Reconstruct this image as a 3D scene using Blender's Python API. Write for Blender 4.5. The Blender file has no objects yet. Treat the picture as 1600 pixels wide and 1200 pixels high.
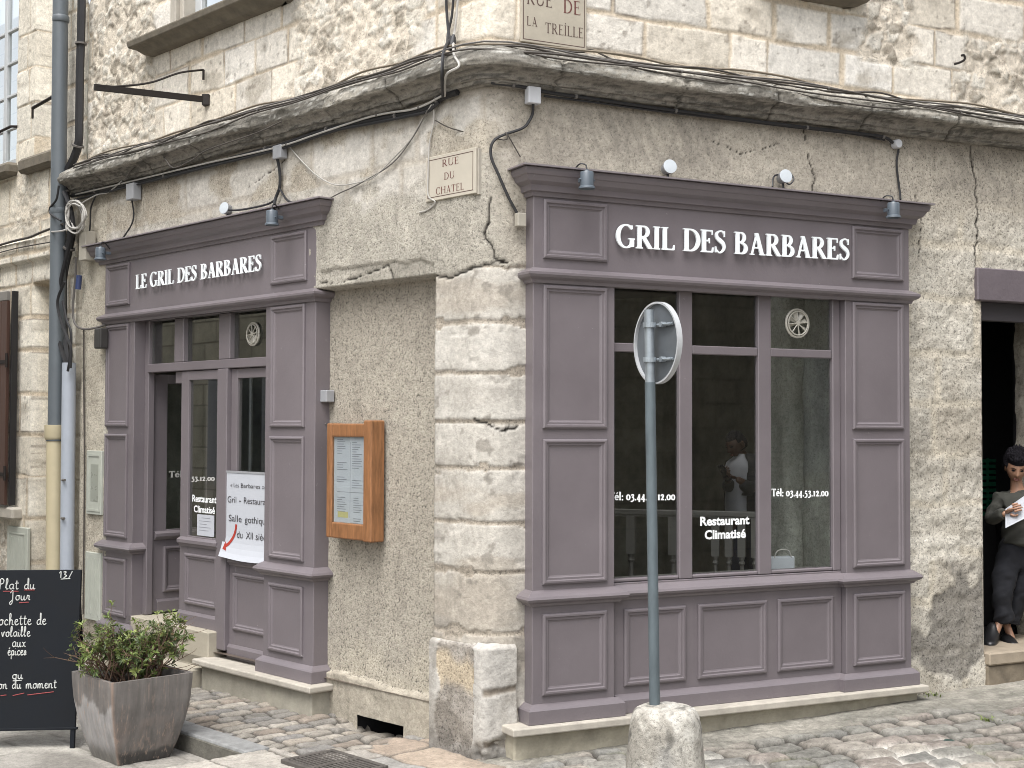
import bpy, bmesh, math, random
import numpy as np
from mathutils import Vector, Matrix

random.seed(7)
SC = bpy.context.scene
COL = SC.collection

# ------------------------------------------------------------------ camera
FPX, PITCH, ROLL, CAMH = 2100.0, math.radians(1.82), math.radians(0.2), 2.05
_eu = np.array([0, -math.sin(PITCH), math.cos(PITCH)])
_ex = np.array([1.0, 0, 0])
CF = np.array([0, math.cos(PITCH), math.sin(PITCH)])
CR = math.cos(ROLL) * _ex + math.sin(ROLL) * _eu
CU = -math.sin(ROLL) * _ex + math.cos(ROLL) * _eu
CAM = np.array([0, 0, CAMH])
cd = bpy.data.cameras.new('camera')
cd.sensor_fit = 'HORIZONTAL'
cd.sensor_width = 36.0
cd.lens = FPX / 1600 * 36
cd.clip_start = 0.05
cd.clip_end = 500
cam = bpy.data.objects.new('camera', cd)
COL.objects.link(cam)
cam.matrix_world = Matrix(((CR[0], CU[0], -CF[0], 0), (CR[1], CU[1], -CF[1], 0), (CR[2], CU[2], -CF[2], CAMH), (0, 0, 0, 1)))
SC.camera = cam

# ------------------------------------------------------------------ world, sun, exposure
SUN_EL, SUN_AZ = math.radians(62), math.radians(200)      # azimuth clockwise from +Y
w = bpy.data.worlds.new('World')
SC.world = w
w.use_nodes = True
nt = w.node_tree
nt.nodes.clear()
wo = nt.nodes.new('ShaderNodeOutputWorld')
bg = nt.nodes.new('ShaderNodeBackground')
sky = nt.nodes.new('ShaderNodeTexSky')
sky.sky_type = 'NISHITA'
sky.sun_disc = False
sky.sun_elevation = SUN_EL
sky.sun_rotation = SUN_AZ
sky.air_density = 1.0
sky.dust_density = 4.0
hs = nt.nodes.new('ShaderNodeHueSaturation')
hs.inputs['Saturation'].default_value = 0.3
nt.links.new(sky.outputs[0], hs.inputs['Color'])
nt.links.new(hs.outputs[0], bg.inputs[0])
bg.inputs[1].default_value = 0.15
nt.links.new(bg.outputs[0], wo.inputs[0])
sd = bpy.data.lights.new('sun', 'SUN')
sd.energy = 1.2
sd.angle = math.radians(38)
sd.color = (1.0, 0.985, 0.96)
sun = bpy.data.objects.new('sun', sd)
COL.objects.link(sun)
_sv = Vector((math.sin(SUN_AZ) * math.cos(SUN_EL), math.cos(SUN_AZ) * math.cos(SUN_EL), math.sin(SUN_EL)))
sun.rotation_euler = _sv.to_track_quat('Z', 'Y').to_euler()
sun.location = (0, 0, 20)
SC.view_settings.view_transform = 'Standard'
SC.view_settings.look = 'None'
SC.view_settings.exposure = 1.2
SC.view_settings.gamma = 1.0
SC.cycles.filter_width = 0.95

# ------------------------------------------------------------------ facade coordinates
# q runs along the walls round the corner: q < 0 on the left street, q > 0 on the right street; w stands out of the wall; z is up
C0 = np.array([-0.1585, 8.2, 0.0])
aL, aR = math.radians(-43.3), math.radians(63.85)
dL = np.array([math.sin(aL), math.cos(aL), 0]); nL = np.array([-math.cos(aL), math.sin(aL), 0])
dR = np.array([math.sin(aR), math.cos(aR), 0]); nR = np.array([math.cos(aR), -math.sin(aR), 0])
BIS = (nL + nR) / np.linalg.norm(nL + nR)
HALF = math.acos(float(BIS @ nR))
RC = 0.25


def pos(q, w, z, r=RC):
    q = np.atleast_1d(np.asarray(q, float)); w = np.broadcast_to(np.asarray(w, float), q.shape); z = np.broadcast_to(np.asarray(z, float), q.shape)
    t = r * math.tan(HALF)
    out = np.empty(q.shape + (3,))
    m = q > t
    out[m] = C0 + q[m][:, None] * dR + w[m][:, None] * nR
    m2 = q < -t
    out[m2] = C0 - q[m2][:, None] * dL + w[m2][:, None] * nL
    m3 = ~(m | m2)
    if m3.any():
        ph = q[m3] / t * HALF
        cen = C0 - BIS * (r / math.cos(HALF))
        tang = np.array([-BIS[1], BIS[0], 0])
        if tang @ dR < 0:
            tang = -tang
        n = np.cos(ph)[:, None] * BIS + np.sin(ph)[:, None] * tang
        out[m3] = cen + n * (r + w[m3])[:, None]
    out[..., 2] = z
    return out


def fac(p):
    p = np.asarray(p, float)
    return pos(p[:, 0], p[:, 1], p[:, 2], 0.02)


def wpt(q, w_, z):
    return pos([q], [w_], [z], 0.02)[0]


def ident(p):
    return np.asarray(p, float)


def ray(x, y):
    return CR * (x - 800) / FPX - CU * (y - 600) / FPX + CF


def px(side, x, y, w_=0.0):
    """where the line of sight through a photo pixel meets the wall: (q, z)"""
    d, n = (dL, nL) if side == 'L' else (dR, nR)
    o = C0 + n * w_
    r = ray(x, y)
    t = ((o - CAM) @ n) / (r @ n)
    p = CAM + r * t
    u = float((p - o) @ d)
    return (-u if side == 'L' else u), float(p[2])


def gpt(side, u, w_, z=0.0):
    d, n = (dL, nL) if side == 'L' else (dR, nR)
    p = C0 + d * u + n * w_
    return np.array([p[0], p[1], z])


def s2l(c):
    c = np.asarray(c, float) / 255.0
    return np.where(c <= 0.04045, c / 12.92, ((c + 0.055) / 1.055) ** 2.4)


KAL = 0.62


def col(r, g, b, k=KAL):
    v = s2l((r, g, b)) * k
    return (float(v[0]), float(v[1]), float(v[2]), 1.0)


# ------------------------------------------------------------------ numpy noise
def _h(ix, iy, s):
    ix = ix.astype(np.int64); iy = iy.astype(np.int64)
    n = (ix * 374761393 + iy * 668265263 + s * 1442695041) & 0x7fffffff
    n = ((n ^ (n >> 13)) * 1274126177) & 0x7fffffff
    n = ((n ^ (n >> 16)) * 1103515245 + 12345) & 0x7fffffff
    return (n & 0xffffff) / float(0xffffff)


def vn(x, y, s=0):
    x = np.asarray(x, float); y = np.asarray(y, float)
    ix = np.floor(x); iy = np.floor(y)
    fx = x - ix; fy = y - iy
    fx = fx * fx * (3 - 2 * fx); fy = fy * fy * (3 - 2 * fy)
    a = _h(ix, iy, s); b = _h(ix + 1, iy, s); c = _h(ix, iy + 1, s); d = _h(ix + 1, iy + 1, s)
    return (a * (1 - fx) + b * fx) * (1 - fy) + (c * (1 - fx) + d * fx) * fy


def fbm(x, y, s=0, o=4, g=0.5):
    t = 0; a = 1; n = 0
    for i in range(o):
        t = t + a * vn(x * 2 ** i + 17.3 * i, y * 2 ** i - 9.1 * i, s + i); n += a; a *= g
    return t / n - 0.5


def worley(x, y, s=0):
    ix = np.floor(x); iy = np.floor(y)
    f1 = np.full(x.shape, 9.0); f2 = np.full(x.shape, 9.0); idd = np.zeros(x.shape)
    for dx in (-1, 0, 1):
        for dy in (-1, 0, 1):
            cx = ix + dx; cy = iy + dy
            jx = cx + 0.15 + 0.7 * _h(cx, cy, s); jy = cy + 0.15 + 0.7 * _h(cx, cy, s + 5)
            d = np.hypot(x - jx, y - jy)
            i = _h(cx, cy, s + 9)
            n = d < f1
            f2 = np.where(n, f1, np.minimum(f2, d)); idd = np.where(n, i, idd); f1 = np.where(n, d, f1)
    return f1, f2, idd


def sst(a, b, x):
    t = np.clip((x - a) / (b - a), 0, 1)
    return t * t * (3 - 2 * t)


def ashlar(x, z, rows, seed, wmin, wmax, warp=0.012):
    """irregular courses of cut stone: distance to the block edge and a random id"""
    x = x + fbm(x * 3, z * 3, seed + 50, 3) * warp * 3
    zz = z + fbm(x * 2.2, z * 3, seed + 60, 3) * warp * 3
    ed = np.full(x.shape, 9.0); idd = np.zeros(x.shape)
    rnd = random.Random(seed)
    for i in range(len(rows) - 1):
        a, b = rows[i], rows[i + 1]
        sp = [-9.5 - rnd.random()]
        while sp[-1] < 9:
            sp.append(sp[-1] + rnd.uniform(wmin, wmax))
        sp = np.array(sp)
        m = (zz >= a) & (zz < b)
        if not m.any():
            continue
        k = np.clip(np.searchsorted(sp, x[m]) - 1, 0, len(sp) - 2)
        e = np.minimum(np.minimum(x[m] - sp[k], sp[k + 1] - x[m]), np.minimum(zz[m] - a, b - zz[m]))
        ed[m] = e
        idd[m] = _h(k, np.full(k.shape, i), seed)
    return ed, idd


def pdist(x, z, pts):
    d = np.full(x.shape, 9.0)
    for (ax, az), (bx, bz) in zip(pts[:-1], pts[1:]):
        vx, vz = bx - ax, bz - az
        t = np.clip(((x - ax) * vx + (z - az) * vz) / (vx * vx + vz * vz + 1e-9), 0, 1)
        d = np.minimum(d, np.hypot(x - ax - t * vx, z - az - t * vz))
    return d


# ------------------------------------------------------------------ materials
def newmat(name):
    m = bpy.data.materials.new(name)
    m.use_nodes = True
    return m, m.node_tree, m.node_tree.nodes['Principled BSDF']


def nz(t, scale, detail=4, rough=0.6, coord='Object', dist=0.0, vec=None):
    n = t.nodes.new('ShaderNodeTexNoise')
    n.inputs['Scale'].default_value = scale
    n.inputs['Detail'].default_value = detail
    n.inputs['Roughness'].default_value = rough
    n.inputs['Distortion'].default_value = dist
    if vec is None:
        tc = t.nodes.new('ShaderNodeTexCoord')
        t.links.new(tc.outputs[coord], n.inputs['Vector'])
    else:
        t.links.new(vec, n.inputs['Vector'])
    return n


def maprange(t, src, a, b, c, d):
    n = t.nodes.new('ShaderNodeMapRange')
    t.links.new(src, n.inputs[0])
    for i, v in enumerate((a, b, c, d)):
        n.inputs[i + 1].default_value = v
    return n.outputs[0]


def mulcol(t, c, f):
    n = t.nodes.new('ShaderNodeVectorMath')
    n.operation = 'SCALE'
    t.links.new(c, n.inputs[0])
    t.links.new(f, n.inputs['Scale'])
    return n.outputs[0]


def math2(t, op, a, b):
    n = t.nodes.new('ShaderNodeMath')
    n.operation = op
    for i, v in enumerate((a, b)):
        if isinstance(v, (int, float)):
            n.inputs[i].default_value = v
        else:
            t.links.new(v, n.inputs[i])
    return n.outputs[0]


def bump(t, h, strength, dist, prev=None):
    b = t.nodes.new('ShaderNodeBump')
    b.inputs['Strength'].default_value = strength
    b.inputs['Distance'].default_value = dist
    t.links.new(h, b.inputs['Height'])
    if prev is not None:
        t.links.new(prev, b.inputs['Normal'])
    return b.outputs[0]


def mat_wall(name, rough=0.9):
    """vertex colour is the stone's own colour; attribute rc says how coarse the render coat is"""
    m, t, p = newmat(name)
    a = t.nodes.new('ShaderNodeAttribute'); a.attribute_name = 'Col'
    r = t.nodes.new('ShaderNodeAttribute'); r.attribute_name = 'rc'
    n1 = nz(t, 34, 6, 0.7)
    n2 = nz(t, 62, 4, 0.8)
    n3 = nz(t, 7, 5, 0.65)
    f1 = maprange(t, n1.outputs[0], 0.3, 0.7, 0.80, 1.16)
    f3 = maprange(t, n3.outputs[0], 0.3, 0.7, 0.93, 1.06)
    sp = maprange(t, n2.outputs[0], 0.52, 0.64, 0.0, 1.0)            # pits and dark grit
    dk = math2(t, 'MULTIPLY', sp, r.outputs['Fac'])
    f2 = math2(t, 'MULTIPLY', maprange(t, dk, 0, 1, 1.07, 0.24), maprange(t, r.outputs['Fac'], 0, 1, 1.0, 1.26))
    tc = t.nodes.new('ShaderNodeTexCoord')
    mp = t.nodes.new('ShaderNodeMapping'); mp.inputs['Scale'].default_value = (1, 1, 0.22)
    t.links.new(tc.outputs['Object'], mp.inputs['Vector'])
    n4 = nz(t, 5.5, 6, 0.72, vec=mp.outputs[0])                      # rain streaks and soot
    n5 = nz(t, 14, 6, 0.75)
    f4 = math2(t, 'MULTIPLY', maprange(t, n4.outputs[0], 0.56, 0.72, 1.03, 0.80), maprange(t, n5.outputs[0], 0.30, 0.70, 0.88, 1.10))
    f3 = math2(t, 'MULTIPLY', f3, f4)
    c = mulcol(t, a.outputs['Color'], math2(t, 'MULTIPLY', math2(t, 'MULTIPLY', f1, f2), f3))
    t.links.new(c, p.inputs['Base Color'])
    p.inputs['Roughness'].default_value = rough
    p.inputs['Specular IOR Level'].default_value = 0.25
    hh = math2(t, 'ADD', math2(t, 'MULTIPLY', n1.outputs[0], 0.5), math2(t, 'MULTIPLY', math2(t, 'MULTIPLY', n2.outputs[0], r.outputs['Fac']), -1.2))
    t.links.new(bump(t, hh, 0.75, 0.014), p.inputs['Normal'])
    return m


def mat_plain(name, c, rough=0.5, metal=0.0, var=0.08, scale=12, bmp=0.0, bscale=60, spec=0.5, stretch=None):
    m, t, p = newmat(name)
    vec = None
    if stretch:
        tc = t.nodes.new('ShaderNodeTexCoord')
        mp = t.nodes.new('ShaderNodeMapping')
        mp.inputs['Scale'].default_value = stretch
        t.links.new(tc.outputs['Object'], mp.inputs['Vector'])
        vec = mp.outputs[0]
    n = nz(t, scale, 5, 0.65, vec=vec)
    rgb = t.nodes.new('ShaderNodeRGB'); rgb.outputs[0].default_value = c
    cc = mulcol(t, rgb.outputs[0], maprange(t, n.outputs[0], 0.25, 0.75, 1 - var, 1 + var))
    t.links.new(cc, p.inputs['Base Color'])
    p.inputs['Roughness'].default_value = rough
    t.links.new(maprange(t, n.outputs[0], 0.3, 0.7, max(0.03, rough - 0.07), min(1, rough + 0.07)), p.inputs['Roughness'])
    p.inputs['Metallic'].default_value = metal
    p.inputs['Specular IOR Level'].default_value = spec
    if bmp:
        n2 = nz(t, bscale, 4, 0.6, vec=vec)
        t.links.new(bump(t, n2.outputs[0], bmp, 0.01), p.inputs['Normal'])
    return m


def mat_glass(name, tint=(0.96, 0.975, 0.97), refl=1.0):
    m, t, p = newmat(name)
    t.nodes.remove(p)
    out = t.nodes['Material Output']
    tr = t.nodes.new('ShaderNodeBsdfTransparent'); tr.inputs[0].default_value = (*tint, 1)
    gl = t.nodes.new('ShaderNodeBsdfGlossy'); gl.inputs['Roughness'].default_value = 0.01
    lw = t.nodes.new('ShaderNodeLayerWeight'); lw.inputs[0].default_value = 0.5
    f = math2(t, 'POWER', lw.outputs['Facing'], 4.0)
    f = maprange(t, f, 0, 1, 0.055 * refl, 1.0)
    mx = t.nodes.new('ShaderNodeMixShader')
    t.links.new(f, mx.inputs[0]); t.links.new(tr.outputs[0], mx.inputs[1]); t.links.new(gl.outputs[0], mx.inputs[2])
    t.links.new(mx.outputs[0], out.inputs[0])
    return m


M = {}
M['wall'] = mat_wall('weathered_stone')
M['paint'] = mat_plain('mauve_grey_paint', col(135, 127, 131), 0.36, 0, 0.10, 2.2, 0.10, 55)
def worn(m):
    """small chips and rubbed spots in the paint"""
    t = m.node_tree; p = t.nodes['Principled BSDF']
    src = p.inputs['Base Color'].links[0].from_socket
    a = nz(t, 38, 3, 0.6); b = nz(t, 3.0, 3, 0.6)
    f = math2(t, 'MULTIPLY', maprange(t, a.outputs[0], 0.70, 0.73, 0, 0.7), maprange(t, b.outputs[0], 0.50, 0.62, 0, 1))
    mx = t.nodes.new('ShaderNodeMixRGB'); mx.inputs[2].default_value = col(186, 180, 180)
    t.links.new(f, mx.inputs[0]); t.links.new(src, mx.inputs[1]); t.links.new(mx.outputs[0], p.inputs['Base Color'])


worn(M['paint'])
M['paint_worn'] = mat_plain('mauve_grey_paint_on_stone', col(122, 112, 118), 0.6, 0, 0.08, 6, 0.3, 30)
M['white'] = mat_plain('white_letter_plastic', (0.78, 0.82, 0.84, 1), 0.35, 0, 0.02)
M['vinyl'] = mat_plain('white_window_vinyl', (0.8, 0.82, 0.82, 1), 0.5, 0, 0.02)
M['vinylgrey'] = mat_plain('faded_window_vinyl', (0.42, 0.42, 0.40, 1), 0.5, 0, 0.02)
M['glass'] = mat_glass('window_glass')
M['door_glass'] = mat_glass('old_door_glass', (0.9, 0.93, 0.9), 2.3)
M['black'] = mat_plain('black_cable_rubber', (0.018, 0.018, 0.02, 1), 0.55)
M['wcable'] = mat_plain('white_cable_plastic', col(205, 202, 196), 0.5)
M['tcable'] = mat_plain('tan_painted_cable', col(150, 138, 120), 0.7)
M['gcable'] = mat_plain('grey_cable_plastic', col(120, 116, 112), 0.6)
M['dcable'] = mat_plain('dusty_dark_cable', col(84, 78, 72), 0.7)
M['box'] = mat_plain('white_box_plastic', col(226, 228, 232), 0.4)
M['gbox'] = mat_plain('grey_box_plastic', col(176, 178, 182), 0.5)
M['bbox'] = mat_plain('beige_box_plastic', col(196, 190, 176), 0.5)
M['lampgrey'] = mat_plain('grey_lamp_enamel', col(102, 112, 122), 0.4, 0.0, 0.06)
M['lens'] = mat_plain('frosted_lamp_lens', col(228, 236, 242), 0.2)
M['iron'] = mat_plain('rusty_dark_iron', col(56, 50, 47), 0.7, 0.4, 0.25, 30, 0.2)
M['zinc'] = mat_plain('grey_pipe_paint', col(116, 124, 130), 0.45, 0.0, 0.08, 6)
M['cream'] = mat_plain('cream_cast_pipe_paint', col(226, 213, 178), 0.5, 0, 0.06, 8)
M['conduit'] = mat_plain('pale_grey_conduit', col(198, 206, 218), 0.4, 0, 0.05, 8)
M['galv'] = mat_plain('galvanised_steel', col(150, 158, 164, 0.9), 0.42, 0.55, 0.22, 14)
M['pole'] = mat_plain('weathered_blue_grey_pole_paint', col(104, 116, 122), 0.6, 0.1, 0.25, 16, 0.1, stretch=(1, 1, 0.3))
M['signback'] = mat_plain('dull_aluminium_sign_back', col(128, 134, 140), 0.45, 0.4, 0.12, 9)
M['signrim'] = mat_plain('pale_sign_rim', col(204, 207, 210), 0.4)
M['wood'] = mat_plain('varnished_orange_oak', col(162, 113, 74), 0.45, 0, 0.42, 20, 0.1, stretch=(2.5, 2.5, 0.35))
M['paper'] = mat_plain('white_paper', col(218, 222, 230), 0.7, 0, 0.02)
M['print'] = mat_plain('grey_print', col(150, 152, 160), 0.8)
M['ink'] = mat_plain('dark_ink', col(70, 66, 68), 0.7)
M['red'] = mat_plain('red_print', col(196, 66, 52), 0.6)
M['yellow'] = mat_plain('yellow_print', col(222, 214, 150), 0.8)
M['slate'] = mat_plain('chalkboard_black', col(20, 25, 32), 0.75, 0, 0.35, 4, spec=0.25)
M['chalk'] = mat_plain('white_chalk', col(228, 230, 226), 0.9)
M['rchalk'] = mat_plain('red_chalk', col(176, 84, 84), 0.9)
M['plaque'] = mat_plain('cream_enamel_plaque', col(222, 214, 198), 0.4, 0, 0.05, 10)
M['plaque2'] = mat_plain('pale_stone_plaque', col(205, 196, 178), 0.6, 0, 0.10, 10)
M['engrave'] = mat_plain('faded_brown_lettering', col(104, 82, 74), 0.7)
M['engrave_red'] = mat_plain('faded_red_lettering', col(122, 72, 66), 0.7)
M['sill'] = mat_plain('pale_limestone_sill', col(206, 199, 186), 0.75, 0, 0.2, 9, 0.15)
M['cement'] = mat_plain('stained_cement', col(186, 181, 166), 0.9, 0, 0.28, 6, 0.4, 40)
M['doorwhite'] = mat_plain('white_window_paint', col(226, 230, 232), 0.45, 0, 0.05)
M['meter'] = mat_plain('pale_green_metal_door', col(210, 214, 202), 0.5, 0, 0.08, 8)
M['shutter'] = mat_plain('brown_shutter_paint', col(92, 66, 55), 0.5, 0, 0.12, 14, 0.1, stretch=(3, 3, 0.4))
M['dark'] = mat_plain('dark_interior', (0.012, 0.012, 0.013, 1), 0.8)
M['castiron'] = mat_plain('worn_cast_iron', col(104, 99, 94), 0.6, 0.2, 0.3, 20, 0.2)
M['room'] = mat_plain('dim_room_plaster', col(172, 170, 156), 0.9, 0, 0.6, 2.5, 0.6, 9)
M['roomfloor'] = mat_plain('dim_floor_tiles', col(110, 98, 88), 0.5, 0, 0.2, 4)
M['pier'] = mat_plain('rough_pale_stone', col(182, 182, 168), 0.9, 0, 0.3, 7, 0.7, 14)
M['railwood'] = mat_plain('grey_painted_wood', col(150, 146, 140), 0.5, 0, 0.1)
M['skin_dark'] = mat_plain('dark_skin', col(92, 62, 48), 0.5, 0, 0.05)
M['skin'] = mat_plain('light_brown_skin', col(190, 146, 120), 0.5, 0, 0.05)
M['lip'] = mat_plain('lips', col(140, 84, 76), 0.45)
M['hair'] = mat_plain('black_hair', (0.012, 0.011, 0.014, 1), 0.8, 0, 0.4, 60, 0.9, 90, spec=0.12)
M['sweater'] = mat_plain('dark_green_grey_knit', col(74, 74, 68), 0.9, 0, 0.12, 16, 0.3, 90)
M['trousers'] = mat_plain('navy_black_cotton', col(25, 27, 35), 0.9, 0, 0.2, 12, 0.25, 30)
M['stucco_foot'] = mat_plain('stained_render_foot', col(192, 185, 166), 0.95, 0, 0.36, 5, 0.6, 26)
M['shoe'] = mat_plain('black_leather', (0.012, 0.012, 0.013, 1), 0.35)
M['tshirt'] = mat_plain('white_cotton', col(182, 182, 188), 0.9, 0, 0.05)
M['jacket'] = mat_plain('dark_jacket', col(26, 26, 31), 0.85)
M['jeans'] = mat_plain('blue_denim', col(64, 70, 92), 0.85)
M['crate'] = mat_plain('green_crate_plastic', col(40, 120, 90), 0.45)
M['soil'] = mat_plain('potting_soil', col(62, 50, 42), 1.0, 0, 0.3, 30, 0.8, 60)
M['twig'] = mat_plain('brown_twig_bark', col(112, 88, 72), 0.8, 0, 0.2, 40)
M['greenrag'] = mat_plain('dark_green_plastic', col(58, 78, 72), 0.5)


def mat_leaf():
    m, t, p = newmat('shrub_leaf')
    a = t.nodes.new('ShaderNodeAttribute'); a.attribute_name = 'Col'
    t.links.new(a.outputs['Color'], p.inputs['Base Color'])
    p.inputs['Roughness'].default_value = 0.45
    out = t.nodes['Material Output']
    tl = t.nodes.new('ShaderNodeBsdfTranslucent')
    t.links.new(a.outputs['Color'], tl.inputs[0])
    mx = t.nodes.new('ShaderNodeMixShader'); mx.inputs[0].default_value = 0.25
    t.links.new(p.outputs[0], mx.inputs[1]); t.links.new(tl.outputs[0], mx.inputs[2])
    t.links.new(mx.outputs[0], out.inputs[0])
    return m


M['leaf'] = mat_leaf()


def mat_planter():
    """dark clay glaze with pale run marks, a bleached bare patch on one side and a damp foot"""
    m, t, p = newmat('glazed_planter')
    tc = t.nodes.new('ShaderNodeTexCoord')
    mp = t.nodes.new('ShaderNodeMapping'); mp.inputs['Scale'].default_value = (1, 1, 0.06)
    t.links.new(tc.outputs['Object'], mp.inputs['Vector'])
    st = nz(t, 26, 4, 0.6, vec=mp.outputs[0])
    st2 = nz(t, 60, 3, 0.6, vec=mp.outputs[0])
    bl = nz(t, 7, 6, 0.7)
    a = t.nodes.new('ShaderNodeAttribute'); a.attribute_name = 'Col'
    f = maprange(t, st.outputs[0], 0.3, 0.7, 0.74, 1.24)
    f = math2(t, 'MULTIPLY', f, maprange(t, bl.outputs[0], 0.3, 0.7, 0.85, 1.12))
    base = mulcol(t, a.outputs['Color'], f)
    mx = t.nodes.new('ShaderNodeMixRGB')
    t.links.new(math2(t, 'MULTIPLY', maprange(t, st2.outputs[0], 0.55, 0.64, 0, 0.75), maprange(t, bl.outputs[0], 0.4, 0.6, 0, 1)), mx.inputs[0])
    t.links.new(base, mx.inputs[1]); mx.inputs[2].default_value = col(190, 166, 150)
    t.links.new(mx.outputs[0], p.inputs['Base Color'])
    p.inputs['Roughness'].default_value = 0.5
    t.links.new(bump(t, bl.outputs[0], 0.1, 0.01), p.inputs['Normal'])
    return m


M['planter'] = mat_planter()


# ------------------------------------------------------------------ objects
def setp(o, label=None, cat=None, group=None, kind=None):
    if label: o['label'] = label
    if cat: o['category'] = cat
    if group: o['group'] = group
    if kind: o['kind'] = kind
    return o


def thing(name, label, cat, loc=(0, 0, 0), group=None):
    o = bpy.data.objects.new(name, None)
    o.empty_display_size = 0.2
    COL.objects.link(o)
    o.location = tuple(float(v) for v in loc)
    return setp(o, label, cat, group)


def wloc(o):
    v = Vector((0, 0, 0))
    while o is not None:
        v = v + o.location
        o = o.parent
    return v


def link(name, me, mat, parent=None, smooth=False):
    """world-space mesh -> object with its origin at its parent's place (or at its own foot)"""
    n = len(me.vertices)
    co = np.empty(n * 3); me.vertices.foreach_get('co', co); co = co.reshape(-1, 3)
    if parent is not None:
        off = np.array(wloc(parent))
        loc = (0, 0, 0)
    else:
        off = np.array([(co[:, 0].min() + co[:, 0].max()) / 2, (co[:, 1].min() + co[:, 1].max()) / 2, co[:, 2].min()])
        loc = off
    me.vertices.foreach_set('co', (co - off).ravel())
    if mat is not None:
        if len(me.materials) == 0:
            me.materials.append(mat)
        else:
            me.materials[0] = mat
    if smooth:
        me.polygons.foreach_set('use_smooth', [True] * len(me.polygons))
    me.update()
    o = bpy.data.objects.new(name, me)
    me.name = name
    COL.objects.link(o)
    o.location = tuple(float(v) for v in loc)
    if parent is not None:
        o.parent = parent
    return o


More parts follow.
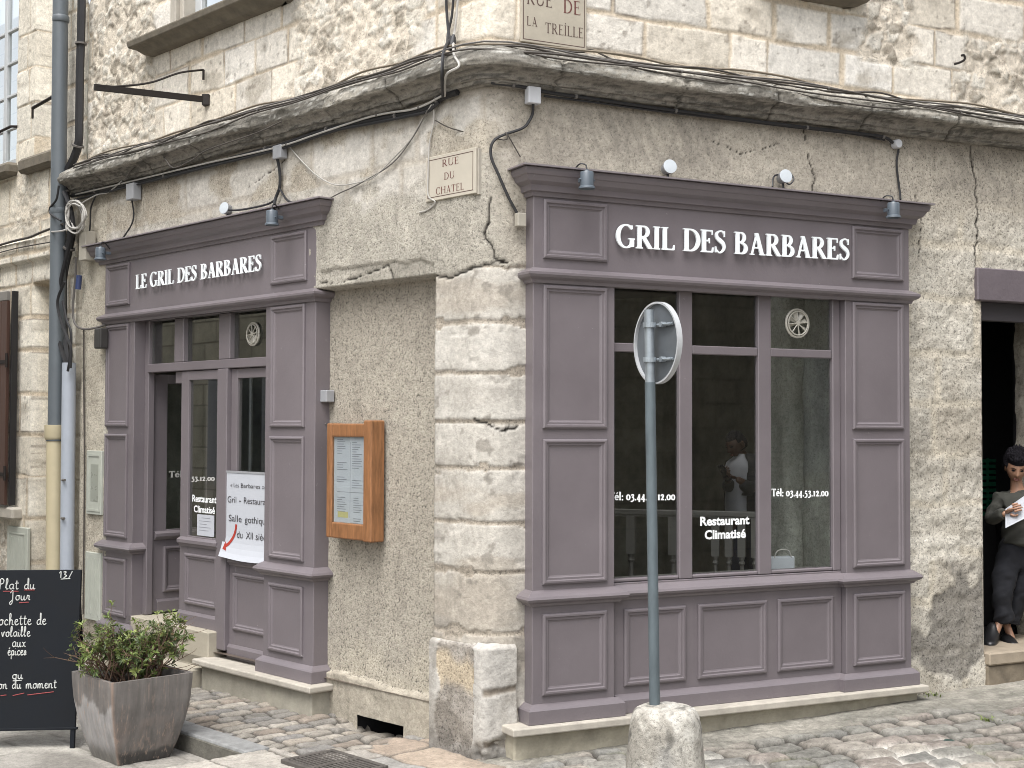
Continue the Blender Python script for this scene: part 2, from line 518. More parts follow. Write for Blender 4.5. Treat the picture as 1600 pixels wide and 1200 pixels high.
class MB:
    def __init__(s, mp=fac):
        s.v = []; s.f = []; s.mp = mp

    def add(s, vs, fs):
        n = len(s.v)
        s.v.extend([tuple(map(float, v)) for v in vs])
        s.f.extend([tuple(i + n for i in f) for f in fs])
        return s

    def box(s, x0, x1, y0, y1, z0, z1):
        x0, x1 = sorted((x0, x1)); y0, y1 = sorted((y0, y1)); z0, z1 = sorted((z0, z1))
        vs = [(x, y, z) for z in (z0, z1) for y in (y0, y1) for x in (x0, x1)]
        return s.add(vs, [(0, 1, 3, 2), (4, 6, 7, 5), (0, 4, 5, 1), (2, 3, 7, 6), (0, 2, 6, 4), (1, 5, 7, 3)])

    def poly(s, pts):
        return s.add(pts, [tuple(range(len(pts)))])

    def prism(s, pts, vec):
        n = len(pts)
        top = [tuple(np.array(p) + np.array(vec)) for p in pts]
        return s.add(list(pts) + top, [tuple(range(n)), tuple(range(2 * n - 1, n - 1, -1))] + [(i, (i + 1) % n, n + (i + 1) % n, n + i) for i in range(n)])

    def sweep(s, path, prof):
        """moulding: prof is a closed loop of (out, z) swept along a plan path of (q, w) with mitred corners"""
        P = [np.array(p, float) for p in path]
        nrm = []
        for i in range(len(P)):
            ns = []
            if i > 0:
                d = P[i] - P[i - 1]; d /= np.linalg.norm(d); ns.append(np.array([-d[1], d[0]]))
            if i < len(P) - 1:
                d = P[i + 1] - P[i]; d /= np.linalg.norm(d); ns.append(np.array([-d[1], d[0]]))
            if len(ns) == 2:
                b = ns[0] + ns[1]; b /= np.linalg.norm(b); b = b / max(0.3, b @ ns[0])
            else:
                b = ns[0]
            nrm.append(b)
        k = len(prof)
        vs = []
        for p, n in zip(P, nrm):
            for o, z in prof:
                a = p + n * o
                vs.append((a[0], a[1], z))
        fs = [tuple(range(k)), tuple(range((len(P) - 1) * k, len(P) * k))]
        for i in range(len(P) - 1):
            for j in range(k):
                fs.append((i * k + j, i * k + (j + 1) % k, (i + 1) * k + (j + 1) % k, (i + 1) * k + j))
        return s.add(vs, fs)

    def panel(s, q0, q1, z0, z1, w0, prof=((0, 0), (0, .014), (.010, .020), (.020, .020), (.026, .010), (.038, .010), (.044, .003), (.052, 0))):
        """raised rectangular panel moulding lying on the plane w = w0"""
        q0, q1 = sorted((q0, q1))
        vs = []
        for d, h in prof:
            vs += [(q0 + d, w0 + h, z0 + d), (q1 - d, w0 + h, z0 + d), (q1 - d, w0 + h, z1 - d), (q0 + d, w0 + h, z1 - d)]
        fs = []
        for i in range(len(prof) - 1):
            for j in range(4):
                fs.append((i * 4 + j, i * 4 + (j + 1) % 4, (i + 1) * 4 + (j + 1) % 4, (i + 1) * 4 + j))
        return s.add(vs, fs)

    def tube(s, pts, r, seg=8, cap=True):
        pts = [np.array(p, float) for p in pts]
        rr = r if hasattr(r, '__len__') else [r] * len(pts)
        n0 = None; rings = []
        for i, p in enumerate(pts):
            d = pts[min(i + 1, len(pts) - 1)] - pts[max(i - 1, 0)]
            d = d / (np.linalg.norm(d) + 1e-12)
            if n0 is None:
                a = np.array([0, 0, 1.0]) if abs(d[2]) < 0.9 else np.array([1.0, 0, 0])
                n0 = np.cross(d, a)
            n0 = n0 - d * (n0 @ d)
            n0 /= np.linalg.norm(n0) + 1e-12
            b = np.cross(d, n0)
            rings.append([p + rr[i] * (math.cos(t) * n0 + math.sin(t) * b) for t in np.linspace(0, 2 * math.pi, seg, endpoint=False)])
        vs = [v for r_ in rings for v in r_]
        fs = [(i * seg + j, i * seg + (j + 1) % seg, (i + 1) * seg + (j + 1) % seg, (i + 1) * seg + j) for i in range(len(pts) - 1) for j in range(seg)]
        if cap:
            fs += [tuple(range(seg)), tuple(range((len(pts) - 1) * seg, len(pts) * seg))]
        return s.add(vs, fs)

    def lathe(s, prof, cen, axis=(0, 0, 1), seg=24, close=True):
        """prof: (radius, height along axis)"""
        ax = np.array(axis, float); ax /= np.linalg.norm(ax)
        a = np.array([1.0, 0, 0]) if abs(ax[0]) < 0.9 else np.array([0, 1.0, 0])
        e1 = np.cross(ax, a); e1 /= np.linalg.norm(e1); e2 = np.cross(ax, e1)
        cen = np.array(cen, float)
        vs = []
        for r, h in prof:
            for t in np.linspace(0, 2 * math.pi, seg, endpoint=False):
                vs.append(cen + ax * h + r * (math.cos(t) * e1 + math.sin(t) * e2))
        fs = [(i * seg + j, i * seg + (j + 1) % seg, (i + 1) * seg + (j + 1) % seg, (i + 1) * seg + j) for i in range(len(prof) - 1) for j in range(seg)]
        if close:
            fs += [tuple(range(seg)), tuple(range((len(prof) - 1) * seg, len(prof) * seg))]
        return s.add(vs, fs)

    def mesh(s, bevel=0.0, seg=1, doubles=False):
        v = s.mp(np.array(s.v, float))
        bm = bmesh.new()
        bv = [bm.verts.new(tuple(p)) for p in v]
        for f in s.f:
            try:
                bm.faces.new([bv[i] for i in f])
            except ValueError:
                pass
        if doubles:
            bmesh.ops.remove_doubles(bm, verts=bm.verts, dist=1e-5)
        bmesh.ops.recalc_face_normals(bm, faces=bm.faces)
        if bevel:
            ed = [e for e in bm.edges if len(e.link_faces) == 2 and e.calc_face_angle(0) > 0.6]
            bmesh.ops.bevel(bm, geom=ed, offset=bevel, segments=seg, affect='EDGES', clamp_overlap=True, profile=0.5)
        me = bpy.data.meshes.new('m')
        bm.to_mesh(me); bm.free()
        return me

    def build(s, name, mat, parent=None, bevel=0.0, seg=1, smooth=False, doubles=False):
        o = link(name, s.mesh(bevel, seg, doubles), M[mat] if isinstance(mat, str) else mat, parent, smooth)
        if smooth:
            sharp(o.data, 0.7)
        return o


def sharp(me, ang):
    bm = bmesh.new(); bm.from_mesh(me)
    for e in bm.edges:
        if len(e.link_faces) == 2 and e.calc_face_angle(0) > ang:
            e.smooth = False
    bm.to_mesh(me); bm.free()


def spline(pts, n=8):
    """catmull-rom through points"""
    P = [np.array(p, float) for p in pts]
    if len(P) < 3:
        return P
    P = [2 * P[0] - P[1]] + P + [2 * P[-1] - P[-2]]
    out = []
    for i in range(1, len(P) - 2):
        for k in range(n):
            t = k / n
            a, b, c, d = P[i - 1], P[i], P[i + 1], P[i + 2]
            out.append(0.5 * (2 * b + (c - a) * t + (2 * a - 5 * b + 4 * c - d) * t * t + (3 * b - a - 3 * c + d) * t ** 3))
    out.append(P[-2])
    return out


def grid_mesh(xs, zs, posfn, colors, rc=None, holes=()):
    """height-field sheet with colour attributes; holes are (x0,x1,z0,z1)"""
    nx, nz_ = len(xs), len(zs)
    P = posfn.reshape(-1, 3)
    i, j = np.meshgrid(np.arange(nx - 1), np.arange(nz_ - 1))
    xc = ((xs[:-1] + xs[1:]) / 2)[i]; zc = ((zs[:-1] + zs[1:]) / 2)[j]
    keep = np.ones(i.shape, bool)
    for h in holes:
        keep &= ~((xc > h[0]) & (xc < h[1]) & (zc > h[2]) & (zc < h[3]))
    i = i[keep]; j = j[keep]
    a = j * nx + i
    F = np.stack([a, a + 1, a + nx + 1, a + nx], 1)
    me = bpy.data.meshes.new('m')
    me.vertices.add(len(P)); me.vertices.foreach_set('co', P.ravel())
    me.loops.add(F.size); me.loops.foreach_set('vertex_index', F.ravel().astype(np.int32))
    me.polygons.add(len(F)); me.polygons.foreach_set('loop_start', (np.arange(len(F)) * 4).astype(np.int32))
    me.polygons.foreach_set('loop_total', np.full(len(F), 4, np.int32))
    me.polygons.foreach_set('use_smooth', np.ones(len(F), bool))
    me.update()
    me.validate()
    ca = me.color_attributes.new('Col', 'FLOAT_COLOR', 'POINT')
    c4 = np.ones((len(P), 4)); c4[:, :3] = colors.reshape(-1, 3)
    ca.data.foreach_set('color', c4.ravel())
    if rc is not None:
        fa = me.attributes.new('rc', 'FLOAT', 'POINT')
        fa.data.foreach_set('value', rc.ravel())
    return me


def lin(r, g, b):
    c = np.array(col(r, g, b)[:3])
    return c * 0.66 + 0.34 * (0.3 * c[0] + 0.59 * c[1] + 0.11 * c[2])


def mixc(a, b, t):
    return a * (1 - t[..., None]) + b * t[..., None]

# ================================================================== THE CORNER BUILDING: walls
bld = thing('corner_building', 'old stone corner building with two mauve shopfronts at its foot', 'building', wpt(0, 0, 0))


def crack(X, Z, col3, h, pts, wid=0.007, depth=0.012, jit=0.03, s=3):
    xx = X + fbm(X * 14, Z * 14, s, 3) * jit * 2
    zz = Z + fbm(X * 14 + 40, Z * 14, s, 3) * jit
    d = pdist(xx, zz, pts)
    m = 1 - sst(wid * 0.35, wid * 1.3, d)
    return mixc(col3, np.broadcast_to(lin(52, 46, 40), col3.shape), m), h - depth * m


def lower_wall():
    xs = np.arange(-5.46, 5.62, 0.0125); zs = np.arange(-0.15, 4.2, 0.0125)
    X, Z = np.meshgrid(xs, zs)
    sh = X.shape
    U = np.abs(X); left = X < 0
    big = fbm(X * 0.9, Z * 0.9, 1, 5); mid = fbm(X * 4, Z * 4, 2, 5); fine = fbm(X * 16, Z * 16, 3, 4)
    base = np.broadcast_to(lin(186, 175, 154), sh + (3,)).copy()
    rc = np.full(sh, 0.55)
    h = mid * 0.012 + fine * 0.008
    # left street, above the shop: lime-washed cut stone with patches of render
    ed, idd = ashlar(X, Z, [3.0, 3.42, 3.78, 4.13, 4.6], 11, 0.45, 0.85)
    up = left & (U > 0.0)
    lime = mixc(np.broadcast_to(lin(206, 197, 180), sh + (3,)), np.broadcast_to(lin(222, 215, 202), sh + (3,)), idd)
    lime = mixc(lime, np.broadcast_to(lin(190, 174, 148), sh + (3,)), (1 - sst(0.012, 0.04, ed)) * 0.45)
    zl = 3.52 + fbm(X * 2, Z * 0.6, 8, 4) * 0.35
    zl = np.where(U > 4.9, 3.0, zl)
    mlime = sst(-0.05, 0.05, Z - zl) * (left | (X < 0.33))
    pat = sst(0.06, 0.16, fbm(X * 2.6 + 4, Z * 3.2, 21, 5) + 0.05)
    mlime = mlime * (1 - 0.85 * pat)
    dirty = mixc(np.broadcast_to(lin(196, 183, 158), sh + (3,)), np.broadcast_to(lin(180, 166, 140), sh + (3,)), sst(-0.15, 0.2, mid))
    spk = mixc(np.broadcast_to(lin(180, 172, 154), sh + (3,)), np.broadcast_to(lin(205, 196, 176), sh + (3,)), sst(-0.2, 0.2, big + mid * 0.6))
    cL = np.where((Z < 3.75)[..., None], spk, dirty)
    cL = mixc(cL, lime, mlime)
    h = h - 0.004 * (1 - sst(0.008, 0.03, ed)) * mlime
    rc = np.where(left, 0.8 * (1 - mlime) + 0.2 * mlime, rc)
    # right street: dirty render over the shop, rough rubble render beyond it
    cR = mixc(np.broadcast_to(lin(188, 176, 155), sh + (3,)), np.broadcast_to(lin(203, 191, 168), sh + (3,)), sst(-0.2, 0.2, big + 0.4 * mid))
    comb = fbm(X * 26 + Z * 14, Z * 5, 31, 3)
    pg = sst(0.0, 0.12, fbm(X * 1.4 + 9, Z * 2.0, 33, 4) + 0.02) * sst(3.7, 3.85, Z) * (X > 0.4)
    cR = mixc(cR, np.broadcast_to(lin(150, 141, 126), sh + (3,)), pg * 0.5 * sst(-0.25, 0.1, comb))
    h = h + np.where((X > 0.3) & (Z > 3.6), comb * 0.008, 0)
    rr = X > 3.2
    ed2, id2 = ashlar(X, Z, [-0.2, 0.45, 0.8, 1.14, 1.5, 1.86, 2.25, 2.6, 3.0, 3.4, 3.7, 4.4], 17, 0.5, 1.0, 0.03)
    cl = mixc(np.broadcast_to(lin(180, 169, 148), sh + (3,)), np.broadcast_to(lin(206, 198, 180), sh + (3,)), np.clip(id2 * 0.7 + mid * 1.6 + 0.15, 0, 1))
    cl = mixc(cl, np.broadcast_to(lin(205, 192, 165), sh + (3,)), (1 - sst(0.01, 0.05, ed2)) * 0.7)
    band = sst(1.55, 1.75, Z) * (1 - sst(2.0, 2.25, Z)) * sst(-0.1, 0.15, mid + big)
    cl = mixc(cl, np.broadcast_to(lin(158, 150, 134), sh + (3,)), band * 0.65)
    low = (1 - sst(0.95, 1.2, Z + mid * 0.5)) * sst(-0.02, 0.05, fbm(X * 2.6, Z * 2.2, 44, 4) + 0.09 - 0.10 * (Z > 0.85))
    cl = mixc(cl, np.broadcast_to(lin(128, 122, 112), sh + (3,)), low * 0.85)
    wh = (1 - sst(0.07, 0.12, np.abs(Z - 1.18 + fine * 0.1))) * (X < 3.85)
    cl = mixc(cl, np.broadcast_to(lin(226, 218, 200), sh + (3,)), wh * 0.7)
    cl = cl * 1.15
    mr = rr * sst(3.2, 3.35, X) * (1 - sst(3.5, 3.75, Z + big * 0.4))
    cR = mixc(cR, cl, mr)
    rough = fbm(X * 9, Z * 9, 47, 5)
    h = h + mr * (rough * 0.022 + fbm(X * 30, Z * 30, 48, 3) * 0.012 - 0.004 * (1 - sst(0.01, 0.05, ed2))) - mr * low * 0.008
    rc = np.where(rr, 0.9, rc)
    base = np.where(left[..., None], cL, cR)
    # blend of the two at the corner
    cc = mixc(cL, cR, sst(-0.05, 0.35, X + fbm(Z * 3, X, 5, 3) * 0.3))
    base = np.where((U < 0.5)[..., None], cc, base)
    # quoin pillar of pale blocks
    rows = [-0.2, 0.30, 0.78, 1.16, 1.46, 1.79, 2.08, 2.385, 2.70, 3.04, 3.6]
    jz = Z + fbm(X * 5, Z * 5, 60, 3) * 0.025
    er = np.min([np.abs(jz - r_) for r_ in rows], 0)
    kk = np.searchsorted(np.array(rows), jz.ravel()).reshape(sh)
    idp = _h(kk, kk * 0 + 3, 4)
    pil = ((U < 0.49 + fbm(Z * 9, X, 66, 3) * 0.05) & (Z < 3.02 + fbm(X * 5, Z, 67, 3) * 0.08 + 0.05 * (X + 0.2)))
    pc = mixc(np.broadcast_to(lin(204, 195, 178), sh + (3,)), np.broadcast_to(lin(228, 221, 207), sh + (3,)), np.clip(idp * 0.5 + 0.5 * sst(1.2, 2.3, Z) + mid * 0.8, 0, 1))
    stain = sst(0.05, 0.18, fbm(X * 2.4, Z * 3.4, 70, 5)) * (0.35 + 0.65 * (1 - sst(1.0, 1.6, Z)))
    pc = mixc(pc, np.broadcast_to(lin(172, 162, 146), sh + (3,)), stain * 0.8) * 0.93
    pc = mixc(pc, np.broadcast_to(lin(188, 172, 148), sh + (3,)), 0.55 * sst(0.02, 0.2, fbm(X * 1.5 + 8, Z * 5, 76, 5)))
    pc = mixc(pc, np.broadcast_to(lin(150, 141, 126), sh + (3,)), 0.7 * sst(0.17, 0.24, fbm(X * 8, Z * 11, 78, 5)))
    jm = 1 - sst(0.008, 0.020, er - 0.03 * sst(0.08, 0.25, fbm(X * 7, Z * 7, 72, 4)))
    pc = mixc(pc, np.broadcast_to(lin(176, 162, 140), sh + (3,)), jm)
    base = np.where(pil[..., None], pc, base)
    ph = fine * 0.005 + mid * 0.006 - 0.005 * jm - 0.006 * sst(0.12, 0.2, fbm(X * 9, Z * 9, 73, 4)) * (er < 0.08) + 0.006 * (idp - 0.5)
    h = np.where(pil, ph, h + np.where((Z > 3.0) & (U < 0.6) & left, 0.004, 0))
    rc = np.where(pil, 0.18 + 0.6 * jm, rc)
    # recessed rendered bay between pillar and shop
    bot = 3.02 + fbm(X * 6, Z * 0, 80, 3) * 0.02
    rec = (X < -0.49) & (X > -1.95) & (Z < bot)
    gcol = mixc(np.broadcast_to(lin(166, 155, 136), sh + (3,)), np.broadcast_to(lin(184, 174, 153), sh + (3,)), np.clip(0.5 - (Z - 1.5) * 0.25 + big * 1.4, 0, 1))
    gcol = mixc(gcol, np.broadcast_to(lin(196, 184, 158), sh + (3,)), (1 - sst(0.3, 0.6, Z + mid * 0.5)) * 0.8)
    fst = (Z < 0.30 - 0.02 * np.sin(X * 5) + mid * 0.08)
    gcol = np.where(fst[..., None], lin(186, 174, 150), gcol)
    base = np.where(rec[..., None], gcol, base)
    h = np.where(rec, -0.125 + fine * 0.006 + np.where(fst, 0.035 + mid * 0.03, 0), h)
    rc = np.where(rec, np.where(fst, 0.3, 1.0), rc)
    # broken underside of the render above it
    brk = (X < -0.5) & (X > -1.9) & (Z > bot) & (Z < bot + 0.11 + fbm(X * 4, Z * 0, 83, 3) * 0.09) & (X > -1.75)
    base = np.where(brk[..., None], base * 0.86, base)
    h = np.where(brk, h - 0.012, h)
    # left strip beside the pipes
    far = X < -5.0
    base = np.where(far[..., None], mixc(np.broadcast_to(lin(178, 166, 142), sh + (3,)), np.broadcast_to(lin(206, 195, 170), sh + (3,)), np.clip(0.6 + mid * 2 + big, 0, 1)), base)
    # wall darkens towards the cornice
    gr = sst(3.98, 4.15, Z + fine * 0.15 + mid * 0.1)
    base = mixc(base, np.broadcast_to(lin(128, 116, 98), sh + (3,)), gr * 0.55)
    # cracks
    for pts, wd in (([(2.44, 4.12), (2.46, 3.95), (2.52, 3.78), (2.5, 3.65)], .006), ([(3.98, 4.15), (4.01, 3.9), (4.05, 3.66), (4.0, 3.3), (4.03, 3.22), (4.3, 3.16), (4.6, 3.15)], .009),
                    ([(0.02, 3.46), (0.0, 3.3), (-0.03, 3.25), (0.02, 3.15), (0.05, 3.09), (0.14, 3.06)], .010), ([(0.12, 3.06), (0.0, 3.05), (-0.33, 2.99), (-0.5, 3.02)], .008),
                    ([(-1.75, 3.06), (-1.4, 3.06), (-1.0, 3.12), (-0.94, 3.04)], .005), ([(3.45, 3.75), (3.5, 3.5), (3.47, 3.3)], .004), ([(-0.1, 2.1), (0.12, 2.02), (0.22, 2.06)], .008),
                    ([(1.6, 3.98), (1.9, 3.9), (2.2, 4.0)], .003), ([(-2.2, 4.0), (-2.7, 3.85)], .003)):
        base, h = crack(X, Z, base, h, pts, wd)
    base = np.where(pil[..., None], base, base * 1.06)
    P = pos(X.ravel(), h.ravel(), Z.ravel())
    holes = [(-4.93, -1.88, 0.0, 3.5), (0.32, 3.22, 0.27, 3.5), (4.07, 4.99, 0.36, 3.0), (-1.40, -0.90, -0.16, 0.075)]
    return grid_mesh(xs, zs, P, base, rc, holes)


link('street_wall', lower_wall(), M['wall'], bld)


def stonework(X, Z, rows, seed, rub, pale=(234, 228, 216), warm=(236, 222, 196), wmin=0.3, wmax=0.75):
    """cut blocks with wide tan joints, and rubble panels where the mask rub is 1"""
    sh = X.shape
    mid = fbm(X * 4, Z * 4, seed + 2, 5); fine = fbm(X * 17, Z * 17, seed + 3, 4)
    ed, idd = ashlar(X, Z, rows, seed, wmin, wmax, 0.010)
    a = mixc(np.broadcast_to(lin(*pale), sh + (3,)), np.broadcast_to(lin(*warm), sh + (3,)), np.clip(_h(idd * 9999, idd * 0, 5), 0, 1))
    a = a * (0.86 + 0.2 * idd)[..., None]
    a = mixc(a, np.broadcast_to(lin(180, 168, 146), sh + (3,)), sst(0.08, 0.24, fbm(X * 3, Z * 5, seed + 9, 5)) * 0.7)
    pits = sst(0.22, 0.3, fbm(X * 22, Z * 22, seed + 10, 3))
    a = mixc(a, np.broadcast_to(lin(120, 106, 88), sh + (3,)), pits * 0.5)
    wj = 0.008 + 0.018 * sst(-0.1, 0.2, fbm(X * 2, Z * 2, seed + 12, 3))
    jm = 1 - sst(wj * 0.5, wj * 1.25, ed)
    a = mixc(a, np.broadcast_to(lin(212, 190, 154), sh + (3,)), jm * 0.9)
    edge = np.exp(-((ed - wj * 1.1) / 0.005) ** 2) * sst(0.0, 0.12, fbm(X * 3 + 7, Z * 3, seed + 14, 3))
    a = mixc(a, np.broadcast_to(lin(120, 104, 84), sh + (3,)), edge * 0.75)
    h = mid * 0.008 + fine * 0.006 - jm * 0.006 + (idd - 0.5) * 0.010
    wx = X + fbm(X * 5, Z * 5, seed + 20, 3) * 0.13; wz = Z + fbm(X * 5 + 30, Z * 5, seed + 21, 3) * 0.13
    wx = X + fbm(X * 9, Z * 9, seed + 20, 4) * 0.16; wz = Z + fbm(X * 9 + 30, Z * 9, seed + 21, 4) * 0.16
    f1, f2, wi = worley(wx * 6.0, wz * 10, seed + 22)
    st = sst(0.10, 0.26, f2 - f1 + fine * 0.35) * (wi > 0.25)
    rubc = mixc(np.broadcast_to(lin(224, 209, 184), sh + (3,)), mixc(np.broadcast_to(lin(168, 155, 132), sh + (3,)), np.broadcast_to(lin(226, 218, 200), sh + (3,)), np.clip(_h(wi * 9999, wi * 0, 2) + fine * 1.2, 0, 1)), st)
    rim = np.exp(-((f2 - f1 - 0.14) / 0.05) ** 2) * (wi > 0.22) * sst(-0.1, 0.15, fbm(X * 11, Z * 11, seed + 23, 2))
    rubc = mixc(rubc, np.broadcast_to(lin(118, 100, 78), sh + (3,)), rim * 0.4)
    rubc = mixc(rubc, np.broadcast_to(lin(128, 108, 84), sh + (3,)), sst(0.12, 0.24, fbm(X * 14, Z * 18, seed + 26, 4)) * 0.35)
    rh = st * (0.003 + 0.008 * wi) + fine * 0.022 + fbm(X * 9, Z * 9, seed + 24, 4) * 0.012 - 0.006
    c = mixc(a, rubc, rub) * 1.2; h = h * (1 - rub) + rh * rub
    rc = 0.15 + 0.35 * rub + 0.2 * jm
    return c, h, rc


def upper_wall():
    xs = np.arange(-5.46, 7.0, 0.0125); zs = np.arange(4.36, 6.55, 0.0125)
    X, Z = np.meshgrid(xs, zs)
    n = fbm(X * 3, Z * 4, 91, 4)
    rub = np.zeros(X.shape)
    for (a, b, c, d) in ((-2.12, -0.72, 4.42, 5.3), (-5.40, -4.25, 4.42, 6.6), (2.95, 3.42, 4.66, 5.3), (3.9, 4.35, 4.44, 4.95), (4.4, 5.2, 4.4, 5.0)):
        m = sst(a - 0.06, a + 0.02, X + n * 0.35) * (1 - sst(b - 0.02, b + 0.06, X + n * 0.35)) * sst(c, c + 0.02, Z) * (1 - sst(d - 0.05, d + 0.05, Z + n * 0.3))
        rub = np.maximum(rub, m)
    c, h, rc = stonework(X, Z, [4.0, 4.46, 4.72, 5.0, 5.31, 5.62, 5.93, 6.25, 6.6], 5, rub)
    P = pos(X.ravel(), (h - 0.03).ravel(), Z.ravel(), 0.12)
    return grid_mesh(xs, zs, P, c, rc, [(-3.95, -2.5, 5.32, 6.6)])


link('upper_wall', upper_wall(), M['wall'], bld)


def cornice():
    xs = np.arange(-5.62, 7.0, 0.02)
    pr = spline([(0.0, 4.145), (0.04, 4.155), (0.055, 4.18), (0.07, 4.185), (0.085, 4.215), (0.13, 4.235), (0.165, 4.245), (0.178, 4.265), (0.17, 4.305), (0.14, 4.345), (0.06, 4.395), (-0.05, 4.45)], 3)
    pr = np.array(pr)
    k = np.arange(len(pr), dtype=float)
    X, K = np.meshgrid(xs, k)
    Wp = np.broadcast_to(pr[:, 0][:, None], X.shape); Zp = np.broadcast_to(pr[:, 1][:, None], X.shape)
    n1 = fbm(X * 5, K * 0.5, 101, 5); n2 = fbm(X * 20, K * 1.2, 102, 4); wear = sst(0.0, 0.25, fbm(X * 1.3, K * 0.05, 103, 4))
    sag = fbm(X * 0.7, K * 0, 104, 2) * 0.03
    Wd = Wp + (n1 * 0.022 + n2 * 0.020) * (Wp > 0.02) - wear * 0.03 * sst(0.10, 0.17, Wp)
    Zd = Zp + n1 * 0.016 + sag + 0.03 * sst(2.5, 4.5, X)
    jn = np.min([np.abs(X - j + n2 * 0.03) for j in (-5.0, -4.1, -3.3, -2.45, -1.55, -0.8, 0.45, 1.35, 2.1, 2.9, 3.7, 4.6, 5.5)], 0)
    Wd = Wd - 0.02 * (1 - sst(0.004, 0.02, jn))
    top = sst(9, 22, K)
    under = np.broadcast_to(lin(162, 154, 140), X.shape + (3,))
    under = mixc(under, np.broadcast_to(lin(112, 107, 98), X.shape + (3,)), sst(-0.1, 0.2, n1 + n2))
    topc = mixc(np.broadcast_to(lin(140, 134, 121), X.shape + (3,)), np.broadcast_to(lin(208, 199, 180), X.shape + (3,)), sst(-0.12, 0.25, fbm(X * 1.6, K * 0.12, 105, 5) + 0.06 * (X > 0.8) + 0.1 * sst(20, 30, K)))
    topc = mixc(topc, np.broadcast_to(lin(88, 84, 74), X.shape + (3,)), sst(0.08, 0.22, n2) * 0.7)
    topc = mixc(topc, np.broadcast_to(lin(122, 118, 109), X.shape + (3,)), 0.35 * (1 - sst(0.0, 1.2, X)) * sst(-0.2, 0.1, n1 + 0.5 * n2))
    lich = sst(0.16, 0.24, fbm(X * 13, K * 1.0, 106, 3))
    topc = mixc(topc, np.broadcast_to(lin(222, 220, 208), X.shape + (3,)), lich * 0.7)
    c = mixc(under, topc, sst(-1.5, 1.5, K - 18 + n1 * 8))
    c = mixc(c, np.broadcast_to(lin(60, 54, 46), X.shape + (3,)), (1 - sst(0.004, 0.012, jn)) * 0.7)
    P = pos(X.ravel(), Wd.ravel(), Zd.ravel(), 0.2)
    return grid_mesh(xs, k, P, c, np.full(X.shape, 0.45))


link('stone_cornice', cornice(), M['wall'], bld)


def plinth():
    xs = np.concatenate([np.arange(-0.49, 0.205, 0.01)]); zs = np.arange(-0.12, 0.735, 0.01)
    X, Z = np.meshgrid(xs, zs); sh = X.shape
    mid = fbm(X * 5, Z * 5, 111, 5); fine = fbm(X * 20, Z * 20, 112, 4)
    L = X < 0
    c = mixc(np.broadcast_to(lin(178, 171, 158), sh + (3,)), np.broadcast_to(lin(204, 198, 187), sh + (3,)), sst(-0.15, 0.15, mid))
    ren = L & (X > -0.41 + mid * 0.16) & (X < -0.09 + mid * 0.10)
    rcol = mixc(mixc(np.broadcast_to(lin(150, 140, 126), sh + (3,)), np.broadcast_to(lin(182, 172, 158), sh + (3,)), sst(-.1, .2, mid + fine * .5)), np.broadcast_to(lin(206, 184, 146), sh + (3,)), sst(0.42, 0.5, Z + mid * 0.25) * (1 - sst(0.60, 0.68, Z + mid * .2)))
    c = np.where(ren[..., None] & (Z > 0.1 + mid * 0.2)[..., None], rcol, c)
    jn = np.minimum(np.abs(Z - 0.45 + mid * 0.06), np.abs(Z - 0.13 + mid * 0.1))
    jm = (1 - sst(0.008, 0.03, jn)) * (~L)
    c = mixc(c, np.broadcast_to(lin(150, 136, 116), sh + (3,)), jm)
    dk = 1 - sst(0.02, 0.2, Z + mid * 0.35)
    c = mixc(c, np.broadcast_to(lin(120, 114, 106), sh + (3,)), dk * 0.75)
    br = (1 - sst(0.10, 0.2, Z + mid * 0.3 - X * 0.4)) * (X > -0.06)
    h = 0.03 + mid * 0.012 + fine * 0.008 - br * (0.03 + fine * 0.06) - jm * 0.012 - np.where(ren, 0.006, 0)
    tp = sst(0.700, 0.735, Z)
    h = h - tp * 0.055
    c = mixc(c, np.broadcast_to(lin(212, 206, 194), sh + (3,)), tp)
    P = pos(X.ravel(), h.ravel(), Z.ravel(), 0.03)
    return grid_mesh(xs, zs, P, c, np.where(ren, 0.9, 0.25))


link('corner_plinth', plinth(), M['wall'], bld)

# upper window on the left street: opening, jambs, sill
m = MB()
m.box(-3.95, -3.862, -0.26, -0.012, 5.31, 6.5)
m.build('window_jamb', 'sill', bld, 0.01)
MB().box(-3.861, -3.80, -0.26, -0.05, 5.31, 6.5).build('jamb_moulding', 'sill', bld, 0.01)
MB().box(-2.6, -2.5, -0.26, -0.012, 5.31, 6.5).build('window_jamb', 'sill', bld, 0.01)
m = MB()
m.sweep([(-4.22, -0.05), (-4.22, 0.0), (-2.2, 0.0), (-2.2, -0.05)], [(0, 5.17), (0.05, 5.18), (0.10, 5.22), (0.15, 5.24), (0.16, 5.29), (0.15, 5.30), (0, 5.315), (-0.2, 5.315), (-0.2, 5.17)])
sl = m.build('window_sill', mat_plain('weathered_dark_sill', col(128, 120, 106), 0.9, 0, 0.35, 9, 0.5, 30), bld, 0.006)
m = MB()
m.box(-3.80, -3.70, -0.22, -0.16, 5.318, 6.5); m.box(-3.70, -2.6, -0.22, -0.16, 5.318, 5.40); m.box(-3.22, -3.14, -0.22, -0.16, 5.40, 6.5)
uw = m.build('window', 'doorwhite', bld, 0.006)
MB().box(-3.72, -2.6, -0.20, -0.195, 5.38, 6.5).build('pane', 'glass', uw)
MB().box(-3.8, -2.5, -0.75, -0.7, 5.2, 6.5).build('room_backing', 'room', bld)
